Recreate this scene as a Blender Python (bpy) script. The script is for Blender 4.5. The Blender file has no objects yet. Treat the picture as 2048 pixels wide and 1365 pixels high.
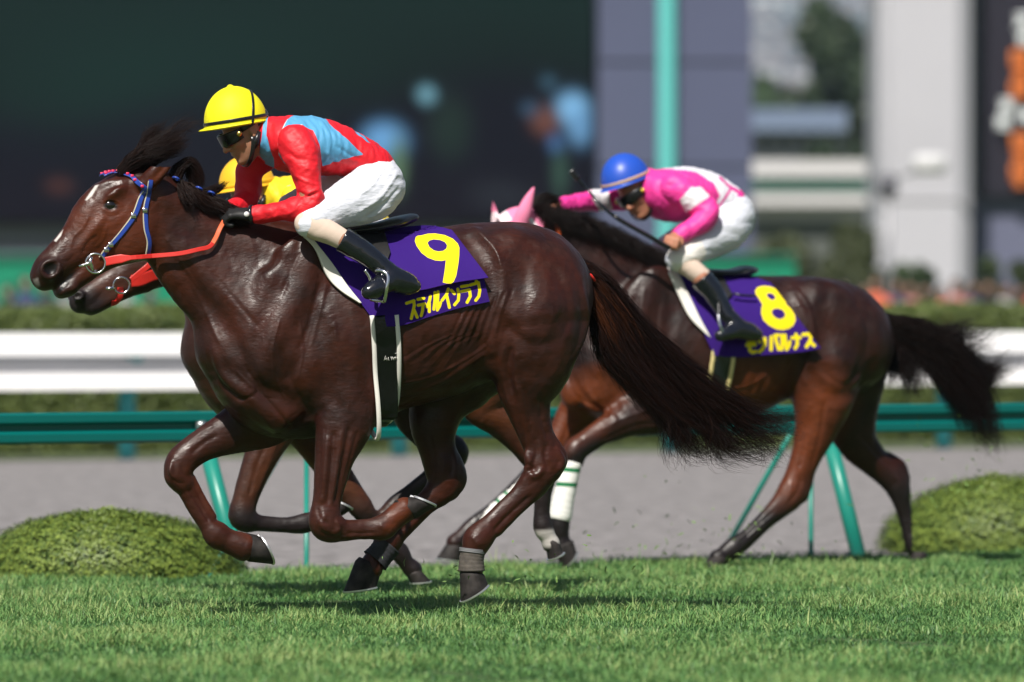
import bpy, math, random
import numpy as np

# ------------------------------------------------------------------ camera, world, sun, exposure
S = bpy.context.scene
COL = S.collection
F = 12500.0          # focal length in photo pixels (photo is 2048 wide)
HZ = 638.0           # horizon row of the photo
CAMY, CAMZ = -25.0, 1.2
cam = bpy.data.cameras.new('camera')
cam.sensor_width = 36.0
cam.lens = F * 36.0 / 2048.0
cam.shift_y = (HZ - 682.5) / 2048.0
cam.clip_start = 1.0
cam.clip_end = 20000.0
cam.dof.use_dof = True
cam.dof.focus_distance = 24.95
cam.dof.aperture_fstop = 2.35
camo = bpy.data.objects.new('camera', cam)
camo.location = (0, CAMY, CAMZ)
camo.rotation_euler = (math.radians(90), 0, 0)
COL.objects.link(camo)
S.camera = camo

SUN_EL, SUN_AZ = 50.0, -16.0     # azimuth: degrees to the left of the line behind the camera
w = bpy.data.worlds.new('World'); S.world = w; w.use_nodes = True
nt = w.node_tree
sky = nt.nodes.new('ShaderNodeTexSky'); sky.sky_type = 'NISHITA'; sky.sun_disc = False
sky.sun_elevation = math.radians(SUN_EL)
sky.sun_rotation = math.radians(180 - SUN_AZ)
sky.air_density = 1.3; sky.dust_density = 1.6
bg = nt.nodes['Background']; bg.inputs[1].default_value = 0.05
nt.links.new(sky.outputs[0], bg.inputs[0])
sl = bpy.data.lights.new('sun', 'SUN'); sl.energy = 5.0; sl.angle = math.radians(0.5); sl.color = (1.0, 0.95, 0.87)
so = bpy.data.objects.new('sun', sl); COL.objects.link(so)
from mathutils import Vector, Matrix
e, a = math.radians(SUN_EL), math.radians(SUN_AZ)
sun_dir = Vector((math.sin(a) * math.cos(e), -math.cos(a) * math.cos(e), math.sin(e)))
so.rotation_euler = sun_dir.to_track_quat('Z', 'Y').to_euler()
so.location = (0, 0, 20)
S.view_settings.view_transform = 'Standard'
S.view_settings.look = 'None'
S.view_settings.exposure = 0.18
S.view_settings.gamma = 1.0
S.render.use_motion_blur = False
S.cycles.max_bounces = 6
S.cycles.transparent_max_bounces = 8

rng = np.random.default_rng(7)
random.seed(7)

# ------------------------------------------------------------------ materials
def new_mat(name):
    m = bpy.data.materials.new(name); m.use_nodes = True
    return m, m.node_tree, m.node_tree.nodes['Principled BSDF']

def add_bump(nt, bs, scale, strength, dist=0.01, detail=4, stretch=None, vec=None):
    tc = nt.nodes.new('ShaderNodeTexCoord')
    n = nt.nodes.new('ShaderNodeTexNoise'); n.inputs['Scale'].default_value = scale; n.inputs['Detail'].default_value = detail
    src = tc.outputs['Object']
    if stretch:
        mp = nt.nodes.new('ShaderNodeMapping'); mp.inputs['Scale'].default_value = stretch[0]
        mp.inputs['Rotation'].default_value = stretch[1]
        nt.links.new(src, mp.inputs[0]); src = mp.outputs[0]
    nt.links.new(src, n.inputs['Vector'])
    b = nt.nodes.new('ShaderNodeBump'); b.inputs['Strength'].default_value = strength; b.inputs['Distance'].default_value = dist
    nt.links.new(n.outputs['Fac'], b.inputs['Height'])
    prev = bs.inputs['Normal'].links
    if prev:
        nt.links.new(prev[0].from_socket, b.inputs['Normal'])
    nt.links.new(b.outputs[0], bs.inputs['Normal'])
    return n

def mat(name, col, rough=0.6, metal=0.0, var=0.0, vscale=8.0, bump=None, coat=0.0, spec=0.5, sheen=0.0, emit=None, emit_s=0.0, sss=0.0, bump2=None):
    m, nt, bs = new_mat(name)
    bs.inputs['Base Color'].default_value = (*col, 1)
    bs.inputs['Roughness'].default_value = rough
    bs.inputs['Metallic'].default_value = metal
    bs.inputs['Specular IOR Level'].default_value = spec
    bs.inputs['Coat Weight'].default_value = coat
    bs.inputs['Coat Roughness'].default_value = 0.15
    bs.inputs['Sheen Weight'].default_value = sheen
    bs.inputs['Subsurface Weight'].default_value = sss
    bs.inputs['Subsurface Scale'].default_value = 0.01
    if emit:
        bs.inputs['Emission Color'].default_value = (*emit, 1); bs.inputs['Emission Strength'].default_value = emit_s
    if var > 0:
        tc = nt.nodes.new('ShaderNodeTexCoord')
        n = nt.nodes.new('ShaderNodeTexNoise'); n.inputs['Scale'].default_value = vscale; n.inputs['Detail'].default_value = 5
        nt.links.new(tc.outputs['Object'], n.inputs['Vector'])
        r = nt.nodes.new('ShaderNodeValToRGB')
        r.color_ramp.elements[0].position = 0.3; r.color_ramp.elements[1].position = 0.7
        r.color_ramp.elements[0].color = (*[max(0, c * (1 - var)) for c in col], 1)
        r.color_ramp.elements[1].color = (*[min(1, c * (1 + var)) for c in col], 1)
        nt.links.new(n.outputs['Fac'], r.inputs[0]); nt.links.new(r.outputs[0], bs.inputs['Base Color'])
    for b in (bump, bump2):
        if b: add_bump(nt, bs, *b)
    return m

def mask_mat(name, base, layers, rough=0.6, bump=None, bump2=None, sheen=0.0, edge=0.5, var=0.0, spec=0.5, coat=0.0):
    """colour areas printed in the cloth: every layer is (attribute, colour), attribute < 0 is inside"""
    m, nt, bs = new_mat(name)
    bs.inputs['Roughness'].default_value = rough
    bs.inputs['Sheen Weight'].default_value = sheen
    bs.inputs['Specular IOR Level'].default_value = spec
    bs.inputs['Coat Weight'].default_value = coat
    rgb = nt.nodes.new('ShaderNodeRGB'); rgb.outputs[0].default_value = (*base, 1)
    cur = rgb.outputs[0]
    for att, c in layers:
        at = nt.nodes.new('ShaderNodeAttribute'); at.attribute_name = att
        mr = nt.nodes.new('ShaderNodeMapRange')
        mr.inputs['From Min'].default_value = edge; mr.inputs['From Max'].default_value = -edge
        nt.links.new(at.outputs['Fac'], mr.inputs['Value'])
        mx = nt.nodes.new('ShaderNodeMix'); mx.data_type = 'RGBA'
        nt.links.new(mr.outputs[0], mx.inputs['Factor'])
        nt.links.new(cur, mx.inputs['A']); mx.inputs['B'].default_value = (*c, 1)
        cur = mx.outputs['Result']
    if var:
        tc = nt.nodes.new('ShaderNodeTexCoord')
        n = nt.nodes.new('ShaderNodeTexNoise'); n.inputs['Scale'].default_value = 9; n.inputs['Detail'].default_value = 6
        nt.links.new(tc.outputs['Object'], n.inputs['Vector'])
        mr = nt.nodes.new('ShaderNodeMapRange'); mr.inputs['To Min'].default_value = 1 - var; mr.inputs['To Max'].default_value = 1 + var
        mr.inputs['From Min'].default_value = 0.3; mr.inputs['From Max'].default_value = 0.7
        nt.links.new(n.outputs['Fac'], mr.inputs['Value'])
        mx = nt.nodes.new('ShaderNodeVectorMath'); mx.operation = 'SCALE'
        nt.links.new(cur, mx.inputs[0]); nt.links.new(mr.outputs[0], mx.inputs['Scale'])
        cur = mx.outputs[0]
    nt.links.new(cur, bs.inputs['Base Color'])
    for b in (bump, bump2):
        if b: add_bump(nt, bs, *b)
    return m

# ------------------------------------------------------------------ objects
def tag(o, label=None, cat=None, group=None, kind=None):
    if label: o['label'] = label
    if cat: o['category'] = cat
    if group: o['group'] = group
    if kind: o['kind'] = kind
    return o

def empty(name, loc, rz, label, cat, group=None):
    o = bpy.data.objects.new(name, None); COL.objects.link(o)
    o.empty_display_size = 0.2
    o.location = loc; o.rotation_euler = (0, 0, rz)
    return tag(o, label, cat, group)

def mesh_obj(name, V, Fc, m, parent=None, smooth=True, attrs=None, mats=None, midx=None):
    """V (n,3); Fc: list of faces or (n,4)/(n,3) array"""
    me = bpy.data.meshes.new(name)
    V = np.asarray(V, dtype=np.float64)
    if isinstance(Fc, np.ndarray):
        n, k = Fc.shape
        me.vertices.add(len(V)); me.vertices.foreach_set('co', V.ravel())
        me.loops.add(n * k); me.loops.foreach_set('vertex_index', Fc.astype(np.int32).ravel())
        me.polygons.add(n); me.polygons.foreach_set('loop_start', np.arange(0, n * k, k, dtype=np.int32))
        me.update(calc_edges=True)
    else:
        me.from_pydata([tuple(v) for v in V], [], [tuple(int(i) for i in f) for f in Fc])
    if mats:
        for mm in mats: me.materials.append(mm)
        if midx is not None: me.polygons.foreach_set('material_index', np.asarray(midx, dtype=np.int32))
    else:
        me.materials.append(m)
    if attrs:
        for k, a in attrs.items():
            at = me.attributes.new(k, 'FLOAT', 'POINT'); at.data.foreach_set('value', np.asarray(a, dtype=np.float32))
    me.polygons.foreach_set('use_smooth', np.full(len(me.polygons), smooth, dtype=bool))
    me.validate()
    me.update()
    o = bpy.data.objects.new(name, me); COL.objects.link(o)
    if parent: o.parent = parent
    return o

class MB:
    """collects boxes, sweeps, sheets into one mesh"""
    def __init__(s): s.v = []; s.f = []; s.n = 0
    def add(s, V, Fc):
        V = np.asarray(V, float)
        s.v.append(V); s.f += [tuple(int(i) + s.n for i in f) for f in Fc]; s.n += len(V); return s
    def box(s, c, sz, rz=0.0, bev=0.0):
        x, y, z = [q / 2 for q in sz]
        if bev > 0:
            b = min(bev, x * .49, y * .49, z * .49)
            prof = [(-x + b, -y), (x - b, -y), (x, -y + b), (x, y - b), (x - b, y), (-x + b, y), (-x, y - b), (-x, -y + b)]
            V = []
            for zz, k in ((-z, b), (-z + b, 0), (z - b, 0), (z, b)):
                V += [(px * (1 - k / x), py * (1 - k / y), zz) for px, py in prof]
            Fc = [tuple(range(7, -1, -1)), tuple(range(24, 32))]
            for r in range(3):
                for i in range(8):
                    j = (i + 1) % 8; Fc.append((r * 8 + i, r * 8 + j, r * 8 + 8 + j, r * 8 + 8 + i))
        else:
            V = [(i * x, j * y, k * z) for k in (-1, 1) for j in (-1, 1) for i in (-1, 1)]
            Fc = [(0, 2, 3, 1), (4, 5, 7, 6), (0, 1, 5, 4), (1, 3, 7, 5), (3, 2, 6, 7), (2, 0, 4, 6)]
        V = np.array(V); ca, sa = math.cos(rz), math.sin(rz)
        V = np.stack([V[:, 0] * ca - V[:, 1] * sa, V[:, 0] * sa + V[:, 1] * ca, V[:, 2]], 1) + np.array(c)
        return s.add(V, Fc)
    def sweep(s, pts, rad, n=10, flat=1.0, up=(0, 1, 0)):
        V, Fc = sweep(pts, rad, n, flat, up); return s.add(V, Fc)
    def obj(s, name, m, parent=None, smooth=True):
        return mesh_obj(name, np.concatenate(s.v), s.f, m, parent, smooth)

def sweep(pts, rad, n=10, flat=1.0, up=(0, 1, 0), caps=True):
    P = np.asarray(pts, float); m = len(P)
    R = np.broadcast_to(np.asarray(rad, float), (m,))
    T = np.gradient(P, axis=0); T /= np.linalg.norm(T, axis=1)[:, None] + 1e-12
    U = np.array(up, float) if np.ndim(up) == 1 else np.asarray(up, float)
    U = np.broadcast_to(U, (m, 3))
    A = U - (U * T).sum(1)[:, None] * T; A /= np.linalg.norm(A, axis=1)[:, None] + 1e-12
    B = np.cross(T, A)
    th = np.linspace(0, 2 * np.pi, n, endpoint=False)
    V = P[:, None] + R[:, None, None] * (flat * np.cos(th)[None, :, None] * A[:, None] + np.sin(th)[None, :, None] * B[:, None])
    V = V.reshape(-1, 3); Fc = []
    for i in range(m - 1):
        for j in range(n):
            k = (j + 1) % n; Fc.append((i * n + j, i * n + k, (i + 1) * n + k, (i + 1) * n + j))
    if caps:
        Fc.append(tuple(range(n - 1, -1, -1))); Fc.append(tuple((m - 1) * n + j for j in range(n)))
    return V, Fc

def strap(pts, nrm, wid, th):
    """flat band with rectangular section lying on a surface with normals nrm"""
    P = np.asarray(pts, float); N = np.asarray(nrm, float); m = len(P)
    T = np.gradient(P, axis=0); T /= np.linalg.norm(T, axis=1)[:, None] + 1e-12
    N = N - (N * T).sum(1)[:, None] * T; N /= np.linalg.norm(N, axis=1)[:, None] + 1e-12
    Sd = np.cross(T, N)
    W = np.broadcast_to(np.asarray(wid, float), (m,))[:, None] / 2
    prof = []
    for sx, sn in ((-1, 0), (-1, .7), (-.8, 1), (.8, 1), (1, .7), (1, 0)):
        prof.append(P + Sd * W * sx + N * th * sn)
    V = np.stack(prof, 1).reshape(-1, 3); Fc = []
    for i in range(m - 1):
        for j in range(6):
            k = (j + 1) % 6; Fc.append((i * 6 + j, (i + 1) * 6 + j, (i + 1) * 6 + k, i * 6 + k))
    Fc.append(tuple(range(6))); Fc.append(tuple((m - 1) * 6 + j for j in range(5, -1, -1)))
    return V, Fc

def smooth_path(P, n=8):
    """Catmull-Rom through rows of P (any number of columns)"""
    P = np.asarray(P, float)
    Q = np.vstack([2 * P[0] - P[1], P, 2 * P[-1] - P[-2]])
    out = []
    for i in range(1, len(Q) - 2):
        for t in np.linspace(0, 1, n, endpoint=False):
            a, b, c, d = Q[i - 1], Q[i], Q[i + 1], Q[i + 2]
            out.append(.5 * ((2 * b) + (-a + c) * t + (2 * a - 5 * b + 4 * c - d) * t * t + (-a + 3 * b - 3 * c + d) * t ** 3))
    out.append(Q[-2])
    return np.array(out)

# ------------------------------------------------------------------ frames: photo pixel <-> place
class Frame:
    """a vertical plane where an animal runs; x along it (nose to the left), l across it (towards the camera is negative)"""
    def __init__(s, px0, D, yaw):
        s.px0, s.D, s.yaw = px0, D, math.radians(yaw)
        s.O = np.array([(px0 - 1024) * D / F, CAMY + D, 0.0])
        c, n = math.cos(s.yaw), math.sin(s.yaw)
        s.R = np.array([[c, -n, 0], [n, c, 0], [0, 0, 1.0]])      # local -> world
        s.C = s.R.T @ (np.array([0, CAMY, CAMZ]) - s.O)
        s.u = D / F                                                # metres per photo pixel
    def P(s, px, py, l=0.0):
        d = s.R.T @ np.array([(px - 1024) / F, 1.0, (HZ - py) / F])
        t = (l - s.C[1]) / d[1]
        return s.C + t * d
    def Pn(s, px, py, l):
        px, py, l = [np.asarray(q, float) for q in np.broadcast_arrays(px, py, l)]
        d = np.stack([(px - 1024) / F, np.ones_like(px), (HZ - py) / F], -1) @ s.R
        t = (l - s.C[1]) / d[..., 1]
        return s.C + t[..., None] * d
    def pix(s, V):
        w = V @ s.R.T + s.O
        dep = w[..., 1] - CAMY
        return w[..., 0] * F / dep + 1024, HZ - (w[..., 2] - CAMZ) * F / dep
    def wdir(s, v):
        return s.R.T @ np.asarray(v, float)

# ------------------------------------------------------------------ volumes: smooth unions of tapered limbs, turned into one skin
class Vol:
    def __init__(s, lo, hi, h):
        s.lo = np.array(lo, float); s.h = h
        s.n = np.ceil((np.array(hi, float) - s.lo) / h).astype(int) + 1
        s.D = np.full(s.n, 0.5, np.float32)
        s.ax = [(s.lo[i] + h * np.arange(s.n[i])).astype(np.float32) for i in range(3)]
    def _sl(s, lo, hi):
        a = np.clip(np.floor((np.asarray(lo) - s.lo) / s.h).astype(int), 0, s.n)
        b = np.clip(np.ceil((np.asarray(hi) - s.lo) / s.h).astype(int) + 1, 0, s.n)
        return tuple(slice(int(a[i]), int(b[i])) for i in range(3))
    def _merge(s, sl, T, k, mode):
        D = s.D[sl]
        if mode == 'add':
            h = np.maximum(k - np.abs(D - T), 0) / k
            s.D[sl] = np.minimum(D, T) - h * h * k * 0.25
        else:
            T = -T
            h = np.maximum(k - np.abs(D - T), 0) / k
            s.D[sl] = np.maximum(D, T) + h * h * k * 0.25
    def tube(s, st, k=0.03, mode='add', sub=4):
        """st rows: x,l,z,r,ratio across"""
        Q = smooth_path(st, sub) if len(st) > 2 else np.asarray(st, float)
        Q[:, 3] = np.maximum(Q[:, 3], 0.002)
        mg = k + 2 * s.h
        rr = Q[:, 3:4] * np.array([[1, 1, 1]]) * np.stack([np.ones(len(Q)), np.maximum(Q[:, 4], .3), np.ones(len(Q))], 1)
        lo = (Q[:, :3] - rr).min(0) - mg; hi = (Q[:, :3] + rr).max(0) + mg
        sl = s._sl(lo, hi)
        if any(q.stop <= q.start for q in sl): return
        T = np.full(tuple(q.stop - q.start for q in sl), 0.5, np.float32)
        off = np.array([q.start for q in sl])
        for i in range(len(Q) - 1):
            a, b = Q[i], Q[i + 1]
            l2 = np.minimum(a[:3] - rr[i], b[:3] - rr[i + 1]) - mg; h2 = np.maximum(a[:3] + rr[i], b[:3] + rr[i + 1]) + mg
            ss = s._sl(l2, h2)
            if any(q.stop <= q.start for q in ss): continue
            x = s.ax[0][ss[0]][:, None, None]; y = s.ax[1][ss[1]][None, :, None]; z = s.ax[2][ss[2]][None, None, :]
            ab = b[:3] - a[:3]; L2 = float(ab @ ab) + 1e-9
            t = np.clip(((x - np.float32(a[0])) * np.float32(ab[0] / L2) + (y - np.float32(a[1])) * np.float32(ab[1] / L2) + (z - np.float32(a[2])) * np.float32(ab[2] / L2)), 0, 1)
            kk = np.float32(a[4]) + t * np.float32(b[4] - a[4])
            d = np.sqrt((x - np.float32(a[0]) - t * np.float32(ab[0])) ** 2 + ((y - np.float32(a[1]) - t * np.float32(ab[1])) / kk) ** 2 + (z - np.float32(a[2]) - t * np.float32(ab[2])) ** 2)
            d -= np.float32(a[3]) + t * np.float32(b[3] - a[3])
            if (a[4] + b[4]) / 2 < 1: d *= np.float32(max((a[4] + b[4]) / 2, .55))
            ts = tuple(slice(ss[i2].start - off[i2], ss[i2].stop - off[i2]) for i2 in range(3))
            np.minimum(T[ts], d, out=T[ts])
        s._merge(sl, T, k, mode)
    def blob(s, c, r, k=0.03, R=None, mode='add'):
        """ellipsoid, rows of R are its own axes"""
        c = np.asarray(c, float); r = np.asarray(r, float); R = np.eye(3) if R is None else np.asarray(R, float)
        ext = np.sqrt(((R * r[:, None]) ** 2).sum(0)) + k + 2 * s.h
        sl = s._sl(c - ext, c + ext)
        if any(q.stop <= q.start for q in sl): return
        x = s.ax[0][sl[0]][:, None, None] - np.float32(c[0]); y = s.ax[1][sl[1]][None, :, None] - np.float32(c[1]); z = s.ax[2][sl[2]][None, None, :] - np.float32(c[2])
        q = 0
        for i in range(3):
            q = q + ((x * np.float32(R[i, 0]) + y * np.float32(R[i, 1]) + z * np.float32(R[i, 2])) / np.float32(r[i])) ** 2
        q = np.sqrt(q)
        d = (q - 1) * np.float32(min(r) * 0.6 + r.mean() * 0.4)
        s._merge(sl, d, k, mode)
    def clip(s, p, n, k=0.002):
        """cut away the side n points to"""
        n = np.asarray(n, float) / np.linalg.norm(n); p = np.asarray(p, float)
        d = (s.ax[0][:, None, None] - p[0]) * n[0] + (s.ax[1][None, :, None] - p[1]) * n[1] + (s.ax[2][None, None, :] - p[2]) * n[2]
        s.D = np.maximum(s.D, d.astype(np.float32))
    def val(s, p):
        g = (np.asarray(p, float) - s.lo) / s.h
        g = np.clip(g, 0, s.n - 1.001); i = np.floor(g).astype(int); f = g - i
        r = 0
        for dx in (0, 1):
            for dy in (0, 1):
                for dz in (0, 1):
                    wgt = np.abs(1 - dx - f[..., 0]) * np.abs(1 - dy - f[..., 1]) * np.abs(1 - dz - f[..., 2])
                    r = r + wgt * s.D[i[..., 0] + dx, i[..., 1] + dy, i[..., 2] + dz]
        return r
    def grad(s, p, e=None):
        e = e or 2 * s.h; p = np.asarray(p, float)
        g = np.stack([s.val(p + np.eye(3)[i] * e) - s.val(p - np.eye(3)[i] * e) for i in range(3)], -1)
        return g / (np.linalg.norm(g, axis=-1, keepdims=True) + 1e-9)
    def depth(s, side=-1):
        """first skin met coming from the camera side"""
        D = s.D if side < 0 else s.D[:, ::-1]
        ins = D < 0
        J = ins.argmax(1); ok = ins.any(1) & (J > 0)
        I, K = np.indices(J.shape)
        d1 = D[I, J, K]; d0 = D[I, np.maximum(J - 1, 0), K]
        y = (J - d1 / (d1 - d0 + 1e-9) * 1.0)
        y = s.lo[1] + s.h * y if side < 0 else s.lo[1] + s.h * (s.n[1] - 1 - y)
        y[~ok] = np.nan
        return y
    def cast(s, c, dirs, rmax=0.6):
        """leave the body from inside point c along dirs: the skin point"""
        out = []
        for d in dirs:
            r = np.arange(0, rmax, s.h / 2); v = s.val(c + r[:, None] * d)
            i = int(np.argmax(v > 0)) if (v > 0).any() else len(r) - 1
            out.append(c + r[i] * d)
        return np.array(out)
    def skin(s, taubin=4):
        D = s.D; n = s.n
        neg = D < 0
        cs = np.zeros(n - 1, np.int8)
        for dx in (0, 1):
            for dy in (0, 1):
                for dz in (0, 1):
                    cs += neg[dx:n[0] - 1 + dx, dy:n[1] - 1 + dy, dz:n[2] - 1 + dz]
        I = np.argwhere((cs > 0) & (cs < 8))
        idx = np.full(n - 1, -1, np.int32); idx[I[:, 0], I[:, 1], I[:, 2]] = np.arange(len(I))
        cr = [(a, b, c) for a in (0, 1) for b in (0, 1) for c in (0, 1)]
        val = {c: D[I[:, 0] + c[0], I[:, 1] + c[1], I[:, 2] + c[2]].astype(float) for c in cr}
        acc = np.zeros((len(I), 3)); cnt = np.zeros(len(I))
        for c in cr:
            for ax in range(3):
                if c[ax] == 0:
                    c2 = list(c); c2[ax] = 1; c2 = tuple(c2)
                    v0, v1 = val[c], val[c2]; m = (v0 < 0) != (v1 < 0)
                    t = np.where(m, v0 / (v0 - v1 + 1e-12), 0)
                    p = np.tile(np.array(c, float), (len(I), 1)); p[:, ax] = t
                    acc[m] += p[m]; cnt[m] += 1
        V = s.lo + s.h * (I + acc / cnt[:, None])
        quads = []
        for ax in range(3):
            o1, o2 = [(1, 2), (2, 0), (0, 1)][ax]
            sa = [slice(1, n[i] - 1) for i in range(3)]; sa[ax] = slice(0, n[ax] - 1)
            sb = list(sa); sb[ax] = slice(1, n[ax])
            m = neg[tuple(sa)] != neg[tuple(sb)]
            J = np.argwhere(m); J = J + np.array([q.start for q in sa])
            first = neg[J[:, 0], J[:, 1], J[:, 2]]
            e1 = np.eye(3, dtype=int)[o1]; e2 = np.eye(3, dtype=int)[o2]
            g = lambda q: idx[q[:, 0], q[:, 1], q[:, 2]]
            q = np.stack([g(J - e1 - e2), g(J - e2), g(J), g(J - e1)], 1)
            q[~first] = q[~first][:, ::-1]
            quads.append(q)
        Q = np.concatenate(quads); Q = Q[(Q >= 0).all(1)]
        E = np.concatenate([Q[:, [0, 1]], Q[:, [1, 2]], Q[:, [2, 3]], Q[:, [3, 0]]])
        deg = np.bincount(E[:, 0], minlength=len(V)) + np.bincount(E[:, 1], minlength=len(V))
        for it in range(taubin * 2):
            lam = 0.5 if it % 2 == 0 else -0.52
            A = np.stack([np.bincount(E[:, 0], V[E[:, 1], i], len(V)) + np.bincount(E[:, 1], V[E[:, 0], i], len(V)) for i in range(3)], 1)
            V = V + lam * (A / np.maximum(deg, 1)[:, None] - V)
        return V, Q

def poly_sd(px, py, poly):
    """signed distance (pixels) to a polygon, negative inside"""
    P = np.asarray(poly, float); d = np.full(px.shape, 1e9); ins = np.zeros(px.shape, bool)
    for i in range(len(P)):
        a, b = P[i], P[(i + 1) % len(P)]
        e = b - a; t = np.clip(((px - a[0]) * e[0] + (py - a[1]) * e[1]) / (e @ e + 1e-9), 0, 1)
        d = np.minimum(d, np.hypot(px - a[0] - t * e[0], py - a[1] - t * e[1]))
        c = (a[1] > py) != (b[1] > py)
        with np.errstate(divide='ignore', invalid='ignore'):
            xi = a[0] + (py - a[1]) * e[0] / (e[1] if abs(e[1]) > 1e-9 else 1e-9)
        ins ^= c & (px < xi)
    return np.where(ins, -d, d)

def line_sd(px, py, line, wd):
    P = np.asarray(line, float); d = np.full(px.shape, 1e9)
    for i in range(len(P) - 1):
        a, b = P[i], P[i + 1]
        e = b - a; t = np.clip(((px - a[0]) * e[0] + (py - a[1]) * e[1]) / (e @ e + 1e-9), 0, 1)
        d = np.minimum(d, np.hypot(px - a[0] - t * e[0], py - a[1] - t * e[1]))
    return d - wd / 2

def hair(name, guides, n, m, parent, width=0.0016, segs=9, seed=1, root=0.01, tip=0.05, curl=0.01, lmin=0.55):
    """guides: list of (points (k,3), weight, root spread, tip spread)"""
    r = np.random.default_rng(seed)
    G = []; W = []
    for g in guides:
        p = smooth_path(g[0], 6); q = np.linspace(0, 1, len(p)); t = np.linspace(0, 1, 24)
        G.append(np.stack([np.interp(t, q, p[:, i]) for i in range(3)], 1)); W.append(g[1])
    G = np.array(G); W = np.array(W, float); W /= W.sum()
    gi = r.choice(len(G), n, p=W)
    rt = np.array([g[2] if len(g) > 2 else root for g in guides])[gi]; tp = np.array([g[3] if len(g) > 3 else tip for g in guides])[gi]
    ln = r.uniform(lmin, 1.0, n) ** 0.8
    tt = np.linspace(0, 1, segs)
    T = (tt[None] * ln[:, None]) * 23
    i0 = np.minimum(T.astype(int), 22); f = (T - i0)[..., None]
    P = G[gi[:, None], i0] * (1 - f) + G[gi[:, None], i0 + 1] * f
    o = r.normal(size=(n, 3)); o /= np.linalg.norm(o, axis=1)[:, None]; o *= r.uniform(0, 1, (n, 1)) ** 0.5
    sp = rt[:, None] + (tp - rt)[:, None] * (tt[None] ** 1.1)
    P = P + o[:, None] * sp[..., None]
    ph = r.uniform(0, 6.28, (n, 3)); fr = r.uniform(3, 8, (n, 3))
    P = P + curl * (tt[None, :, None] ** 1.3) * np.sin(ph[:, None] + fr[:, None] * tt[None, :, None])
    Tn = np.gradient(P, axis=1); Tn /= np.linalg.norm(Tn, axis=2, keepdims=True) + 1e-9
    a = r.normal(size=(n, 1, 3)); A = np.cross(Tn, a); A /= np.linalg.norm(A, axis=2, keepdims=True) + 1e-9
    B = np.cross(Tn, A)
    wv = width * r.uniform(.6, 1.2, (n, 1)) * (1 - 0.8 * tt[None] ** 2)
    V = np.stack([P + wv[..., None] * (math.cos(q) * A + math.sin(q) * B) for q in (0, 2.094, 4.189)], 2)   # n,segs,3,3
    base = (np.arange(n) * segs * 3)[:, None, None] + (np.arange(segs - 1) * 3)[None, :, None]
    j = np.arange(3)[None, None]
    k = (j + 1) % 3
    Fc = np.stack([base + j, base + k, base + 3 + k, base + 3 + j], -1).reshape(-1, 4)
    tn = np.repeat(np.clip(r.beta(1.6, 4.0, n), 0, 1), segs * 3)
    return mesh_obj(name, V.reshape(-1, 3), Fc, m, parent, attrs={'tone': tn})

def normals(V, Q):
    n = np.cross(V[Q[:, 2]] - V[Q[:, 0]], V[Q[:, 3]] - V[Q[:, 1]])
    N = np.stack([sum(np.bincount(Q[:, j], n[:, i], len(V)) for j in range(4)) for i in range(3)], 1)
    return N / (np.linalg.norm(N, axis=1)[:, None] + 1e-12)

def wnoise(P, f, seed=0):
    """smooth pseudo noise, about -1..1"""
    r = np.random.default_rng(seed); o = np.zeros(len(P)); a = 0
    for i in range(7):
        k = r.normal(size=3); k /= np.linalg.norm(k); k *= f * r.uniform(.7, 1.5)
        k2 = r.normal(size=3) * f * .6
        o += np.sin(P @ k + 1.7 * np.sin(P @ k2 + r.uniform(0, 6)) + r.uniform(0, 6)); a += 1
    return o / math.sqrt(a) / 1.2

def relief(V, Q, px, py, lines, amp=(0.0006, 0.0012), it=1):
    """veins, sinews and skin folds: (photo polyline, width px, height m); raised or sunk along the skin normal"""
    N = normals(V, Q)
    d = amp[0] * wnoise(V * [1, 1, .6], 95, 1) + amp[1] * wnoise(V * [1, 1, .5], 36, 2)
    near = V[:, 1] < 0.03
    for ln in lines:
        pts, wd, hh = ln[:3]; m = near if len(ln) < 4 else ~near
        P = smooth_path(np.array(pts, float), 5) if len(pts) > 2 else np.array(pts, float)
        lo, hi = P.min(0) - 3 * wd, P.max(0) + 3 * wd
        s_ = m & (px > lo[0]) & (px < hi[0]) & (py > lo[1]) & (py < hi[1])
        if not s_.any(): continue
        q = line_sd(px[s_], py[s_], P, 0.0) / wd
        e = np.hypot(px[s_] - P[0, 0], py[s_] - P[0, 1]) / wd; e2 = np.hypot(px[s_] - P[-1, 0], py[s_] - P[-1, 1]) / wd
        d[s_] += hh * np.exp(-q * q) * np.clip(np.minimum(e, e2) / 2.5, .15, 1)
    return V + N * d[:, None]

# ================================================================== THE SETTING
def W(px, py, d):
    return np.array([(px - 1024) * d / F, CAMY + d, CAMZ + (HZ - py) * d / F])

def lineP(p0, d0, p1, d1):
    a, b = W(p0, HZ, d0), W(p1, HZ, d1)
    return a[:2], b[:2]

def turf_mat():
    m, nt, bs = new_mat('turf_soil')
    tc = nt.nodes.new('ShaderNodeTexCoord')
    n = nt.nodes.new('ShaderNodeTexNoise'); n.inputs['Scale'].default_value = 14; n.inputs['Detail'].default_value = 8
    nt.links.new(tc.outputs['Object'], n.inputs['Vector'])
    r = nt.nodes.new('ShaderNodeValToRGB')
    r.color_ramp.elements[0].color = (0.035, 0.06, 0.015, 1); r.color_ramp.elements[1].color = (0.075, 0.13, 0.03, 1)
    nt.links.new(n.outputs['Fac'], r.inputs[0]); nt.links.new(r.outputs[0], bs.inputs['Base Color'])
    bs.inputs['Roughness'].default_value = 0.95
    return m

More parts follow.
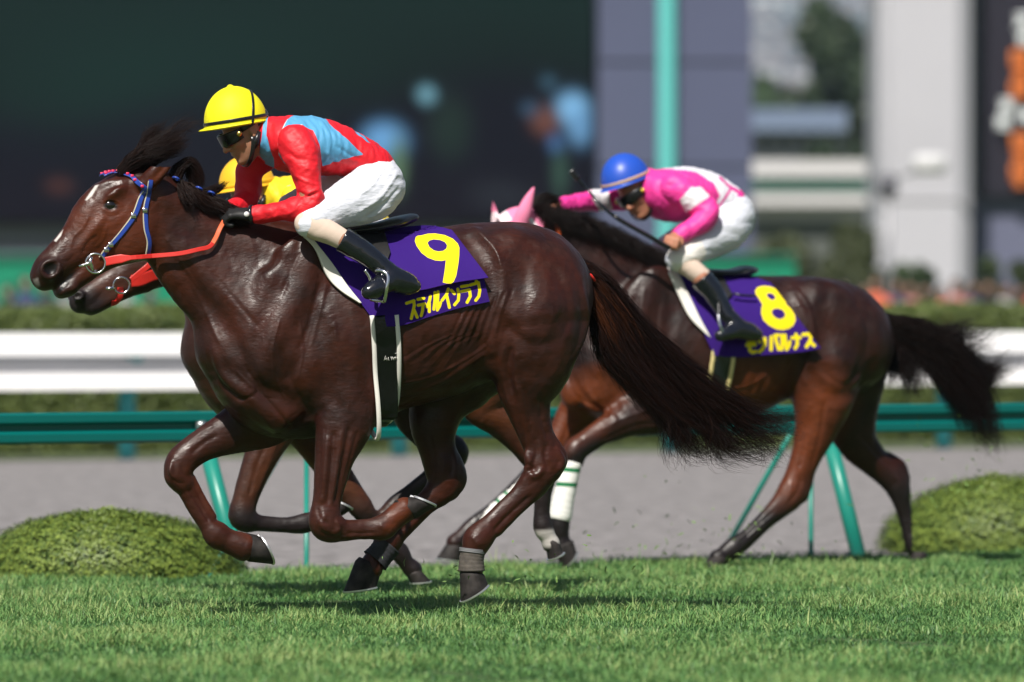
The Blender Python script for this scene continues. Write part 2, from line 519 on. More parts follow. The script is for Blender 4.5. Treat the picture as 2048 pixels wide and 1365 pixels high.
# ground sheets
M_ground = mat('far_ground', (0.09, 0.12, 0.05), 0.95, var=0.3, vscale=0.3)
M_turf = turf_mat()
M_dirt = mat('dirt_sand', (0.245, 0.228, 0.228), 0.95, var=0.45, vscale=8, bump=(26, 1.0, 0.03, 6), bump2=(2.2, 0.8, 0.10, 4, ((.25, 3.0, 1), (0, 0, -.4))))
o = mesh_obj('ground', [(-2600, -60, -0.02), (2600, -60, -0.02), (2600, 9000, -0.02), (-2600, 9000, -0.02)], [(0, 1, 2, 3)], M_ground)
tag(o, kind='structure')
FA, FB = lineP(470, 29.9, 1710, 32.1)       # the green fence line
fd = (FB - FA) / np.linalg.norm(FB - FA); fn = np.array([-fd[1], fd[0]])
RA, RB = lineP(0, 52.9, 2048, 58.5)         # the white rail line
rd = (RB - RA) / np.linalg.norm(RB - RA); rn = np.array([-rd[1], rd[0]])
te0 = FA - fd * 60 - fn * 0.50; te1 = FA + fd * 90 - fn * 0.50
o = mesh_obj('turf', [(te0[0], -60, 0), (te1[0] , -60, 0), (te1[0], te1[1], 0), (te0[0], te0[1], 0)], [(0, 1, 2, 3)], M_turf)
tag(o, kind='structure')
f0 = FA - fd * 60 - fn * 0.55; f1 = FA + fd * 90 - fn * 0.55
r0 = RA - rd * 60 + rn * 0.6; r1 = RA + rd * 160 + rn * 0.6
nn = 60
Vd = []; Fd = []
for i in range(nn + 1):
    t = i / nn
    pa = f0 + (f1 - f0) * t; pb = r0 + (r1 - r0) * t
    for j in range(nn + 1):
        q = pa + (pb - pa) * j / nn
        Vd.append((q[0], q[1], -0.012))
for i in range(nn):
    for j in range(nn):
        k = i * (nn + 1) + j; Fd.append((k, k + nn + 1, k + nn + 2, k + 1))
o = mesh_obj('dirt_track', Vd, Fd, M_dirt); tag(o, kind='structure')

# ---- grass blades
def grass():
    r = np.random.default_rng(3)
    N = 390000
    d = r.uniform(18.5, 34.5, N * 2)
    d = 18.5 + (34.5 - 18.5) * r.uniform(0, 1, N * 2)
    x = r.uniform(-1.0, 1.0, N * 2) * (1024 + 620) * d / F
    y = CAMY + d
    s = (x - FA[0]) * fn[0] + (y - FA[1]) * fn[1]
    ok = s < -0.52 + 0.07 * r.normal(size=len(s)); x, y = x[ok][:N], y[ok][:N]; s = s[ok][:N]
    n = len(x)
    cl = np.sin(x * 7.3 + 2 * np.sin(y * 3.1)) * np.sin(y * 5.7 + 1.5 * np.sin(x * 4.3))
    cl2 = np.sin(x * 2.3 + 1.7 * np.sin(y * 1.3 + 1)) * np.sin(y * 1.9 + 2 * np.sin(x * 1.1))
    h = r.uniform(0.010, 0.048, n) * (1 + 0.42 * cl + .32 * cl2) * (1 + 0.9 * (r.uniform(size=n) > 0.985))
    dv = np.zeros(n)
    for q in range(55):
        qx, qy, qr = r.uniform(-2.6, 2.9), r.uniform(-6, 6.5), r.uniform(.05, .14)
        dv = np.maximum(dv, np.exp(-(((x - qx) / qr / 1.5) ** 2 + ((y - qy) / qr / 1.8) ** 2) ** 2))
    h = h * (1 - .72 * dv)
    h = h * np.where(s > -1.2, 1.2, 1.0)
    az = r.uniform(0, 6.283, n); lean = r.uniform(0.2, 1.5, n) * h
    lx, ly = np.cos(az) * lean + 0.010 * 0, np.sin(az) * lean
    wd = r.uniform(0.0018, 0.0040, n)
    fx, fy = np.cos(az + 1.57 + r.normal(size=n) * .4), np.sin(az + 1.57 + r.normal(size=n) * .4)
    V = np.zeros((n, 5, 3))
    for k, (t, ww) in enumerate(((0, 1), (0, -1), (0.55, .8), (0.55, -.8), (1, 0))):
        V[:, k, 0] = x + lx * t ** 1.8 + fx * wd * ww; V[:, k, 1] = y + ly * t ** 1.8 + fy * wd * ww; V[:, k, 2] = h * t * (1 - 0.25 * t * (lean / h)) - 0.002
    b = np.arange(n) * 5
    Fq = np.stack([b, b + 1, b + 3, b + 2], 1); Ft = np.stack([b + 2, b + 3, b + 4], 1)
    me = bpy.data.meshes.new('grass')
    me.vertices.add(n * 5); me.vertices.foreach_set('co', V.ravel())
    loops = np.concatenate([Fq.ravel(), Ft.ravel()]).astype(np.int32)
    me.loops.add(len(loops)); me.loops.foreach_set('vertex_index', loops)
    me.polygons.add(2 * n); me.polygons.foreach_set('loop_start', np.concatenate([np.arange(n) * 4, 4 * n + np.arange(n) * 3]).astype(np.int32))
    me.update(calc_edges=True)
    at = me.attributes.new('tone', 'FLOAT', 'POINT')
    pat = 0.43 + 0.18 * cl + 0.26 * r.normal(size=n) + 0.24 * cl2 - .25 * dv
    at.data.foreach_set('value', np.repeat(np.clip(pat, 0, 1), 5).astype(np.float32))
    m, nt, bs = new_mat('grass_blades')
    an = nt.nodes.new('ShaderNodeAttribute'); an.attribute_name = 'tone'
    rp = nt.nodes.new('ShaderNodeValToRGB')
    el = rp.color_ramp.elements
    el[0].position = 0.0; el[0].color = (0.055, 0.15, 0.050, 1)
    el[1].position = 1.0; el[1].color = (0.42, 0.51, 0.20, 1)
    e2 = el.new(0.5); e2.color = (0.19, 0.375, 0.115, 1)
    nt.links.new(an.outputs['Fac'], rp.inputs[0]); nt.links.new(rp.outputs[0], bs.inputs['Base Color'])
    bs.inputs['Roughness'].default_value = 0.45
    bs.inputs['Specular IOR Level'].default_value = 0.35
    # leaf light passes through a little
    tr = nt.nodes.new('ShaderNodeBsdfTranslucent'); nt.links.new(rp.outputs[0], tr.inputs[0])
    mx = nt.nodes.new('ShaderNodeMixShader'); mx.inputs[0].default_value = 0.35
    nt.links.new(bs.outputs[0], mx.inputs[1]); nt.links.new(tr.outputs[0], mx.inputs[2])
    nt.links.new(mx.outputs[0], nt.nodes['Material Output'].inputs[0])
    me.materials.append(m)
    o = bpy.data.objects.new('grass', me); COL.objects.link(o)
    tag(o, 'short green racecourse turf in the foreground under the horses', 'grass', kind='stuff')
grass()

def leaf_mat(name, c0, c1, rough=0.55):
    m, nt, bs = new_mat(name)
    an = nt.nodes.new('ShaderNodeAttribute'); an.attribute_name = 'tone'
    rp = nt.nodes.new('ShaderNodeValToRGB')
    rp.color_ramp.elements[0].color = (*c0, 1); rp.color_ramp.elements[1].color = (*c1, 1)
    nt.links.new(an.outputs['Fac'], rp.inputs[0]); nt.links.new(rp.outputs[0], bs.inputs['Base Color'])
    bs.inputs['Roughness'].default_value = rough
    return m

def leaves(name, C, N, size, m, parent=None, seed=0, tone=None):
    """small leaf faces at centres C, turned roughly along N"""
    r = np.random.default_rng(seed); n = len(C)
    a = N + 0.9 * r.normal(size=(n, 3)); a /= np.linalg.norm(a, axis=1)[:, None]
    t = np.cross(a, r.normal(size=(n, 3))); t /= np.linalg.norm(t, axis=1)[:, None] + 1e-9
    b = np.cross(a, t)
    sz = size * r.uniform(.6, 1.3, (n, 1))
    V = np.stack([C - t * sz, C - b * sz * .55, C + t * sz, C + b * sz * .55], 1).reshape(-1, 3)
    Fc = np.arange(n * 4).reshape(-1, 4)
    tn = r.uniform(0, 1, n) if tone is None else np.clip(tone + 0.25 * r.normal(size=n), 0, 1)
    return mesh_obj(name, V, Fc, m, parent, smooth=False, attrs={'tone': np.repeat(tn, 4)})

def lumps(u):
    return (np.sin(u[:, 0] * 5.1 + 1.3) * np.sin(u[:, 1] * 4.7 + .4) * np.sin(u[:, 2] * 6.3) + .6 * np.sin(u[:, 0] * 11 + u[:, 2] * 9) * np.sin(u[:, 1] * 12 + 2))

M_bush = leaf_mat('bush_leaf', (0.045, 0.095, 0.014), (0.235, 0.31, 0.05))
M_core = mat('bush_core', (0.03, 0.04, 0.012), 0.9)
def mound(cx, d, rx, rd, hh, label, seed):
    r = np.random.default_rng(seed)
    c = np.array([(cx - 1024) * d / F, CAMY + d, 0.0])
    root = empty('round_shrub', c, 0, label, 'shrub')
    n = 52000
    u = r.normal(size=(n, 3)); u[:, 2] = np.abs(u[:, 2]); u /= np.linalg.norm(u, axis=1)[:, None]
    lp = lumps(u * 3.2 + seed)
    lq = lumps(u * 9 + seed * 2)
    dep = 1 - 0.16 * r.uniform(0, 1, n) ** 1.3 + 0.045 * lp + .03 * lq
    C = u * np.array([rx, rd, hh]) * dep[:, None]
    N = u / np.array([rx, rd, hh]); N /= np.linalg.norm(N, axis=1)[:, None]
    leaves('foliage', C, N, 0.0092, M_bush, root, seed, tone=0.42 + 0.2 * lp + .2 * lq)
    un = []; fc = []
    for i in range(13):
        for j in range(24):
            th, ph = i / 12 * math.pi / 2, j / 24 * 2 * math.pi
            un.append((math.cos(th) * math.cos(ph), math.cos(th) * math.sin(ph), math.sin(th)))
    for i in range(12):
        for j in range(24):
            k = (j + 1) % 24; fc.append((i * 24 + j, i * 24 + k, i * 24 + 24 + k, i * 24 + 24 + j))
    mesh_obj('branches', np.array(un) * np.array([rx, rd, hh]) * 0.86, fc, M_core, root)
mound(215, 29.15, 0.66, 0.55, 0.312, 'low rounded green shrub beneath the leading horse\'s forelegs', 5)
mound(2012, 32.5, 0.68, 0.50, 0.39, 'low rounded green shrub behind the hind legs of horse number 8', 9)

# ---- green metal fence beside the turf
M_green = mat('green_paint', (0.0, 0.135, 0.125), 0.35, bump=(60, 0.05, 0.002))
M_teal = mat('teal_tube_paint', (0.014, 0.24, 0.185), 0.35)
M_teal2 = mat('cyan_post_paint', (0.03, 0.34, 0.36), 0.4)
M_bolt = mat('galvanised_steel', (0.5, 0.52, 0.53), 0.35, metal=0.9)
fc3 = np.array([FA[0], FA[1], 0])
fence = empty('turf_fence', fc3, 0, 'green metal rail fence between the turf and the dirt track', 'fence')
def fpos(s, z, off=0.0):
    p = FA + fd * s + fn * off
    return np.array([p[0] - FA[0], p[1] - FA[1], z])
prof = [(0.0, 0.745), (-0.02, 0.76), (-0.035, 0.75), (-0.035, 0.715), (-0.008, 0.70), (-0.008, 0.675), (-0.035, 0.66), (-0.035, 0.625), (-0.02, 0.612), (0.0, 0.62)]
V = []; Fc = []
for i, s_ in enumerate((-14, 22)):
    for q in prof: V.append(fpos(s_, q[1], q[0] * 1.0))
k = len(prof)
Fc = [(i, i + 1, k + i + 1, k + i) for i in range(k - 1)]
rail = mesh_obj('beam', V, Fc, M_green, fence, smooth=False)
sm = rail.modifiers.new('s', 'SOLIDIFY'); sm.thickness = 0.006
for (top, bot, dt, db, r_, nm) in [((402, 852), (478, 1150), 29.88, 29.55, 0.040, 'post'), ((576, 880), (406, 1172), 29.95, 28.75, 0.0145, 'brace'), ((613, 880), (613, 1160), 30.1, 29.5, 0.0125, 'stay_rod'),
                                   ((1652, 850), (1718, 1116), 31.95, 31.7, 0.040, 'post'), ((1603, 830), (1448, 1104), 32.05, 32.3, 0.0145, 'brace'), ((1622, 830), (1622, 1122), 32.1, 31.6, 0.0125, 'stay_rod'),
                                   ((-720, 860), (-640, 1180), 28.0, 27.7, 0.040, 'post'), ((2830, 830), (2900, 1090), 34.4, 34.1, 0.040, 'post')]:
    a_, b_ = W(*top, dt) - fc3, W(*bot, db) - fc3
    MB().sweep([a_, (a_ + b_) / 2, b_], r_, 14).obj(nm, M_teal, fence)
MB().sweep([W(392, 850, 29.75) - fc3, W(412, 850, 29.75) - fc3], 0.02, 10).obj('bolt', M_bolt, fence)

# ---- white double rail beyond the dirt
M_white = mat('white_rail_paint', (0.86, 0.85, 0.86), 0.5, var=0.03, vscale=1.0)
rc = np.array([RA[0], RA[1], 0])
wr = empty('running_rail', rc, 0, 'white double running rail on cyan posts beyond the dirt track', 'rail')
def rpos(s, z, off=0.0):
    p = RA + rd * s + rn * off
    return np.array([p[0] - RA[0], p[1] - RA[1], z])
th = np.linspace(0, 2 * np.pi, 18, endpoint=False)
for (z0, z1, dep) in ((0.886, 1.075, 0.07), (0.598, 0.884, 0.05)):
    V = []
    for s_ in (-40, 90):
        for t in th:
            cz, sz_ = math.cos(t), math.sin(t)
            V.append(rpos(s_, (z0 + z1) / 2 + (z1 - z0) / 2 * np.sign(sz_) * abs(sz_) ** .35, dep * np.sign(cz) * abs(cz) ** .6 + .16 * (sz_ if z0 < .8 else sz_ * .7)))
    Fc = [(i, (i + 1) % 18, 18 + (i + 1) % 18, 18 + i) for i in range(18)]
    mesh_obj('rail_board', V, Fc, M_white, wr)
for i in range(-3, 9):
    px_ = 265 + 545 * i
    inv = 1 / 52.9 + (1 / 58.5 - 1 / 52.9) * px_ / 2048
    if inv < 0.006: continue
    d_ = 1 / inv
    p = W(px_, HZ, d_); p[2] = 0; p = p - rc
    a_ = p + np.array([rn[0] * .1, rn[1] * .1, 0.0])
    MB().sweep([a_, a_ + (0, 0, 0.55), a_ + (0.06, 0, 0.75), a_ + (0.06, 0, 0.98)], 0.075, 12).obj('post', M_teal2, wr)

# ---- clipped hedge behind the rail
def hedge():
    r = np.random.default_rng(11)
    a, b = W(-900, HZ, 53.5)[:2], W(2900, HZ, 66)[:2]
    L = np.linalg.norm(b - a); u = (b - a) / L; nn_ = np.array([-u[1], u[0]])
    n = 150000
    s_ = r.uniform(0, L, n); side = r.uniform(size=n) < 0.6
    hgt = 1.24 + 0.07 * s_ / L
    z = np.where(side, r.uniform(0, 1, n) * hgt, hgt); off = np.where(side, 0.0, r.uniform(0, 1.2, n))
    bump_ = 0.02 * np.sin(s_ * 3.1) * np.sin(z * 6 + s_) + 0.025 * r.normal(size=n)
    C = np.stack([a[0] + u[0] * s_ + nn_[0] * (off + np.where(side, bump_, 0)), a[1] + u[1] * s_ + nn_[1] * (off + np.where(side, bump_, 0)), z + np.where(side, 0, bump_)], 1)
    N = np.where(side[:, None], np.array([-nn_[0], -nn_[1], 0.5]), np.array([0, 0, 1.0]))
    o = leaves('foliage', C - np.array([a[0], a[1], 0]), N, 0.035, leaf_mat('hedge_leaf', (0.085, 0.125, 0.03), (0.15, 0.19, 0.05)), None, 4)
    root = empty('hedge', (a[0], a[1], 0), 0, 'long clipped green hedge behind the white running rail', 'hedge')
    o.parent = root
    m = MB()
    for (o0, o1, z1) in ((0.06, 1.15, 1.19),):
        V = []
        for ss in (0, L):
            for oo, zz in ((o0, 0), (o1, 0), (o1, z1), (o0, z1)):
                V.append((u[0] * ss + nn_[0] * oo, u[1] * ss + nn_[1] * oo, zz))
        m.add(V, [(0, 1, 5, 4), (1, 2, 6, 5), (2, 3, 7, 6), (3, 0, 4, 7), (0, 3, 2, 1), (4, 5, 6, 7)])
    m.obj('branches', mat('hedge_core', (0.09, 0.125, 0.03), 0.9), root, smooth=False)
hedge()

# ---- trees
def tree(px, py_top, d, wid, label, cat, c0, c1, seed, group=None, trunk=True, name='tree', base=0.0, n=9000):
    r = np.random.default_rng(seed)
    H = CAMZ + (HZ - py_top) * d / F - base
    R = wid * d / F / 2
    root = empty(name, ((px - 1024) * d / F, CAMY + d, base), 0, label, cat, group)
    k = 16; cc = r.normal(size=(k, 3)); cc /= np.linalg.norm(cc, axis=1)[:, None]
    zc = H * (0.56 if trunk else 0.5); rz = H - zc
    cc = cc * r.uniform(.45, .8, (k, 1)) * np.array([R, R, rz])
    rr = r.uniform(.3, .5, k) * R
    g = r.integers(0, k, n)
    u = r.normal(size=(n, 3)); u /= np.linalg.norm(u, axis=1)[:, None]
    C = cc[g] + u * (rr[g] * r.uniform(.6, 1.05, n))[:, None] * np.array([1, 1, max(.7, min(1.4, rz / R))]) + np.array([0, 0, zc])
    C[:, 2] = np.clip(C[:, 2], 0.05, H * 1.02)
    m = leaf_mat(name + '_leaf', c0, c1)
    leaves('crown', C, u, R * 0.085 + 0.01, m, root, seed, tone=r.uniform(.2, .8, k)[g])
    mt = MB()
    tr = 0.035 * H
    mt.sweep([(0, 0, -0.1), (0.02 * H, 0, zc * .5), (0, 0.01 * H, zc), (0, 0, zc + rz * .5)], [tr, tr * .8, tr * .6, tr * .2], 10)
    for q in range(6):
        mt.sweep([(0, 0, zc * .6), cc[q] * .5 + np.array([0, 0, zc * .85]), cc[q] + np.array([0, 0, zc])], [tr * .4, tr * .3, tr * .1], 7)
    mt.obj('trunk', mat('bark', (0.09, 0.065, 0.045), 0.9), root)
DK0, DK1 = (0.02, 0.04, 0.018), (0.06, 0.09, 0.03)
tree(1568, 105, 330, 220, 'green tree standing beyond the gap, left of the taller dark tree', 'tree', DK0, (0.06, 0.11, 0.04), 21)
tree(1700, -50, 300, 300, 'tall dark tree rising beside the pale concrete pillar', 'tree', DK0, (0.045, 0.07, 0.03), 22)
tree(1660, 250, 240, 150, 'dark tree standing in front of the low blue roof', 'tree', DK0, (0.05, 0.08, 0.03), 23)
tree(1830, 478, 108, 95, 'small dark leafy tree at the foot of the pale concrete pillar', 'tree', DK0, (0.06, 0.10, 0.03), 24)
tree(1965, 500, 108, 100, 'small leafy tree in front of the grey wall under the results board', 'tree', DK0, (0.08, 0.11, 0.03), 25)
tree(2035, 505, 109, 90, 'small olive tree at the right edge of the picture', 'tree', DK0, (0.08, 0.10, 0.03), 26)
for i, (p_, y_, w_) in enumerate(((1530, 450, 150), (1610, 446, 170), (1700, 442, 170), (1760, 520, 90))):
    tree(p_, y_, 125 + i, w_, ['olive shrub nearest the blue-grey pillar', 'broad olive shrub in the middle of the gap', 'broad olive shrub below the white stand, beside the pale pillar', 'short shrub overlapping the pale pillar\'s left foot'][i], 'shrub', (0.045, 0.055, 0.022), (0.09, 0.11, 0.045), 31 + i, trunk=False, name='shrub')

# ---- giant video board and pillars
def wbox(m, x0, x1, y0, y1, d, thick, bev=0.0):
    a, b = W(x0, y1, d), W(x1, y0, d)
    return m.box(((a[0] + b[0]) / 2, a[1] + thick / 2, (a[2] + b[2]) / 2), (b[0] - a[0], thick, b[2] - a[2]), 0, bev)

def building(name, d, x0, label, cat):
    p = W(x0, HZ, d); p[2] = 0
    return empty(name, p, 0, label, cat), p
def part(root, org, name, x0, x1, y0, y1, d, thick, m, bev=0.0):
    b = MB(); wbox(b, x0, x1, y0, y1, d, thick, bev); b.v = [b.v[0] - org]
    return b.obj(name, m, root, smooth=False)

M_frame = mat('board_frame', (0.16, 0.17, 0.22), 0.6, var=0.1, vscale=0.2)
root, org = building('video_board', 150, 400, 'giant dark video board showing blurred racehorses behind the leading horse', 'video board')
part(root, org, 'frame', -900, 1193, -700, 449, 150.6, 2.5, mat('dark_frame', (0.012, 0.013, 0.02), 0.5))
part(root, org, 'base_panel', -900, 1193, 449, 640 + 96, 150.9, 2.0, M_frame)
# screen picture
nx, nz = 200, 110
gx, gy = np.meshgrid(np.linspace(-860, 1186, nx), np.linspace(-660, 442, nz))
col = np.zeros((nz, nx, 3))
top = np.array((0.0015, 0.0135, 0.0100)); mid = np.array((0.0020, 0.0025, 0.0075)); lowc = np.array((0.0035, 0.0025, 0.0070))
bound = 240 - (gx / 1200) * 90 + 18 * np.sin(gx / 90)
t = 1 / (1 + np.exp(-(gy - bound) / 22))
col[:] = top * (1 + 0.35 * np.sin(gx / 210)[..., None] * np.sin(gy / 130)[..., None])
tb = np.clip((40 - gy) / 60, 0, 1)[..., None]
col = col * (1 - t[..., None]) + (mid * (1 - np.clip((gy - 300) / 120, 0, 1)[..., None]) + lowc * np.clip((gy - 300) / 120, 0, 1)[..., None]) * t[..., None]
for (bx, by, rx_, ry_, c) in [(768, 282, 40, 34, (.13, .33, .60)), (795, 330, 16, 50, (.09, .16, .09)), (854, 190, 17, 17, (.15, .34, .42)), (1097, 165, 14, 14, (.03, .08, .12)), (1145, 218, 30, 30, (.20, .45, .72)), (1160, 255, 22, 34, (.12, .28, .48)),
                              (1090, 242, 26, 26, (.13, .05, .035)), (1060, 218, 16, 14, (.03, .07, .12)), (1112, 288, 13, 18, (.05, .13, .30)), (1120, 345, 14, 45, (.03, .07, .05)), (900, 255, 40, 60, (.008, .02, .015)), (118, 372, 26, 16, (.05, .018, .015)), (300, 395, 30, 14, (.02, .01, .012)), (1000, 390, 60, 30, (.012, .014, .02)), (640, 300, 30, 60, (.01, .02, .02))]:
    q = ((gx - bx) / rx_) ** 2 + ((gy - by) / ry_) ** 2
    wgt = np.exp(-q ** 1.6 * 0.7)[..., None]
    col = col * (1 - wgt) + np.array(c) * wgt
V = np.stack([(gx - 1024) * 150.3 / F - org[0], np.full(gx.shape, CAMY + 150.3 - org[1]), CAMZ + (HZ - gy) * 150.3 / F], -1).reshape(-1, 3)
ii = np.arange(nz * nx).reshape(nz, nx)
Fq = np.stack([ii[:-1, :-1], ii[1:, :-1], ii[1:, 1:], ii[:-1, 1:]], -1).reshape(-1, 4)
m, nt_, bs = new_mat('video_screen')
an = nt_.nodes.new('ShaderNodeAttribute'); an.attribute_name = 'picture'
bs.inputs['Base Color'].default_value = (0.002, 0.002, 0.003, 1); bs.inputs['Roughness'].default_value = 0.7; bs.inputs['Specular IOR Level'].default_value = 0.1
nt_.links.new(an.outputs['Color'], bs.inputs['Emission Color']); bs.inputs['Emission Strength'].default_value = 1.0
so_ = mesh_obj('screen', V, Fq, m, root, smooth=False)
ca = so_.data.color_attributes.new('picture', 'FLOAT_COLOR', 'POINT')
ca.data.foreach_set('color', np.concatenate([col.reshape(-1, 3), np.ones((nz * nx, 1))], 1).astype(np.float32).ravel())

root, org = building('grandstand_tower', 146, 1350, 'shade-painted blue-grey tower with a turquoise stripe behind the jockey in pink', 'tower')
M_tower_shade = mat('blue_grey_painted_shade', (0.080, 0.092, 0.165), 0.55, var=0.06, vscale=0.15)  # shade on the tower is put into this even wall colour
part(root, org, 'wall', 1197, 1504, -700, 737, 146, 6, M_tower_shade)
part(root, org, 'pipe', 1317, 1351, -700, 640, 145.6, 0.38, mat('turquoise_paint', (0.13, 0.56, 0.54), 0.4), 0.12)
for yy in (-300, 120, 330):
    part(root, org, 'panel_joint', 1198, 1503, yy, yy + 3, 145.95, 0.04, mat('joint', (0.06, 0.065, 0.10), 0.6))

root, org = building('concrete_pillar', 140, 1850, 'pale concrete pillar left of the dark results board', 'pillar')
M_conc = mat('pale_concrete', (0.49, 0.485, 0.535), 0.8, var=0.05, vscale=0.3)
part(root, org, 'shaft', 1757, 1943, -700, 745, 140, 5, M_conc, 0.3)
part(root, org, 'panel_joint', 1758, 1942, 398, 402, 139.96, 0.05, mat('joint_b', (0.36, 0.35, 0.37), 0.6))

root, org = building('results_board', 142, 2000, 'dark results board with orange and white characters at the right edge', 'scoreboard')
part(root, org, 'wall', 1946, 2900, 391, 744, 142.4, 4, mat('grey_blue_wall', (0.13, 0.14, 0.22), 0.6, var=.05, vscale=.2))
part(root, org, 'board', 1960, 2900, -700, 390, 142, 4, mat('board_black', (0.012, 0.010, 0.022), 0.5))
M_or = mat('orange_lamp_letters', (0.5, 0.15, 0.03), 0.5, emit=(0.75, 0.17, 0.025), emit_s=0.35)
M_wl = mat('white_lamp_letters', (0.6, 0.62, 0.62), 0.5, emit=(0.5, 0.55, 0.55), emit_s=0.4)
def glyph(name, cx, cy, s_, kind, mm):
    strokes = {'a': [((-1, -.7), (1, -.7)), ((0, -1), (0, 1)), ((-.8, 0), (.8, 0)), ((-.1, 0), (-1, 1)), ((.1, 0), (1, 1))],
               'b': [((-1, -1), (1, -1)), ((-1, -.3), (1, -.3)), ((-1, .4), (1, .4)), ((-1, -1), (-1, 1)), ((1, -1), (1, 1)), ((-1, 1), (1, 1))],
               'c': [((-1, -.4), (1, -.4)), ((-.2, -1), (-.7, 1)), ((.5, -1), (.6, .8)), ((-.9, .6), (1, .9)), ((-.9, .1), (.8, .1))]}[kind]
    b = MB()
    for i, (p, q) in enumerate(strokes):
        a_, b_ = W(cx + p[0] * s_, cy + p[1] * s_, 141.8 - .02 * i) - org, W(cx + q[0] * s_, cy + q[1] * s_, 141.8 - .02 * i) - org
        b.sweep([a_, (a_ + b_) / 2, b_], 0.045, 6)
    b.obj(name, mm, root)
for (cx, cy, s_, k_, mm) in ((2046, 42, 15, 'a', M_wl), (2050, 76, 14, 'c', M_wl), (2040, 118, 15, 'b', M_or), (2042, 148, 15, 'c', M_or), (2040, 178, 15, 'b', M_or), (2014, 212, 14, 'a', M_wl), (2006, 245, 14, 'c', M_wl), (2052, 232, 9, 'b', M_wl),
                             (2042, 285, 15, 'b', M_or), (2042, 315, 15, 'c', M_or), (2041, 345, 15, 'b', M_or), (2040, 366, 9, 'a', M_or), (2094, 60, 16, 'b', M_wl), (2094, 120, 16, 'a', M_or), (2094, 180, 16, 'c', M_or), (2090, 232, 16, 'b', M_wl)):
    glyph('lettering', cx, cy, s_, k_, mm)

root, org = building('white_stand', 210, 1620, 'low white stand with a green railing seen through the gap', 'building')
M_wb = mat('stand_white', (0.66, 0.64, 0.66), 0.7)
part(root, org, 'roof', 1430, 1752, 322, 352, 209, 8, M_wb)
part(root, org, 'wall', 1440, 1746, 352, 440, 210, 7, mat('stand_wall', (0.50, 0.48, 0.50), 0.7))
for y_ in (357, 371): part(root, org, 'railing', 1432, 1750, y_, y_ + 4, 209.2, 0.1, mat('railing_green', (0.12, 0.45, 0.36), 0.5))
part(root, org, 'balcony', 1436, 1748, 378, 410, 209.4, 0.3, M_wb)
part(root, org, 'lower_wall', 1442, 1745, 440, 712, 210.3, 6, mat('stand_low', (0.10, 0.11, 0.10), 0.8))
root, org = building('low_hall', 270, 1590, 'long hall with a blue-grey roof beyond the white stand', 'building')
part(root, org, 'wall', 1420, 1688, 262, 694, 270, 10, mat('hall_wall', (0.28, 0.28, 0.31), 0.8, var=.3, vscale=.12))
part(root, org, 'roof', 1414, 1694, 218, 262, 269, 12, mat('hall_roof', (0.17, 0.22, 0.33), 0.5))
for x_ in range(1440, 1690, 34): part(root, org, 'window', x_, x_ + 18, 275, 300, 269.96, 0.1, mat('window_dark', (0.03, 0.04, 0.06), 0.1))

# hill with houses, far off
Vh = []; Fh = []
nx_, ny_ = 60, 20
r_ = np.random.default_rng(8)
for i in range(nx_ + 1):
    for j in range(ny_ + 1):
        x = -1500 + 3500 * i / nx_; y = 2800 + 3400 * j / ny_
        t_ = max(0, j / ny_); z = 430 * t_ ** 1.1 * (0.8 + .2 * math.sin(x / 330 + 1) + .1 * math.sin(x / 117)) - 1
        Vh.append((x, y, z))
for i in range(nx_):
    for j in range(ny_):
        k_ = i * (ny_ + 1) + j; Fh.append((k_, k_ + ny_ + 1, k_ + ny_ + 2, k_ + 1))
o = mesh_obj('hill', Vh, Fh, mat('far_hill', (0.07, 0.10, 0.095), 0.95, var=0.4, vscale=0.01)); tag(o, kind='structure')
Vh = np.array(Vh)
M_hw = mat('house_wall', (0.62, 0.6, 0.58), 0.8); M_hr = mat('house_roof', (0.2, 0.16, 0.15), 0.7); M_hwin = mat('house_window', (0.04, 0.05, 0.07), 0.2)
proto = None
def copy_tree(o, parent=None):
    c = o.copy(); COL.objects.link(c); c.parent = parent
    for ch in o.children: copy_tree(ch, c)
    return c
def house():
    root = empty('house', (0, 0, 0), 0, 'pale house on the far wooded hillside', 'house', 'houses on the far hillside')
    MB().box((0, 0, 5), (16, 12, 10)).obj('wall', M_hw, root, smooth=False)
    mesh_obj('roof', [(-9, -7, 10.003), (9, -7, 10.003), (9, 7, 10.003), (-9, 7, 10.003), (-9, 0, 13.5), (9, 0, 13.5)], [(0, 1, 5, 4), (2, 3, 4, 5), (1, 2, 5), (3, 0, 4), (3, 2, 1, 0)], M_hr, root, smooth=False)
    for x in (-5, 0, 5):
        MB().box((x, -6.05, 6), (2.4, .12, 2)).obj('window', M_hwin, root, smooth=False)
    return root
proto = house()
cnt = 0
for k_ in range(150):
    px_ = r_.uniform(1490, 1775); j = r_.integers(2, 15); y = 2800 + 3400 * (j + .5) / ny_
    d_ = y - CAMY; x = (px_ - 1024) * d_ / F
    z = Vh[np.argmin((Vh[:, 0] - x) ** 2 + (Vh[:, 1] - y) ** 2), 2]
    o = proto if cnt == 0 else copy_tree(proto)
    o.location = (x, y, z - 1.5); sc_ = r_.uniform(1.1, 2.3); o.scale = (sc_, sc_, sc_); o.rotation_euler = (0, 0, r_.uniform(-.5, .5)); cnt += 1

# green banner wall behind the crowd
def banner(px0_, px1_, label):
    root, org = building('green_banner', 118, (px0_ + px1_) / 2, label, 'banner')
    part(root, org, 'panel', px0_, px1_, 516, 640 + 60, 118, 0.12, mat('green_board', (0.0, 0.22, 0.12), 0.5))
    part(root, org, 'top_rail', px0_, px1_, 508, 515, 117.9, 0.3, mat('green_top', (0.02, 0.16, 0.11), 0.5))
banner(-700, 640, 'green hoarding behind the crowd at the left, under the video board')
banner(1400, 1592, 'green hoarding behind the saddle of horse number 8')

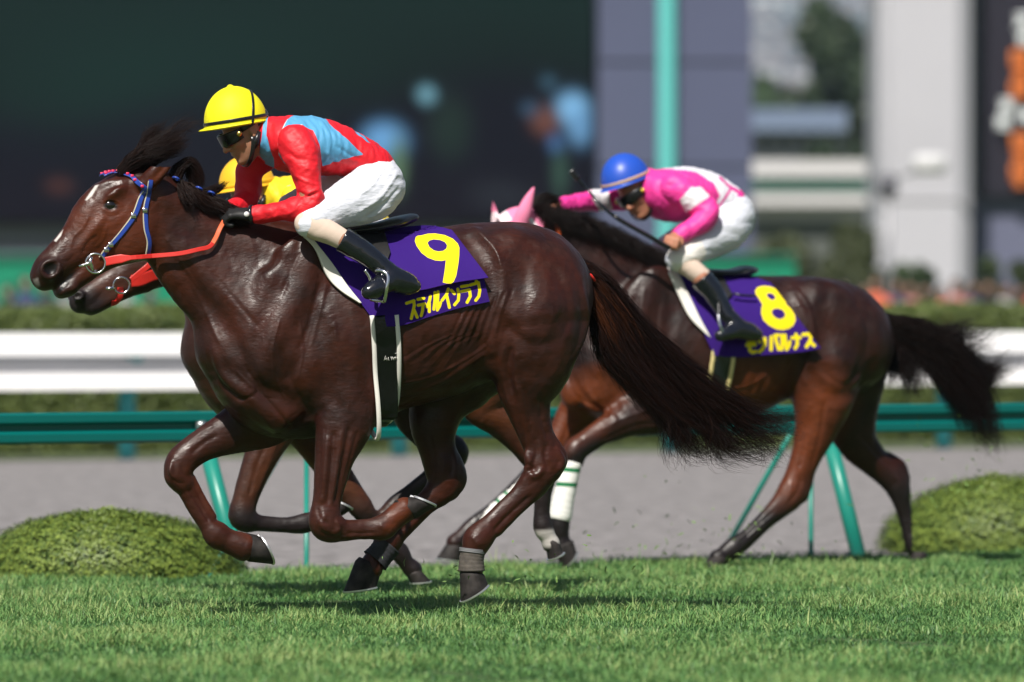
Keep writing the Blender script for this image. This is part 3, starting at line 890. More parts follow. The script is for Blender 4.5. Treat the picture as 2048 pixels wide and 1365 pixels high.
# lamp post
root, org = building('lamp_post', 112, 1776, 'thin lamp post in front of the pale concrete pillar', 'lamp post')
b = MB(); p_ = W(1776, 345, 112) - org
b.sweep([(p_[0], 0, 0), (p_[0], 0, p_[2])], 0.055, 10).obj('pole', mat('lamp_grey', (0.3, 0.3, 0.32), 0.4, metal=.5), root)
MB().box((p_[0], 0, p_[2] - 0.25), (0.34, 0.3, 0.42), 0, 0.08).obj('lamp_head', mat('lamp_dark', (0.10, 0.10, 0.12), 0.4), root)
MB().box((p_[0] + .75, 0, p_[2] + 0.15), (0.62, 0.3, 0.36), 0, 0.12).obj('floodlight', mat('lamp_white', (0.6, 0.6, 0.62), 0.6), root)
MB().sweep([(p_[0], 0, p_[2] - .1), (p_[0] + .5, 0, p_[2])], 0.03, 8).obj('arm', mat('lamp_grey2', (0.3, 0.3, 0.32), 0.4, metal=.5), root)

# ---- crowd behind the hedge
def spectator():
    root = empty('person', (0, 0, 0), 0, 'x', 'person')
    v = Vol((-.4, -.3, -.02), (.4, .3, 1.8), 0.02)
    for sx in (-1, 1):
        v.tube([(sx * .1, 0, .9, .085, 1), (sx * .1, 0, .5, .06, 1), (sx * .11, 0, .1, .042, 1)], .02)
        v.tube([(sx * .11, -.05, .04, .04, 1), (sx * .13, -.18, .03, .035, 1)], .02)
        v.tube([(sx * .19, 0, 1.38, .05, 1), (sx * .25, .02, 1.12, .042, 1), (sx * .24, -.1, .9, .035, 1), (sx * .23, -.14, .82, .03, 1)], .02)
    v.tube([(0, 0, .92, .15, .7), (0, 0, 1.1, .14, .7), (0, 0, 1.32, .17, .65), (0, 0, 1.42, .1, .7), (0, 0, 1.5, .05, 1), (0, 0, 1.56, .05, 1)], .03)
    v.blob((0, -.01, 1.64), (.078, .095, .115), .02)
    v.blob((0, -.105, 1.63), (.014, .02, .02), .01)
    V, Q = v.skin(2); mesh_obj('body', V, Q, mat('crowd_skin', (.26, .14, .10), .6), root)
    v = Vol((-.4, -.3, .6), (.4, .3, 1.6), 0.02)
    for sx in (-1, 1): v.tube([(sx * .19, 0, 1.38, .065, 1), (sx * .25, .02, 1.12, .055, 1), (sx * .25, -.05, 1.0, .05, 1)], .03)
    v.tube([(0, 0, .88, .175, .7), (0, 0, 1.1, .16, .72), (0, 0, 1.32, .19, .68), (0, 0, 1.44, .1, .7)], .03)
    V, Q = v.skin(2); sh = mesh_obj('shirt', V, Q, mat('crowd_shirt', (.5, .5, .5), .8), root)
    v = Vol((-.3, -.3, -.02), (.3, .3, 1.1), 0.02)
    for sx in (-1, 1): v.tube([(sx * .1, 0, .9, .105, 1), (sx * .1, 0, .5, .08, 1), (sx * .11, 0, .08, .065, 1)], .02)
    V, Q = v.skin(2); mesh_obj('trousers', V, Q, mat('crowd_trousers', (.03, .035, .06), .8), root)
    v = Vol((-.2, -.2, 1.4), (.2, .2, 1.9), 0.015)
    v.blob((0, .012, 1.665), (.088, .102, .115), .02); v.clip((0, -.06, 1.62), (0, -1, -.75))
    V, Q = v.skin(2); mesh_obj('hair', V, Q, mat('crowd_hair', (.012, .01, .01), .5), root)
    return root
sp = spectator()
shirts = {'red': (.60, .06, .05), 'orange': (.62, .13, .07), 'white': (.45, .45, .48), 'black': (.02, .02, .025), 'navy': (.03, .04, .12), 'pink': (.40, .17, .16), 'grey': (.25, .25, .27)}
sm_ = {k: mat('shirt_' + k, c, .8) for k, c in shirts.items()}
crowd = [(18, 'black'), (52, 'navy'), (92, 'black'), (128, 'grey'), (250, 'white'), (300, 'navy'), (1545, 'orange'), (1590, 'pink'), (1640, 'grey'), (1690, 'black'), (1725, 'red'), (1752, 'orange'), (1790, 'navy'), (1820, 'pink'), (1852, 'black'), (1884, 'orange'),
         (1912, 'pink'), (1945, 'navy'), (1978, 'black'), (2008, 'white'), (2040, 'black'), (2080, 'red'), (-40, 'grey'), (-90, 'white')]
crowd_labels = ['blurred dark-topped spectator nearest the left edge', 'blurred navy-topped spectator, second from the left edge', 'blurred black-topped spectator left of the leading horse\'s muzzle', 'blurred grey-topped spectator under the leading horse\'s muzzle',
 'blurred grey-white-topped spectator under the red noseband', 'blurred navy-topped spectator right of the red noseband', 'orange-topped spectator just above number 8\'s croup, left one', 'pink-topped spectator above number 8\'s croup',
 'grey-topped spectator above number 8\'s croup', 'black-topped spectator just right of number 8\'s croup', 'red-topped spectator right of number 8\'s croup', 'orange-topped spectator right beside the red-topped one', 'navy-topped spectator under the thin lamp post',
 'pink-topped spectator at the foot of the pale pillar', 'black-topped spectator at the foot of the pale pillar', 'orange-topped spectator at the pale pillar\'s right foot', 'pink-topped spectator right of the pale pillar\'s orange-topped one', 'navy-topped spectator left of the small leafy tree',
 'black-topped spectator before the small leafy tree', 'white-topped spectator near the right edge', 'black-topped spectator at the right edge', 'red-topped spectator beyond the right edge', 'grey-topped spectator beyond the left edge', 'white-topped spectator beyond the left edge']
for i, (p_, c_) in enumerate(crowd):
    o = sp if i == 0 else copy_tree(sp)
    d_ = 97 + (i * 37 % 9)
    o.location = ((p_ - 1024) * d_ / F, CAMY + d_, 0)
    o.rotation_euler = (0, 0, ((i * 53) % 7 - 3) * .2)
    sc_ = 0.98 + ((i * 29) % 5) * .02; o.scale = (sc_, sc_, sc_)
    for ch in o.children:
        if ch.name.startswith('shirt'):
            if i > 0: ch.data = ch.data.copy()
            ch.data.materials[0] = sm_[c_]
    o['group'] = 'crowd standing behind the hedge'
    o['label'] = crowd_labels[i]

# ---- air between here and the hills
hz = mesh_obj('haze', [(x, y, z) for z in (-1.02, 620) for y in (-62, 6600) for x in (-2500, 2500)], [(0, 2, 3, 1), (4, 5, 7, 6), (0, 1, 5, 4), (1, 3, 7, 5), (3, 2, 6, 7), (2, 0, 4, 6)], mat('tmp', (1, 1, 1)), smooth=False)
hm = bpy.data.materials.new('haze'); hm.use_nodes = True; hn = hm.node_tree; hn.nodes.clear()
ho = hn.nodes.new('ShaderNodeOutputMaterial'); hv = hn.nodes.new('ShaderNodeVolumePrincipled')
hv.inputs['Color'].default_value = (0.55, 0.75, 1.0, 1); hv.inputs['Density'].default_value = 0.00012; hv.inputs['Anisotropy'].default_value = 0.0
hn.links.new(hv.outputs[0], ho.inputs['Volume'])
hz.data.materials.clear(); hz.data.materials.append(hm); tag(hz, kind='stuff')

# ================================================================== HORSES
def coat_mat(name, base, dark, red, legs=None, gloss=0.42):
    """short wet coat: mottled brown; attribute 'dark' turns the points (legs, muzzle) dark"""
    m, nt, bs = new_mat(name)
    tc = nt.nodes.new('ShaderNodeTexCoord')
    n = nt.nodes.new('ShaderNodeTexNoise'); n.inputs['Scale'].default_value = 5.5; n.inputs['Detail'].default_value = 7; n.inputs['Roughness'].default_value = 0.6
    nt.links.new(tc.outputs['Object'], n.inputs['Vector'])
    r = nt.nodes.new('ShaderNodeValToRGB')
    r.color_ramp.elements[0].position = 0.32; r.color_ramp.elements[1].position = 0.72
    r.color_ramp.elements[0].color = (*dark, 1); r.color_ramp.elements[1].color = (*base, 1)
    nt.links.new(n.outputs['Fac'], r.inputs[0])
    cur = r.outputs[0]
    def mixin(att, colr):
        nonlocal cur
        a = nt.nodes.new('ShaderNodeAttribute'); a.attribute_name = att
        mx = nt.nodes.new('ShaderNodeMix'); mx.data_type = 'RGBA'
        nt.links.new(a.outputs['Fac'], mx.inputs['Factor']); nt.links.new(cur, mx.inputs['A']); mx.inputs['B'].default_value = (*colr, 1)
        cur = mx.outputs['Result']
    # hair streaks
    n3 = nt.nodes.new('ShaderNodeTexNoise'); n3.inputs['Scale'].default_value = 70; n3.inputs['Detail'].default_value = 5
    mp3 = nt.nodes.new('ShaderNodeMapping'); mp3.inputs['Scale'].default_value = (.28, 1, 1); mp3.inputs['Rotation'].default_value = (0, .6, 0)
    nt.links.new(tc.outputs['Object'], mp3.inputs[0]); nt.links.new(mp3.outputs[0], n3.inputs['Vector'])
    mr3 = nt.nodes.new('ShaderNodeMapRange'); mr3.inputs['From Min'].default_value = .3; mr3.inputs['From Max'].default_value = .7; mr3.inputs['To Min'].default_value = .80; mr3.inputs['To Max'].default_value = 1.20
    nt.links.new(n3.outputs['Fac'], mr3.inputs['Value'])
    mixin('points', legs or (0.012, 0.009, 0.010)); mixin('red', red)
    vm = nt.nodes.new('ShaderNodeVectorMath'); vm.operation = 'SCALE'; nt.links.new(cur, vm.inputs[0]); nt.links.new(mr3.outputs[0], vm.inputs['Scale']); cur = vm.outputs[0]
    mixin('white', (0.62, 0.58, 0.55)); mixin('dark', (0.006, 0.004, 0.004))
    nt.links.new(cur, bs.inputs['Base Color'])
    bs.inputs['Specular IOR Level'].default_value = 0.36
    # sweat: uneven gloss
    n2 = nt.nodes.new('ShaderNodeTexNoise'); n2.inputs['Scale'].default_value = 14; n2.inputs['Detail'].default_value = 6
    nt.links.new(tc.outputs['Object'], n2.inputs['Vector'])
    mr = nt.nodes.new('ShaderNodeMapRange'); mr.inputs['To Min'].default_value = gloss - 0.10; mr.inputs['To Max'].default_value = gloss + 0.16
    mr.inputs['From Min'].default_value = 0.35; mr.inputs['From Max'].default_value = 0.65
    nt.links.new(n2.outputs['Fac'], mr.inputs['Value']); nt.links.new(mr.outputs[0], bs.inputs['Roughness'])
    bs.inputs['Sheen Roughness'].default_value = 0.4
    add_bump(nt, bs, 110, 0.40, 0.004, 4, stretch=((0.4, 1, 1), (0, 0.6, 0)))
    add_bump(nt, bs, 26, 0.16, 0.010, 4, stretch=((1.0, 1, 0.35), (0, 0.3, 0)))
    return m

def hair_mat(name, c0, c1):
    m, nt, bs = new_mat(name)
    an = nt.nodes.new('ShaderNodeAttribute'); an.attribute_name = 'tone'
    rp = nt.nodes.new('ShaderNodeValToRGB'); rp.color_ramp.elements[0].color = (*c0, 1); rp.color_ramp.elements[1].color = (*c1, 1)
    nt.links.new(an.outputs['Fac'], rp.inputs[0]); nt.links.new(rp.outputs[0], bs.inputs['Base Color'])
    bs.inputs['Roughness'].default_value = 0.45; bs.inputs['Specular IOR Level'].default_value = 0.18
    return m
M_hair_d = hair_mat('dark_horse_hair', (0.005, 0.0032, 0.0030), (0.036, 0.012, 0.0075))
M_hair_b = hair_mat('brown_horse_hair', (0.045, 0.014, 0.007), (0.16, 0.05, 0.018))
M_hair_k = hair_mat('black_horse_hair', (0.005, 0.0035, 0.0035), (0.022, 0.011, 0.009))
M_hoof = mat('hoof_horn', (0.026, 0.022, 0.021), 0.7, spec=.25, var=0.6, vscale=30, bump=(90, .4, .002, 3))
M_shoe = mat('aluminium_shoe', (0.70, 0.70, 0.72), 0.35, metal=0.8)
M_eye = mat('horse_eye', (0.006, 0.004, 0.004), 0.04, coat=1.0)
M_nost = mat('nostril', (0.02, 0.008, 0.008), 0.6)

def rotx(ang):      # in-plane rotation: axes rows for blobs, ang in photo sense (degrees clockwise seen from the camera)
    a = math.radians(ang); c, s_ = math.cos(a), math.sin(a)
    return np.array([[c, 0, -s_], [0, 1, 0], [s_, 0, c]])

class Horse:
    def __init__(s, fr, lo, hi, h, label, S_):
        s.fr = fr; s.u = fr.u; s.S = S_
        s.v = Vol(lo, hi, h)
        s.root = empty('racehorse', tuple(fr.O), fr.yaw, label, 'horse', 'racehorses galloping on the turf')
    def st(s, rows):
        """photo pixel stations (px,py,r,l,k) -> local"""
        out = []
        for q in rows:
            p = s.fr.P(q[0], q[1], q[3]); out.append((*p, q[2] * s.u, q[4] if len(q) > 4 else 1.0))
        return out
    def tube(s, rows, k=0.03, **kw): s.v.tube(s.st(rows), k, **kw)
    def blob(s, px, py, l, ra, rb, rl, ang=0, k=0.03, mode='add'):
        s.v.blob(s.fr.P(px, py, l), (ra * s.u, rl, rb * s.u), k, rotx(ang), mode)
    def both(s, px, py, l, ra, rb, rl, ang=0, k=0.03, mode='add'):
        c = s.fr.P(px, py, l)
        s.v.blob(c, (ra * s.u, rl, rb * s.u), k, rotx(ang), mode)
        c = c.copy(); c[1] = -c[1]
        s.v.blob(c, (ra * s.u, rl, rb * s.u), k, rotx(ang), mode)
    def groove(s, rows, k=0.02):
        for sg in (1, -1):
            st = s.st(rows)
            s.v.tube([(q[0], sg * q[1], q[2], q[3], q[4]) for q in st], k, mode='sub')
    def stroke(s, pts, r, off, k=0.025, mode='add', kk=.8, both=True, n=3):
        """muscle ridge (off < r) or furrow drawn on the skin found so far; r px (one number or one per point), off metres outwards"""
        off = off + .004 if mode == 'sub' else off - .003
        q = smooth_path(np.array(pts, float), n) if len(pts) > 2 else np.array(pts, float)
        p = s.surf(q[:, 0], q[:, 1], off, True)
        rr = np.interp(np.linspace(0, 1, len(p)), np.linspace(0, 1, len(np.atleast_1d(r))), np.atleast_1d(r)) * s.u
        e = np.sin(np.linspace(0, np.pi, len(p))) ** .5 * .55 + .45
        for sg in ((1, -1) if both else (1,)):
            s.v.tube([(a[0], sg * a[1], a[2], b * c, kk) for a, b, c in zip(p, rr, e)], k, mode=mode, sub=2)
    def finish_depth(s):
        s.dm = s.v.depth(-1)
        dm = s.dm.copy(); bad = np.isnan(dm)
        d0 = np.where(bad, 0, dm); w0 = (~bad).astype(float)
        for it in range(6):
            for ax in (0, 1):
                d0 = (np.roll(d0, 1, ax) + d0 * 2 + np.roll(d0, -1, ax)) / 4; w0 = (np.roll(w0, 1, ax) + w0 * 2 + np.roll(w0, -1, ax)) / 4
        s.dms = np.where(w0 > 0.02, d0 / np.maximum(w0, 1e-6), np.nan)
        s.dms[bad & (w0 < .3)] = np.nan
    def lmap(s, x, z, sm=True):
        M = s.dms if sm else s.dm
        gx = np.clip((np.asarray(x) - s.v.lo[0]) / s.v.h, 0, M.shape[0] - 1.001); gz = np.clip((np.asarray(z) - s.v.lo[2]) / s.v.h, 0, M.shape[1] - 1.001)
        i, k = np.floor(gx).astype(int), np.floor(gz).astype(int); f, g = gx - i, gz - k
        r = 0; wt = 0
        for a_ in (0, 1):
            for b_ in (0, 1):
                w_ = np.abs(1 - a_ - f) * np.abs(1 - b_ - g); v_ = M[i + a_, k + b_]; ok = ~np.isnan(v_)
                r = r + np.where(ok, w_ * np.nan_to_num(v_), 0); wt = wt + np.where(ok, w_, 0)
        return np.where(wt > 0.01, r / np.maximum(wt, 1e-6), 0.0)
    def surf(s, px, py, off=0.0, sm=True, l0=-0.2):
        px = np.asarray(px, float); py = np.asarray(py, float); l = np.full(np.broadcast(px, py).shape, l0)
        for _ in range(8):
            p = s.fr.Pn(px, py, l); l = 0.5 * l + 0.5 * (s.lmap(p[..., 0], p[..., 2], sm) - off)
        return s.fr.Pn(px, py, l)
    def path(s, pts, n=6, off=0.003, l0=-0.1, sm=False):
        q = smooth_path(np.array(pts, float), n)
        p = s.surf(q[:, 0], q[:, 1], 0.0, sm, l0); g = s.v.grad(p, 0.018)
        g[:, 1] = np.minimum(g[:, 1], -0.3); g /= np.linalg.norm(g, axis=1)[:, None]
        return p + g * off, g
    def attrs(s, V, px, py): return {}

def hoof(h, cf, cb, toe, heel, l, lat, name='hoof'):
    """horn capsule: photo pixels of coronet front / back and of the sole's toe / heel"""
    CF, CB, TO, HE = [h.fr.P(q[0], q[1], l) for q in (cf, cb, toe, heel)]
    V = []; Fc = []; n = 26
    lt = np.array([0, 1.0, 0])
    prof = [(-0.16, .84, .86), (-0.03, .97, .98), (0.0, 1.0, 1.02), (0.08, 1.0, 1.06), (0.35, 1.0, 1.08), (0.7, 1.0, 1.14), (0.97, 1.0, 1.2), (1.0, .985, 1.18), (1.0, .7, .85)]
    for f, q, ql in prof:
        A_, B_ = CF + (TO - CF) * f, CB + (HE - CB) * f
        c = (A_ + B_) / 2; r_ = (A_ - B_) / 2
        for j in range(n):
            th = 2 * math.pi * j / n; cx, cy = math.cos(th), math.sin(th)
            pin = 1.0 if cx > 0 else 1 - .18 * cx * cx
            V.append(c + r_ * q * cx + lt * lat * ql * cy * pin)
    for i in range(len(prof) - 1):
        for j in range(n):
            k = (j + 1) % n; Fc.append((i * n + j, i * n + k, (i + 1) * n + k, (i + 1) * n + j))
    Fc.append(tuple(range(n - 1, -1, -1)))
    dn = ((TO - CF) + (HE - CB)); dn /= np.linalg.norm(dn)
    V.append((TO + HE) / 2 - dn * .008)
    k0 = (len(prof) - 1) * n
    for j in range(n): Fc.append((k0 + j, k0 + (j + 1) % n, len(V) - 1))
    o = mesh_obj(name, V, Fc, M_hoof, h.root)
    sn = np.cross(TO - HE, lt); sn /= np.linalg.norm(sn); sn *= np.sign(sn @ dn)
    ring = []; c = (TO + HE) / 2; r_ = (TO - HE) / 2
    for j in range(27):
        th = math.radians(-155 + 310 * j / 26)
        ring.append(c + r_ * .93 * math.cos(th) + lt * lat * 1.12 * math.sin(th))
    vv, ff = strap(ring, np.tile(sn, (27, 1)), 0.018, 0.008)
    mesh_obj('horseshoe', vv, ff, M_shoe, o, smooth=False)
    return o

def leg_mask(px, py, cut):
    """1 inside the polygon list, soft edge in pixels"""
    m = np.zeros(px.shape)
    for poly, soft in cut:
        m = np.maximum(m, np.clip(0.5 - poly_sd(px, py, poly) / soft, 0, 1))
    return m

# ------------------------------------------------------------------ horse number 9
fr1 = Frame(800, 25.0, 17)
H1 = Horse(fr1, (-1.62, -0.42, -0.02), (0.95, 0.42, 1.80), 0.0056, 'dark liver chestnut racehorse in front, blue browband, wearing saddlecloth number 9', 1.0)
h = H1
# trunk
h.tube([(470, 690, 74, 0, .95), (530, 668, 130, 0, .78), (600, 664, 182, 0, .62), (680, 660, 194, 0, .64), (760, 650, 176, 0, .78), (840, 638, 168, 0, .82),
        (915, 614, 163, 0, .80), (985, 594, 150, 0, .86), (1045, 588, 140, 0, .88), (1072, 600, 114, 0, 1.0)], 0.04, sub=4)
h.tube([(468, 700, 72, 0, .95), (500, 778, 62, 0, 1.1), (560, 792, 84, 0, .95), (640, 780, 88, 0, .8), (715, 760, 66, 0, .8)], 0.05)
# neck
h.tube([(610, 600, 150, 0, .50), (530, 575, 138, 0, .50), (470, 556, 122, 0, .48), (415, 522, 103, 0, .46), (370, 480, 88, 0, .46), (334, 440, 80, 0, .46), (300, 412, 70, 0, .52)], 0.06)
# head
h.tube([(292, 404, 68, 0, .58), (258, 425, 82, 0, .55), (214, 442, 70, 0, .60), (165, 482, 47, 0, .72), (128, 515, 39, 0, .80), (101, 541, 36, 0, .82), (90, 552, 30, 0, .85)], 0.025)
h.both(262, 470, -.055, 52, 50, .040, 0, .03)                 # jowl
h.tube([(262, 482, 44, 0, .75), (222, 500, 36, 0, .8), (185, 530, 26, 0, .9), (150, 560, 20, 0, 1.2), (132, 577, 16, 0, 1.5)], 0.02)
h.tube([(140, 576, 15, 0, 1.9), (122, 583, 15, 0, 1.7)], 0.015)
h.both(232, 388, -.062, 26, 12, .026, -30, .025)              # brow
h.both(101, 538, -.052, 24, 20, .024, -30, .015)              # nostril rim
# ears laid back
for sg in (-1, 1):
    dx = 0 if sg < 0 else -14
    h.tube([(288 + dx, 372, 16, sg * .075, .8), (308 + dx, 352, 18, sg * .100, .7), (330 + dx, 330, 13, sg * .115, .7), (349 + dx, 311, 3, sg * .118, .7)], .012)
    h.tube([(304 + dx, 362, 7, sg * .125, .6), (326 + dx, 338, 6, sg * .132, .6), (338 + dx, 325, 3, sg * .13, .6)], .006, mode='sub')
# shoulder, chest and hindquarter masses
h.both(600, 570, -.165, 70, 110, .045, 22, .05)
h.both(560, 680, -.175, 62, 90, .050, 25, .04)
h.both(652, 720, -.185, 80, 75, .060, -10, .05)
h.tube([(468, 720, 34, -.075, 1), (500, 788, 38, -.085, 1), (560, 830, 34, -.10, 1)], .035)
h.tube([(468, 720, 34, .075, 1), (500, 788, 38, .085, 1), (560, 830, 34, .10, 1)], .035)
h.both(1020, 540, -.13, 85, 75, .11, 20, .05)
h.both(1085, 640, -.13, 75, 100, .085, 10, .05)
h.both(1020, 690, -.17, 55, 70, .060, 15, .04)
# near fore leg, folded back
h.tube([(700, 790, 72, -.16, .62), (688, 850, 57, -.17, .66), (672, 905, 42, -.175, .72), (661, 960, 33, -.18, .78), (653, 1005, 28, -.18, .82), (650, 1042, 33, -.18, .85), (660, 1054, 31, -.18, .85)], .03)
h.tube([(655, 1052, 29, -.18, .85), (682, 1061, 22, -.18, .78), (715, 1059, 19.5, -.18, .7), (742, 1058, 21, -.18, .75), (765, 1055, 26, -.18, .85), (782, 1042, 24, -.18, .85), (797, 1030, 24, -.18, .9), (809, 1020, 25, -.18, .92)], .014)
h.tube([(745, 1066, 8, -.18, 1.2), (705, 1069, 8, -.18, 1.2), (678, 1070, 8, -.18, 1.2)], .014)
h.tube([(655, 880, 7, -.215, 1), (650, 940, 8, -.215, 1), (645, 1000, 7, -.212, 1)], .010)
# far fore leg, reaching forward
h.tube([(560, 800, 80, .12, .6), (520, 838, 60, .13, .62), (470, 860, 47, .14, .66), (422, 882, 36, .14, .7), (387, 902, 31, .14, .8), (362, 925, 31, .14, .85), (356, 948, 28, .14, .9), (362, 962, 24, .14, .9)], .03)
h.tube([(358, 952, 25, .14, .85), (374, 982, 19, .14, .8), (394, 1018, 17.5, .14, .8), (416, 1052, 18, .14, .85), (434, 1070, 27, .14, .85), (450, 1079, 25, .14, .85), (466, 1086, 26, .14, .9), (486, 1094, 29, .14, .92)], .014)
h.tube([(384, 958, 8, .14, 1.2), (400, 990, 8, .14, 1.2), (425, 1034, 8, .14, 1.2)], .008)
# near hind leg
h.tube([(1052, 640, 118, -.12, .78), (1062, 715, 88, -.135, .8), (1052, 775, 58, -.14, .8), (1056, 815, 45, -.14, .75), (1069, 860, 37, -.14, .72), (1081, 898, 34, -.14, .7), (1086, 930, 36, -.14, .72), (1076, 956, 32, -.14, .72), (1062, 975, 26, -.14, .75)], .03)
h.tube([(1064, 970, 29, -.14, .75), (1039, 996, 24, -.14, .7), (1010, 1023, 22.5, -.14, .66), (981, 1052, 22.5, -.14, .72), (957, 1078, 29, -.14, .85), (950, 1094, 26, -.14, .85), (944, 1116, 20, -.14, .9), (944, 1140, 23, -.14, .95)], .014)
h.tube([(1085, 872, 13, -.14, .8), (1108, 896, 16, -.14, .7), (1119, 922, 16, -.14, .75), (1108, 945, 14, -.14, .8)], .018)
h.tube([(1080, 980, 9, -.14, 1.2), (1040, 1018, 9, -.14, 1.2), (995, 1062, 10, -.14, 1.2)], .014)
h.blob(1060, 920, -.165, 12, 16, .015, 0, .012)
h.blob(1058, 958, -.165, 16, 12, .015, -40, .012)
# far hind leg
h.tube([(930, 730, 90, .12, .7), (885, 790, 64, .13, .7), (868, 845, 50, .13, .72), (874, 895, 38, .13, .72), (886, 935, 38, .13, .72), (890, 962, 36, .13, .72), (878, 985, 27, .13, .75)], .03)
h.tube([(882, 980, 28, .13, .75), (851, 1008, 24, .13, .7), (818, 1040, 23, .13, .7), (792, 1066, 23, .13, .82), (775, 1086, 27, .13, .85), (762, 1104, 22, .13, .85), (750, 1120, 22, .13, .9), (742, 1136, 25, .13, .95)], .014)
h.tube([(893, 905, 13, .13, .8), (912, 935, 16, .13, .75), (918, 962, 15, .13, .8), (905, 985, 12, .13, .8)], .018)
h.finish_depth()
# --- drawn on the skin: head
h.stroke([(205, 438), (185, 464), (162, 492)], 6, -.004, .02)
h.stroke([(246, 376), (228, 386), (212, 398)], 6, .004, .012)
h.stroke([(300, 372), (262, 366), (222, 368), (196, 376)], 7, -.004, .02)
h.stroke([(238, 400), (221, 411), (206, 415)], [4, 13, 4], .012, .010, 'sub')
h.stroke([(252, 445), (228, 470), (200, 500)], 6, .020, .03, 'sub')
h.stroke([(170, 450), (148, 478), (122, 505)], 7, .022, .03, 'sub')
h.stroke([(114, 526), (101, 539), (90, 545)], [8, 15, 8], -.004, .006, 'sub', both=True)
h.stroke([(157, 538), (144, 549), (132, 566), (112, 590)], 3, .004, .008, 'sub')
h.stroke([(318, 395), (322, 450), (316, 505)], 9, .016, .03, 'sub')
h.stroke([(200, 395), (190, 420), (180, 440)], 7, .020, .03, 'sub')
# neck and shoulder
h.stroke([(345, 515), (395, 585), (445, 655), (485, 720)], 10, .020, .04, 'sub')
h.stroke([(330, 420), (400, 470), (470, 500), (560, 520)], 12, .026, .05, 'sub')
h.stroke([(372, 500), (430, 560), (490, 620)], 16, -.022, .05)
h.stroke([(600, 480), (560, 560), (520, 650), (498, 740)], 11, .020, .04, 'sub')
h.stroke([(632, 500), (600, 580), (560, 660), (530, 740)], 16, -.018, .04)
h.stroke([(668, 520), (648, 600), (615, 690), (580, 760)], 9, .018, .035, 'sub')
h.stroke([(650, 620), (690, 690), (720, 760)], 20, -.028, .05)
h.stroke([(640, 640), (640, 700), (655, 780), (690, 830)], 8, .016, .03, 'sub')
h.stroke([(715, 560), (735, 640), (748, 730), (742, 800)], 10, .022, .04, 'sub')
h.stroke([(440, 770), (480, 800), (520, 800), (560, 830)], 6, .014, .02, 'sub')
h.stroke([(500, 735), (520, 780), (515, 800)], 7, .012, .02, 'sub')
h.stroke([(430, 700), (450, 750), (500, 790), (545, 850)], 10, -.008, .02)
h.stroke([(640, 820), (600, 850), (560, 870)], 7, .014, .02, 'sub')
# flank and quarters
h.stroke([(948, 462), (992, 505), (1003, 560), (996, 640), (984, 700)], 8, -.006, .03)
h.stroke([(930, 470), (972, 520), (982, 580), (975, 650), (960, 710)], 13, .028, .04, 'sub')
h.stroke([(1000, 640), (1045, 690), (1100, 690), (1150, 620)], 9, .024, .04, 'sub')
h.stroke([(1120, 540), (1140, 610), (1120, 690), (1090, 760)], 9, .022, .04, 'sub')
h.stroke([(1060, 480), (1045, 560), (1050, 640)], 10, .024, .05, 'sub')
h.stroke([(1155, 560), (1165, 640), (1145, 710)], 12, -.016, .03)
h.stroke([(1020, 690), (1016, 740), (1024, 800)], 6, .012, .02, 'sub')
h.stroke([(1032, 760), (1045, 810), (1055, 870), (1062, 910)], 6, -.004, .014, both=False)
# ribs and belly
for i_ in range(7):
    x_ = 790 + 26 * i_
    h.stroke([(x_, 640 + 4 * i_), (x_ + 16, 690), (x_ + 6, 750 - 4 * i_)], 7, .016, .03, 'sub')
h.stroke([(800, 790), (880, 760), (960, 710)], 6, -.004, .02)
# leg sinews
h.stroke([(652, 850), (650, 920), (645, 990)], 6, -.004, .010, both=False)
h.stroke([(686, 860), (674, 930), (662, 1005)], 5, -.003, .010, both=False)
h.stroke([(1050, 935), (1062, 950), (1056, 968)], 6, -.004, .008, both=False)
h.stroke([(1068, 905), (1058, 930), (1050, 940)], 5, -.003, .008, both=False)
h.stroke([(345, 925), (342, 945), (350, 962)], 5, -.003, .008, both=False)
h.stroke([(648, 1030), (650, 1052), (664, 1066)], 6, -.003, .008, both=False)
h.stroke([(650, 1032), (644, 1048), (654, 1062)], 7, .0, .008, both=False)
h.stroke([(668, 1040), (676, 1056), (670, 1068)], 6, .0, .008, both=False)
h.stroke([(762, 1052), (770, 1058)], 9, .0, .008, both=False)
h.stroke([(948, 1078), (956, 1088)], 10, .0, .008, both=False)
h.stroke([(1052, 905), (1060, 925), (1052, 945)], 8, .0, .008, both=False)
h.stroke([(1058, 955), (1074, 950), (1084, 940)], 8, .001, .008, both=False)
h.stroke([(1112, 900), (1122, 925), (1112, 944)], 9, .0, .010, both=False)
V, Q = h.v.skin(3)
px, py = fr1.pix(V)
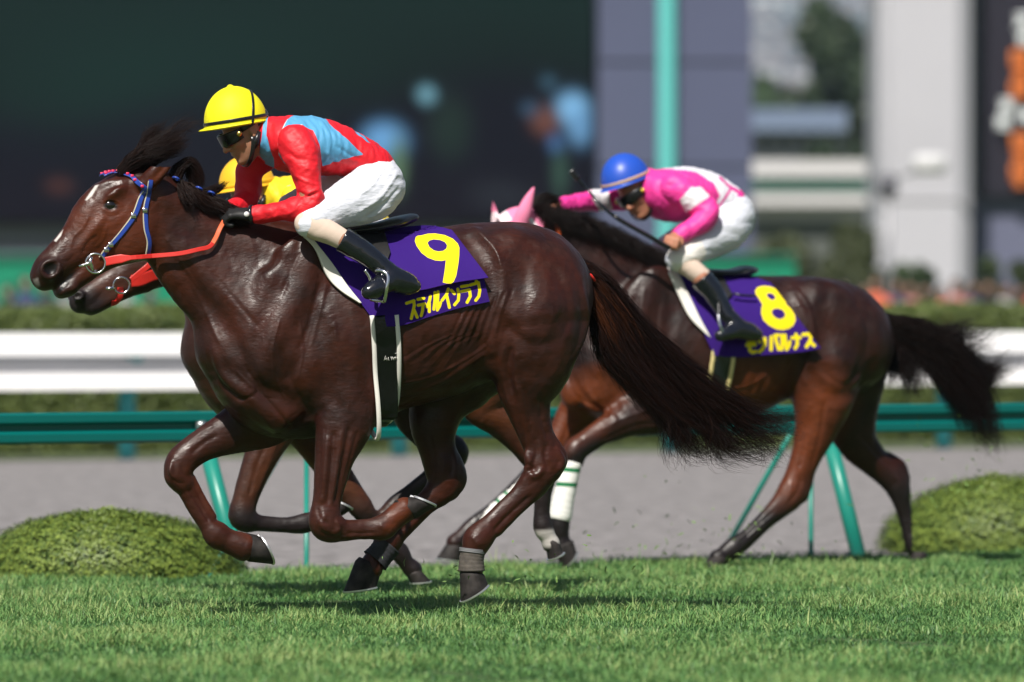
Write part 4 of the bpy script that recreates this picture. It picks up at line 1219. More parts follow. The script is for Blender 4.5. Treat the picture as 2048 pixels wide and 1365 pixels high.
REL1 = [([(668, 858), (663, 935), (655, 1012)], 4.5, -.005), ([(700, 850), (686, 930), (671, 1012)], 4.5, -.006), ([(684, 858), (675, 930), (663, 1000)], 4, .003), ([(650, 850), (645, 920), (638, 990)], 3, -.003), ([(716, 860), (700, 920), (686, 970)], 3, -.003),
  ([(634, 1010), (640, 1035), (660, 1050)], 4, -.003), ([(668, 1030), (672, 1050), (684, 1058)], 4, -.004), ([(690, 1067), (725, 1067), (752, 1066)], 3, -.004), ([(640, 1060), (660, 1072), (682, 1072)], 3, -.002),
  ([(1060, 992), (1012, 1036), (985, 1064)], 3.5, -.005), ([(1097, 880), (1090, 912), (1100, 946)], 5, -.006), ([(1068, 870), (1074, 905), (1062, 935)], 4, -.004), ([(1050, 955), (1062, 948), (1070, 965)], 4, .003), ([(1042, 935), (1056, 930), (1072, 940)], 3, -.003),
  ([(1046, 770), (1056, 820), (1066, 870)], 4, -.004), ([(1080, 790), (1084, 840), (1098, 880)], 4.5, -.005), ([(1010, 690), (1002, 730), (1010, 780), (1020, 815)], 4, .004), ([(1024, 690), (1016, 735), (1024, 790)], 4, -.005), ([(1034, 700), (1030, 740), (1036, 790)], 3.5, .003),
  ([(440, 868), (408, 886), (380, 910)], 4.5, -.005, 1), ([(430, 850), (400, 866), (370, 890)], 3, .002, 1), ([(376, 976), (400, 1014), (420, 1048)], 3.5, -.005, 1), ([(345, 915), (340, 940), (350, 962)], 4, .003, 1), ([(362, 925), (366, 945), (378, 960)], 4, -.004, 1), ([(340, 955), (356, 966), (372, 968)], 3, -.003, 1),
  ([(860, 870), (868, 920), (862, 960)], 4, -.005, 1), ([(880, 905), (888, 930), (880, 955)], 5, .004, 1), ([(900, 900), (905, 930), (900, 955)], 4, -.005, 1), ([(868, 1000), (830, 1036), (800, 1064)], 3.5, -.004, 1),
  ([(438, 812), (470, 826), (510, 850), (550, 876)], 4, -.004), ([(492, 735), (516, 780), (490, 798), (470, 796)], 3.5, -.004), ([(516, 780), (545, 812), (585, 860)], 4, -.005), ([(470, 740), (500, 770), (512, 778)], 3, .003),
  ([(560, 690), (580, 760), (620, 830)], 6, -.004), ([(640, 560), (620, 640), (600, 700)], 5, -.004), ([(655, 560), (636, 640), (620, 700)], 4, .003), ([(600, 500), (575, 560), (560, 600)], 5, -.003), ([(668, 640), (676, 700), (690, 760)], 5, .003),
  ([(790, 770), (860, 755), (930, 720), (975, 690)], 3, .0035), ([(820, 800), (900, 775), (965, 735)], 3, -.003), ([(560, 640), (545, 700), (550, 750), (570, 800)], 2.6, .003), ([(600, 640), (606, 700), (596, 760)], 2.4, .0025),
  ([(178, 430), (166, 456), (148, 474), (140, 496)], 2.6, .003), ([(214, 452), (206, 478), (190, 496)], 2.4, .0026), ([(236, 436), (246, 466), (238, 492)], 2.4, .002), ([(196, 470), (176, 486), (166, 508)], 3, -.003), ([(150, 505), (140, 520), (126, 526)], 3, -.0025), ([(120, 520), (128, 540), (124, 556)], 3, -.003),
  ([(206, 404), (220, 399), (236, 404), (244, 414)], 2.2, .003), ([(204, 416), (218, 424), (236, 420)], 2.2, .0026), ([(202, 424), (218, 434), (240, 428)], 2.2, -.002), ([(210, 388), (228, 382), (246, 388)], 3, -.002), ([(240, 350), (244, 370), (236, 384)], 3, .0022), ([(256, 356), (258, 376), (252, 392)], 3, -.002),
  ([(330, 470), (360, 520), (400, 580)], 4, .003), ([(420, 540), (470, 600), (520, 660)], 5, -.003), ([(380, 560), (410, 620), (440, 690)], 4, .003), ([(1000, 640), (1060, 686), (1120, 676), (1158, 610)], 9, -.003), ([(1110, 540), (1136, 600), (1130, 680)], 9, -.003), ([(1070, 500), (1050, 560), (1060, 620)], 9, -.002),
  ([(952, 458), (990, 500), (1004, 540)], 4, .004), ([(1165, 580), (1180, 640), (1172, 700)], 4, .003)]
for i_ in range(13):
    REL1.append(([(888 + 9 * i_, 700 - 2 * i_), (912 + 8 * i_, 650 - 2 * i_), (930 + 8 * i_, 612 - 3 * i_)], 2.4, .0022 if i_ % 2 else -.0022))
for i_ in range(8):
    REL1.append(([(800 + 12 * i_, 720 + 3 * i_), (850 + 10 * i_, 690), (900 + 9 * i_, 668)], 2.6, .0018 if i_ % 2 else -.0018))
V = relief(V, Q, px, py, REL1)
h.finish_depth()
legs_poly = [([(330, 880), (560, 900), (640, 950), (900, 1000), (1100, 1010), (1000, 1230), (300, 1230)], 120.0), ([(60, 500), (110, 495), (165, 540), (150, 620), (50, 620)], 22.0), ([(207, 406), (220, 400), (236, 406), (236, 418), (218, 424), (205, 417)], 9.0), ([(92, 530), (108, 526), (116, 538), (104, 552), (90, 550)], 6.0)]  # legs, muzzle and eyelids; the last patch paints nostril shade
redp = [([(480, 1060), (420, 1020), (380, 940), (440, 930), (560, 1120)], 30.0), ([(770, 1070), (780, 985), (830, 990), (815, 1040)], 14.0), ([(120, 420), (300, 380), (320, 560), (180, 560)], 60.0), ([(286, 376), (330, 316), (352, 306), (344, 330), (300, 376)], 10.0)]
blaze = np.clip(0.5 - (poly_sd(px, py, [(197, 370), (190, 371), (177, 391), (171, 400), (173, 402), (184, 392)])) / 2, 0, 1)
blaze = np.maximum(blaze, np.clip(0.5 - poly_sd(px, py, [(126, 460), (119, 468), (108, 482), (112, 484), (122, 472)]) / 2, 0, 1))
blaze = np.maximum(blaze, np.clip(0.5 - poly_sd(px, py, [(66, 560), (76, 556), (80, 572), (72, 578)]) / 4, 0, 1) * .55)
coat1 = coat_mat('liver_chestnut_coat', (0.052, 0.0120, 0.0060), (0.018, 0.0050, 0.0034), (0.16, 0.034, 0.009), legs=(0.042, 0.0105, 0.0055))
mesh_obj('body', V, Q, coat1, h.root, attrs={'points': leg_mask(px, py, legs_poly) * .85, 'red': leg_mask(px, py, redp) * .42, 'white': blaze, 'dark': leg_mask(px, py, [([(90, 531), (102, 527), (113, 531), (110, 545), (96, 549), (89, 542)], 5.0), ([(208, 408), (220, 402), (234, 408), (234, 416), (219, 421), (207, 415)], 5.0), ([(160, 537), (148, 548), (136, 566), (116, 588), (112, 592), (124, 570), (140, 548)], 5.0)]) * 1.0 + .5 * leg_mask(px, py, [([(60, 520), (100, 505), (140, 530), (150, 620), (50, 620)], 24.0)])})  # 'dark' paints shade into nostrils and mouth gap, besides dark lids and muzzle skin
hoof(h, (920, 1146), (968, 1150), (922, 1203), (975, 1168), -.14, .046)
hoof(h, (711, 1122), (762, 1142), (688, 1183), (753, 1173), .13, .046)
hoof(h, (832, 1037), (790, 1001), (869, 1014), (823, 994), -.18, .044)
hoof(h, (497, 1124), (492, 1066), (545, 1129), (516, 1071), .14, .046)

def tail_mat_set(): return M_hair_d

# ------------------------------------------------------------------ horse in the middle, half hidden
fr3 = Frame(760, 26.9, 17)
H3 = Horse(fr3, (-1.75, -0.42, -0.02), (1.05, 0.42, 1.80), 0.008, 'brown racehorse with red noseband, almost hidden behind the leading horse', 1.0)
h = H3
def T(rows, ax=0.93, bx=0.0, ay=0.93, by=8.0):
    return [(q[0] * ax + bx, HZ + (q[1] - HZ) * ay + by, q[2] * .93, *q[3:]) for q in rows]
h.tube(T([(470, 690, 74, 0, .95), (530, 668, 130, 0, .78), (600, 664, 180, 0, .62), (680, 662, 192, 0, .64), (760, 655, 178, 0, .76), (840, 645, 170, 0, .80),
        (915, 618, 162, 0, .80), (985, 594, 142, 0, .86), (1045, 592, 130, 0, .88), (1072, 600, 110, 0, 1.0)]), 0.04)
h.tube(T([(468, 700, 72, 0, .95), (500, 778, 62, 0, 1.1), (560, 792, 84, 0, .95), (640, 785, 92, 0, .8), (720, 775, 80, 0, .8)]), 0.06)
h.tube([(560, 610, 138, 0, .5), (490, 575, 118, 0, .48), (440, 550, 100, 0, .46), (400, 520, 80, 0, .46), (360, 500, 62, 0, .5)], .05)
h.tube([(350, 492, 58, 0, .6), (300, 526, 53, 0, .62), (255, 548, 38, 0, .7), (212, 573, 30, 0, .8), (180, 593, 27, 0, .85), (162, 603, 24, 0, .9)], .03)
h.tube([(280, 560, 26, 0, .9), (230, 590, 17, 0, 1.3), (195, 612, 14, 0, 1.6), (182, 618, 13, 0, 1.5)], .02)
h.both(158, 592, -.052, 13, 12, .02, -20, .012)
h.both(156, 592, -.075, 8, 6, .02, -30, .006, 'sub')
h.groove([(225, 585, 3, -.062, 1), (205, 598, 3, -.062, 1), (178, 612, 3, -.05, 1)], .008)
for sg in (-1, 1):
    h.tube([(352, 455, 14, sg * .06, .8), (368, 440, 13, sg * .07, .7), (392, 425, 3, sg * .078, .7)], .012)
# near fore: folded; far fore: on the ground; hind legs
h.tube([(580, 800, 60, -.13, .7), (552, 850, 46, -.14, .7), (528, 900, 36, -.15, .75), (505, 955, 29, -.15, .8), (490, 1000, 25, -.15, .85), (484, 1030, 28, -.15, .85), (492, 1042, 24, -.15, .85)], .025)
h.tube([(488, 1040, 22, -.15, .85), (520, 1047, 16, -.15, .8), (560, 1050, 15, -.15, .8), (592, 1050, 18, -.15, .85), (612, 1046, 20, -.15, .85), (636, 1036, 16, -.15, .9), (654, 1028, 18, -.15, .95)], .014)
h.tube([(590, 810, 60, .12, .7), (620, 870, 42, .12, .7), (660, 930, 34, .12, .75), (700, 985, 26, .12, .8), (722, 1015, 25, .12, .85), (745, 1045, 17, .12, .85), (775, 1080, 15, .12, .85), (798, 1104, 20, .12, .9), (812, 1125, 16, .12, .9), (826, 1140, 19, .12, .95)], .025)
h.tube([(985, 690, 92, -.13, .75), (968, 760, 66, -.15, .75), (962, 812, 40, -.16, .75), (1000, 840, 36, -.15, .75), (1040, 880, 30, -.14, .75), (1078, 925, 30, -.14, .75), (1086, 950, 27, -.14, .75), (1086, 985, 18, -.14, .8), (1084, 1025, 16.5, -.14, .8), (1086, 1055, 20, -.14, .85), (1096, 1075, 16, -.14, .9), (1102, 1088, 18, -.14, .95)], .025)
h.tube([(900, 720, 90, .12, .7), (840, 800, 62, .13, .7), (846, 850, 42, .13, .7), (880, 885, 32, .13, .75), (908, 905, 30, .13, .75), (895, 930, 25, .13, .75), (855, 960, 18, .13, .8), (812, 992, 17, .13, .8), (790, 1012, 20, .13, .85), (770, 1030, 16, .13, .9), (760, 1044, 18, .13, .95)], .025)
h.finish_depth()
V, Q = h.v.skin(3); px, py = fr3.pix(V); h.finish_depth()
V = relief(V, Q, px, py, [([(540, 870), (515, 930), (496, 1000)], 4, -.005), ([(560, 870), (536, 930), (512, 990)], 4, .003), ([(215, 575), (200, 590), (190, 605)], 3, -.003)])
coat3 = coat_mat('brown_coat', (0.060, 0.019, 0.010), (0.028, 0.010, 0.007), (0.14, 0.042, 0.014))
mesh_obj('body', V, Q, coat3, h.root, attrs={'points': leg_mask(px, py, [([(430, 980), (1150, 930), (1150, 1200), (430, 1200)], 90.0), ([(125, 570), (170, 572), (215, 600), (200, 640), (120, 640)], 26.0), ([(1060, 900), (1150, 900), (1150, 1200), (1050, 1200)], 30.0), ([(740, 880), (990, 860), (945, 1100), (740, 1100)], 40.0)]) * .92,
    'red': leg_mask(px, py, [([(900, 760), (1040, 760), (1060, 860), (920, 860)], 50.0), ([(560, 880), (700, 880), (760, 1010), (470, 1000)], 60.0)]) * .5,
    'white': leg_mask(px, py, [([(1070, 1062), (1120, 1058), (1125, 1096), (1070, 1096)], 6.0)]) * .75 * (px > 1060)})
hoof(h, (666, 1044), (650, 1010), (702, 1020), (668, 1003), -.15, .042)
hoof(h, (840, 1140), (812, 1150), (860, 1162), (822, 1166), .12, .042)
hoof(h, (1090, 1082), (1120, 1090), (1097, 1119), (1125, 1104), -.14, .042)
hoof(h, (746, 1038), (772, 1052), (728, 1066), (757, 1074), .13, .042)

# ------------------------------------------------------------------ horse number 8
fr2 = Frame(1480, 30.2, 20)
H2 = Horse(fr2, (-1.70, -0.46, -0.02), (0.95, 0.46, 1.85), 0.0066, 'dark bay racehorse in a pink ear hood and white leg bandages, wearing number 8', 1.0)
h = H2
h.tube([(1200, 715, 85, 0, 1.0), (1262, 694, 128, 0, .78), (1330, 690, 152, 0, .70), (1400, 700, 152, 0, .78), (1470, 694, 142, 0, .82), (1540, 678, 126, 0, .86), (1610, 670, 118, 0, .9), (1668, 676, 114, 0, .95), (1696, 692, 92, 0, 1.1)], .04)
h.tube([(1200, 720, 70, 0, 1.0), (1180, 762, 52, -.02, 1.3), (1240, 790, 60, 0, 1.2), (1320, 800, 66, 0, .9)], .05)
h.tube([(1300, 650, 130, 0, .50), (1225, 600, 114, 0, .50), (1155, 552, 100, 0, .48), (1090, 505, 74, 0, .48), (1050, 478, 56, 0, .5)], .06)
h.tube([(1040, 474, 52, 0, .62), (1015, 500, 54, 0, .62), (995, 540, 44, 0, .7), (980, 580, 32, 0, .8), (970, 612, 26, 0, .85), (965, 625, 22, 0, .9)], .03)
h.tube([(1040, 530, 26, 0, .9), (1015, 580, 17, 0, 1.3), (995, 620, 13, 0, 1.6)], .02)
h.both(1300, 620, -.17, 60, 90, .05, 20, .05); h.both(1350, 720, -.18, 60, 66, .06, 0, .05)
h.both(1640, 620, -.14, 66, 60, .10, 10, .05); h.both(1695, 690, -.13, 60, 78, .085, 10, .05); h.both(1630, 740, -.16, 46, 56, .06, 10, .04)
h.blob(1150, 775, -.06, 30, 44, .06, 10, .03); h.blob(1195, 785, -.13, 34, 40, .05, 10, .03); h.blob(1170, 800, .08, 40, 40, .07, 10, .03)
h.tube([(1345, 790, 66, -.15, .65), (1310, 818, 50, -.17, .68), (1258, 836, 38, -.18, .7), (1212, 860, 27, -.18, .75), (1172, 886, 24, -.18, .8), (1152, 902, 25, -.18, .85), (1147, 920, 21, -.18, .85)], .03)
h.tube([(1148, 912, 20, -.18, .85), (1143, 935, 16, -.18, .8), (1133, 970, 15, -.18, .8), (1124, 1010, 15.5, -.18, .8), (1120, 1042, 20, -.18, .85), (1119, 1062, 19, -.18, .85), (1122, 1078, 17, -.18, .9), (1125, 1090, 19, -.18, .95)], .014)
h.tube([(1175, 800, 50, .11, .7), (1145, 840, 37, .12, .72), (1118, 880, 28, .12, .76), (1094, 914, 25, .12, .82), (1080, 932, 24, .12, .85), (1062, 948, 18, .12, .85), (1025, 984, 15, .12, .8), (985, 1020, 15, .12, .8), (955, 1046, 18, .12, .85), (940, 1060, 19, .12, .85), (922, 1076, 17, .12, .9), (910, 1086, 18, .12, .95)], .025)
h.tube([(1650, 730, 84, -.13, .78), (1645, 800, 62, -.145, .78), (1634, 850, 46, -.15, .75), (1616, 905, 33, -.15, .72), (1596, 955, 28, -.15, .72), (1582, 988, 30, -.15, .74), (1562, 1012, 24, -.15, .76), (1528, 1044, 18.5, -.15, .8), (1492, 1078, 18, -.15, .82), (1468, 1096, 21, -.15, .85), (1448, 1110, 17, -.15, .9), (1436, 1118, 19, -.15, .95)], .03)
h.tube([(1618, 935, 10, -.15, .8), (1612, 965, 12, -.15, .8), (1604, 992, 13, -.15, .8)], .018)
h.tube([(1700, 740, 80, .12, .75), (1700, 820, 58, .13, .75), (1712, 878, 44, .13, .74), (1745, 920, 32, .13, .72), (1780, 952, 29, .13, .74), (1796, 975, 26, .13, .76), (1805, 1010, 18, .13, .8), (1816, 1050, 16.5, .13, .82), (1827, 1084, 20, .13, .85), (1833, 1104, 17, .13, .9), (1836, 1114, 19, .13, .95)], .03)
h.tube([(1778, 915, 10, .13, .8), (1800, 932, 13, .13, .8), (1808, 955, 13, .13, .8)], .018)
h.finish_depth()
h.stroke([(1160, 540), (1210, 600), (1240, 680), (1220, 740)], 10, .020, .04, 'sub')
h.stroke([(1310, 550), (1290, 620), (1260, 700), (1240, 750)], 12, -.014, .035)
h.stroke([(1345, 570), (1340, 650), (1310, 740)], 9, .018, .035, 'sub')
h.stroke([(1270, 600), (1250, 680), (1225, 740)], 8, .016, .03, 'sub')
h.stroke([(1585, 590), (1612, 640), (1622, 700), (1610, 760)], 9, -.006, .03)
h.stroke([(1570, 600), (1592, 650), (1600, 710), (1590, 760)], 11, .022, .04, 'sub')
h.stroke([(1740, 610), (1745, 680), (1725, 740), (1700, 790)], 9, .020, .04, 'sub')
h.stroke([(1620, 750), (1660, 790), (1710, 790), (1750, 730)], 8, .018, .04, 'sub')
h.stroke([(1660, 570), (1650, 640), (1660, 710)], 9, .020, .04, 'sub')
h.stroke([(1132, 740), (1160, 790), (1200, 820)], 7, .012, .02, 'sub', both=False)
h.stroke([(1175, 740), (1185, 790), (1215, 830)], 7, .012, .02, 'sub', both=False)
h.stroke([(1230, 760), (1230, 810), (1250, 840)], 8, .014, .02, 'sub', both=False)
for i_ in range(6):
    x_ = 1440 + 22 * i_
    h.stroke([(x_, 680), (x_ + 12, 730), (x_ + 2, 790 - 3 * i_)], 6, .014, .03, 'sub')
V, Q = h.v.skin(3); px, py = fr2.pix(V); h.finish_depth()
REL2 = [([(1330, 846), (1270, 852), (1205, 880)], 4, -.004), ([(1300, 820), (1250, 836), (1200, 862)], 4, .003), ([(1618, 820), (1610, 880), (1598, 940)], 4, -.005), ([(1650, 800), (1640, 870), (1622, 935)], 4, -.005), ([(1604, 955), (1594, 985), (1575, 1008)], 4, -.005), ([(1580, 960), (1580, 990), (1566, 1010)], 4, .003), ([(1550, 1020), (1510, 1056), (1480, 1086)], 3, -.004),
  ([(1132, 745), (1150, 790), (1190, 815)], 4, -.005), ([(1170, 745), (1180, 790), (1215, 820)], 4, .004), ([(1190, 750), (1205, 790), (1225, 830)], 4, -.005), ([(1140, 840), (1130, 870), (1120, 895)], 4, -.004, 1), ([(1720, 870), (1760, 915), (1790, 940)], 4, -.004, 1), ([(1785, 950), (1800, 965), (1795, 985)], 4, .004, 1), ([(1800, 990), (1812, 1040), (1824, 1075)], 3, -.004, 1),
  ([(1250, 580), (1235, 650), (1225, 710)], 5, -.004), ([(1290, 570), (1275, 650), (1262, 720)], 5, .004), ([(1320, 600), (1310, 680), (1290, 750)], 5, -.004), ([(1590, 575), (1620, 620), (1630, 690)], 4, .005), ([(1640, 740), (1690, 770), (1740, 720)], 5, -.004), ([(1710, 600), (1735, 660), (1730, 720)], 4, -.004), ([(1440, 780), (1500, 770), (1560, 730)], 3, .003), ([(1230, 560), (1215, 600), (1220, 650)], 3, .003)]
V = relief(V, Q, px, py, REL2)
coat2 = coat_mat('dark_bay_coat', (0.036, 0.0092, 0.0056), (0.012, 0.0045, 0.0038), (0.15, 0.035, 0.010), legs=(0.010, 0.0075, 0.0085))
loc = V
mesh_obj('body', V, Q, coat2, h.root, attrs={
    'points': leg_mask(px, py, [([(1000, 905), (1140, 880), (1180, 860), (1215, 895), (1170, 1000), (1150, 1200), (850, 1200)], 26.0), ([(1350, 1010), (1570, 960), (1640, 1000), (1560, 1200), (1350, 1200)], 60.0), ([(1760, 960), (1900, 940), (1900, 1200), (1760, 1200)], 60.0)]) * .93,
    'red': np.clip(leg_mask(px, py, [([(1110, 770), (1200, 740), (1260, 780), (1200, 850), (1080, 930)], 50.0), ([(1600, 780), (1660, 740), (1700, 800), (1650, 900), (1590, 1000), (1540, 1000)], 70.0), ([(1470, 720), (1560, 740), (1560, 800), (1450, 840)], 100.0)]) * .8, 0, 1),
    'white': px * 0})
hoof(h, (1107, 1096), (1146, 1082), (1124, 1136), (1151, 1102), -.18, .046)
hoof(h, (892, 1090), (926, 1100), (874, 1117), (921, 1123), .12, .046)
hoof(h, (1424, 1108), (1452, 1124), (1402, 1136), (1440, 1144), -.15, .046)
hoof(h, (1820, 1108), (1853, 1110), (1814, 1140), (1856, 1142), .13, .044)

# ================================================================== TACK
M_blue = mat('blue_leather', (0.02, 0.055, 0.33), 0.35, var=0.1, vscale=60)
M_cream = mat('cream_edge', (0.62, 0.58, 0.45), 0.5)
M_redlea = mat('red_rubber_rein', (0.62, 0.025, 0.018), 0.45, bump=(300, .3, .001, 2))
M_orange = mat('orange_rein', (0.72, 0.12, 0.03), 0.45)
M_steel = mat('bright_steel', (0.75, 0.75, 0.78), 0.18, metal=1.0)
M_black = mat('black_leather', (0.010, 0.010, 0.012), 0.28, spec=.6, bump=(120, .25, .002, 3))
M_blackg = mat('polished_black_leather', (0.008, 0.009, 0.014), 0.14, spec=.6, coat=.5, bump=(22, .35, .006, 3))
M_pad = mat('white_felt_pad', (0.80, 0.77, 0.72), 0.85, bump=(180, .3, .002, 3))
M_gold = mat('brass', (0.75, 0.50, 0.12), 0.25, metal=1.0)
M_stud = mat('pink_red_studs', (0.72, 0.03, 0.10), 0.4)
M_green_s = mat('green_leather', (0.02, 0.30, 0.12), 0.5)

def both_strap(p, g, wd, th, name, m, parent, mirror=True):
    V1, F1 = strap(p, g, wd, th)
    o = mesh_obj(name, V1, F1, m, parent, smooth=False)
    if mirror:
        q = p * [1, -1, 1]; g2 = g * [1, -1, 1]
        V2, F2 = strap(q[::-1], g2[::-1], wd, th); mesh_obj(name, V2, F2, m, parent, smooth=False)
    return o

def ringmesh(c, n, R, r, seg=28):
    n = np.asarray(n, float) / np.linalg.norm(n); a = np.cross(n, [0, 0, 1.0]); a /= np.linalg.norm(a); b = np.cross(n, a)
    t = np.linspace(0, 2 * np.pi, seg + 1)
    P = c + R * (np.cos(t)[:, None] * a + np.sin(t)[:, None] * b)
    return sweep(P, r, 8, up=n, caps=False)

def eye(h, px, py, r_px, off=-0.004):
    p = h.surf(px, py, 0.0, False, -.1); g = h.v.grad(p, .015)
    b = MB()
    for sg in (-1, 1):
        c = (p - g * (r_px * h.u * .55 + off)) * [1, -sg, 1]
        V = []; Fc = []; R = r_px * h.u
        for i in range(13):
            for j in range(24):
                a_, b_ = math.pi * i / 12, 2 * math.pi * j / 24
                V.append(c + R * np.array([1.15 * math.sin(a_) * math.cos(b_), math.cos(a_) * .9, .95 * math.sin(a_) * math.sin(b_)]))
        for i in range(12):
            for j in range(24):
                k = (j + 1) % 24; Fc.append((i * 24 + j, i * 24 + k, i * 24 + 24 + k, i * 24 + 24 + j))
        mesh_obj('eye', V, Fc, M_eye, h.root)
eye(H1, 221, 411, 14, .0025)

# ---- bridle of number 9
h = H1
brd = empty('bridle', (0, 0, 0), 0, None, None); brd.parent = h.root
p, g = h.path([(292, 376), (283, 392), (270, 428), (252, 455), (235, 476), (215, 498), (203, 514)], 8, .004)
both_strap(p, g, .020, .004, 'cheek_strap', M_blue, brd)
p2, g2 = h.path([(287, 380), (277, 396), (264, 430), (246, 456), (229, 477), (209, 499), (198, 514)], 8, .004)
both_strap(p2, g2, .004, .005, 'piping', M_cream, brd)
p, g = h.path([(302, 360), (298, 385), (291, 420), (292, 457), (298, 485), (295, 512)], 8, .004)
both_strap(p, g, .017, .004, 'throat_strap', M_blue, brd)
p2, g2 = h.path([(297, 362), (293, 385), (286, 420), (287, 457), (293, 485), (290, 510)], 8, .004)
both_strap(p2, g2, .0035, .005, 'piping', M_cream, brd)
p, g = h.path([(250, 340), (268, 350), (292, 372)], 8, .006)
q, gq = h.path([(209, 355), (222, 349), (238, 348), (255, 353), (273, 363), (294, 377)], 8, .007, -.1, True)
g_mid = gq.copy()
far = q[2:].copy() * [1, -1, 1]
band = np.vstack([q[::-1]]); bg_ = np.vstack([gq[::-1]])
both_strap(band, bg_, .018, .004, 'browband', M_blue, brd)
b = MB()
for i in np.linspace(3, len(q) - 4, 9).astype(int):
    for sg in (1, -1):
        c = (q[i] + gq[i] * .006) * [1, sg, 1]
        b.box(c, (.013, .007, .011), 0, .002)
b.obj('studs', M_stud, brd)
# buckles
for (x_, y_) in ((290, 421), (267, 432), (222, 490), (213, 500)):
    c = h.surf(x_, y_, .010, False, -.1); MB().box(c, (.020, .006, .020), 0, .004).obj('buckle', M_steel, brd)
# bit
c = fr1.P(191, 527, -.108)
V_, F_ = ringmesh(c, (0.15, 1, 0.0), .038, .0042); mesh_obj('bit_ring', V_, F_, M_steel, brd)
V_, F_ = ringmesh(c * [1, -1, 1], (0.15, 1, 0.0), .038, .0042); mesh_obj('bit_ring', V_, F_, M_steel, brd); b = MB()
a_ = fr1.P(158, 533, -.112); b_ = fr1.P(176, 528, -.112); c_ = fr1.P(182, 524, -.11)
b.sweep([a_, (a_ + b_) / 2, b_, c_], [.0045, .006, .008, .010], 10); b.sweep([fr1.P(183, 514, -.112), fr1.P(180, 524, -.114), fr1.P(186, 542, -.112)], [.006, .010, .005], 10)
b.sweep([fr1.P(190, 543, -.09), fr1.P(196, 540, 0), fr1.P(190, 543, .09)], .005, 8)
b.obj('bit', M_steel, brd)
# rein
rp = [(207, 524), (240, 518), (300, 513), (355, 508), (392, 500), (415, 494), (427, 478), (436, 458), (446, 440)]
q = smooth_path(np.array(rp, float), 6)
ps = h.surf(q[:, 0], q[:, 1], 0, True, -.12); gs = h.v.grad(ps, .02); gs[:, 1] = np.minimum(gs[:, 1], -.5)
lift = np.interp(np.arange(len(ps)), [0, len(ps) * .3, len(ps) - 1], [.022, .03, .03])
ps = ps + np.array([0, -1.0, 0]) * lift[:, None]
both_strap(ps[:34], np.tile([0, -1., .15], (len(ps), 1))[:34], np.interp(np.arange(len(ps)), [0, 6, 8, 60], [.034, .034, .018, .017])[:34], .005, 'rein', M_redlea, brd)
both_strap(ps[33:], np.tile([-.3, -1., .15], (len(ps), 1))[33:], .018, .005, 'rein', M_orange, brd)

# ---- bridle of the horse behind
h = H3
brd3 = empty('bridle', (0, 0, 0), 0, None, None); brd3.parent = h.root
p, g = h.path([(322, 545), (300, 552), (280, 560), (262, 562)], 8, .004); both_strap(p, g, .050, .005, 'noseband', M_redlea, brd3)
p, g = h.path([(262, 560), (280, 545), (298, 530), (308, 515)], 8, .005); both_strap(p, g, .024, .005, 'cheek_strap', M_redlea, brd3)
p, g = h.path([(240, 575), (240, 590), (232, 603), (222, 606)], 8, .004); both_strap(p, g, .026, .005, 'chin_strap', M_redlea, brd3)
c = fr3.P(243, 571, -.095); V_, F_ = ringmesh(c, (0.1, 1, 0), .034, .004); mesh_obj('bit_ring', V_, F_, M_steel, brd3)
V_, F_ = ringmesh(c * [1, -1, 1], (0.1, 1, 0), .034, .004); mesh_obj('bit_ring', V_, F_, M_steel, brd3); b = MB()
b.sweep([fr3.P(212, 577, -.098), fr3.P(230, 577, -.1)], [.007, .008], 8); b.obj('bit', M_steel, brd3)
eye(H3, 262, 500, 8)

# ---- pink ear hood of number 8
h = H2
v = Vol((-1.25, -.25, 1.15), (-.80, .25, 1.85), .0055)
hh = Horse.__new__(Horse); hh.fr = fr2; hh.u = fr2.u; hh.v = v
hh.tube([(1048, 470, 57, 0, .62), (1036, 474, 57, 0, .62), (1015, 500, 59, 0, .62), (998, 535, 49, 0, .7)], .02)
hh.tube([(1041, 446, 17, -.085, .8), (1048, 425, 15, -.10, .8), (1057, 400, 10, -.105, .8), (1067, 377, 3, -.11, .8)], .018)
hh.tube([(986, 448, 15, .05, .9), (983, 425, 12, .055, .8), (979, 405, 8, .055, .8), (977, 388, 3, .055, .8)], .018)
V, Q = v.skin(2); px, py = fr2.pix(V)
M_pink = mask_mat('pink_hood', (0.88, 0.24, 0.42), [('edge', (0.85, 0.82, 0.84)), ('mark', (0.9, 0.72, 0.78))], .8, bump=(160, .4, .003, 3))
mesh_obj('ear_hood', V, Q, M_pink, h.root, attrs={'edge': line_sd(px, py, [(1062, 440), (1073, 455), (1078, 480)], 8), 'mark': poly_sd(px, py, [(985, 425), (1010, 418), (1025, 440), (1000, 450), (975, 445)])})
brd2 = empty('bridle', (0, 0, 0), 0, None, None); brd2.parent = h.root
def free_strap(fr, pts, wd, th, name, m, parent, n=(0, -1, .2), k=6):
    q = smooth_path(np.array(pts, float), k); P_ = fr.Pn(q[:, 0], q[:, 1], q[:, 2])
    V_, F_ = strap(P_, np.tile(np.array(n, float), (len(P_), 1)), wd, th)
    return mesh_obj(name, V_, F_, m, parent, smooth=False)
p, g = h.path([(1104, 444), (1113, 455), (1116, 470), (1112, 485)], 6, .006); both_strap(p, g, .020, .006, 'rein', M_orange, brd2)
p, g = h.path([(1112, 484), (1108, 490), (1100, 496)], 6, .006); both_strap(p, g, .020, .006, 'strap_end', M_green_s, brd2)
v = None

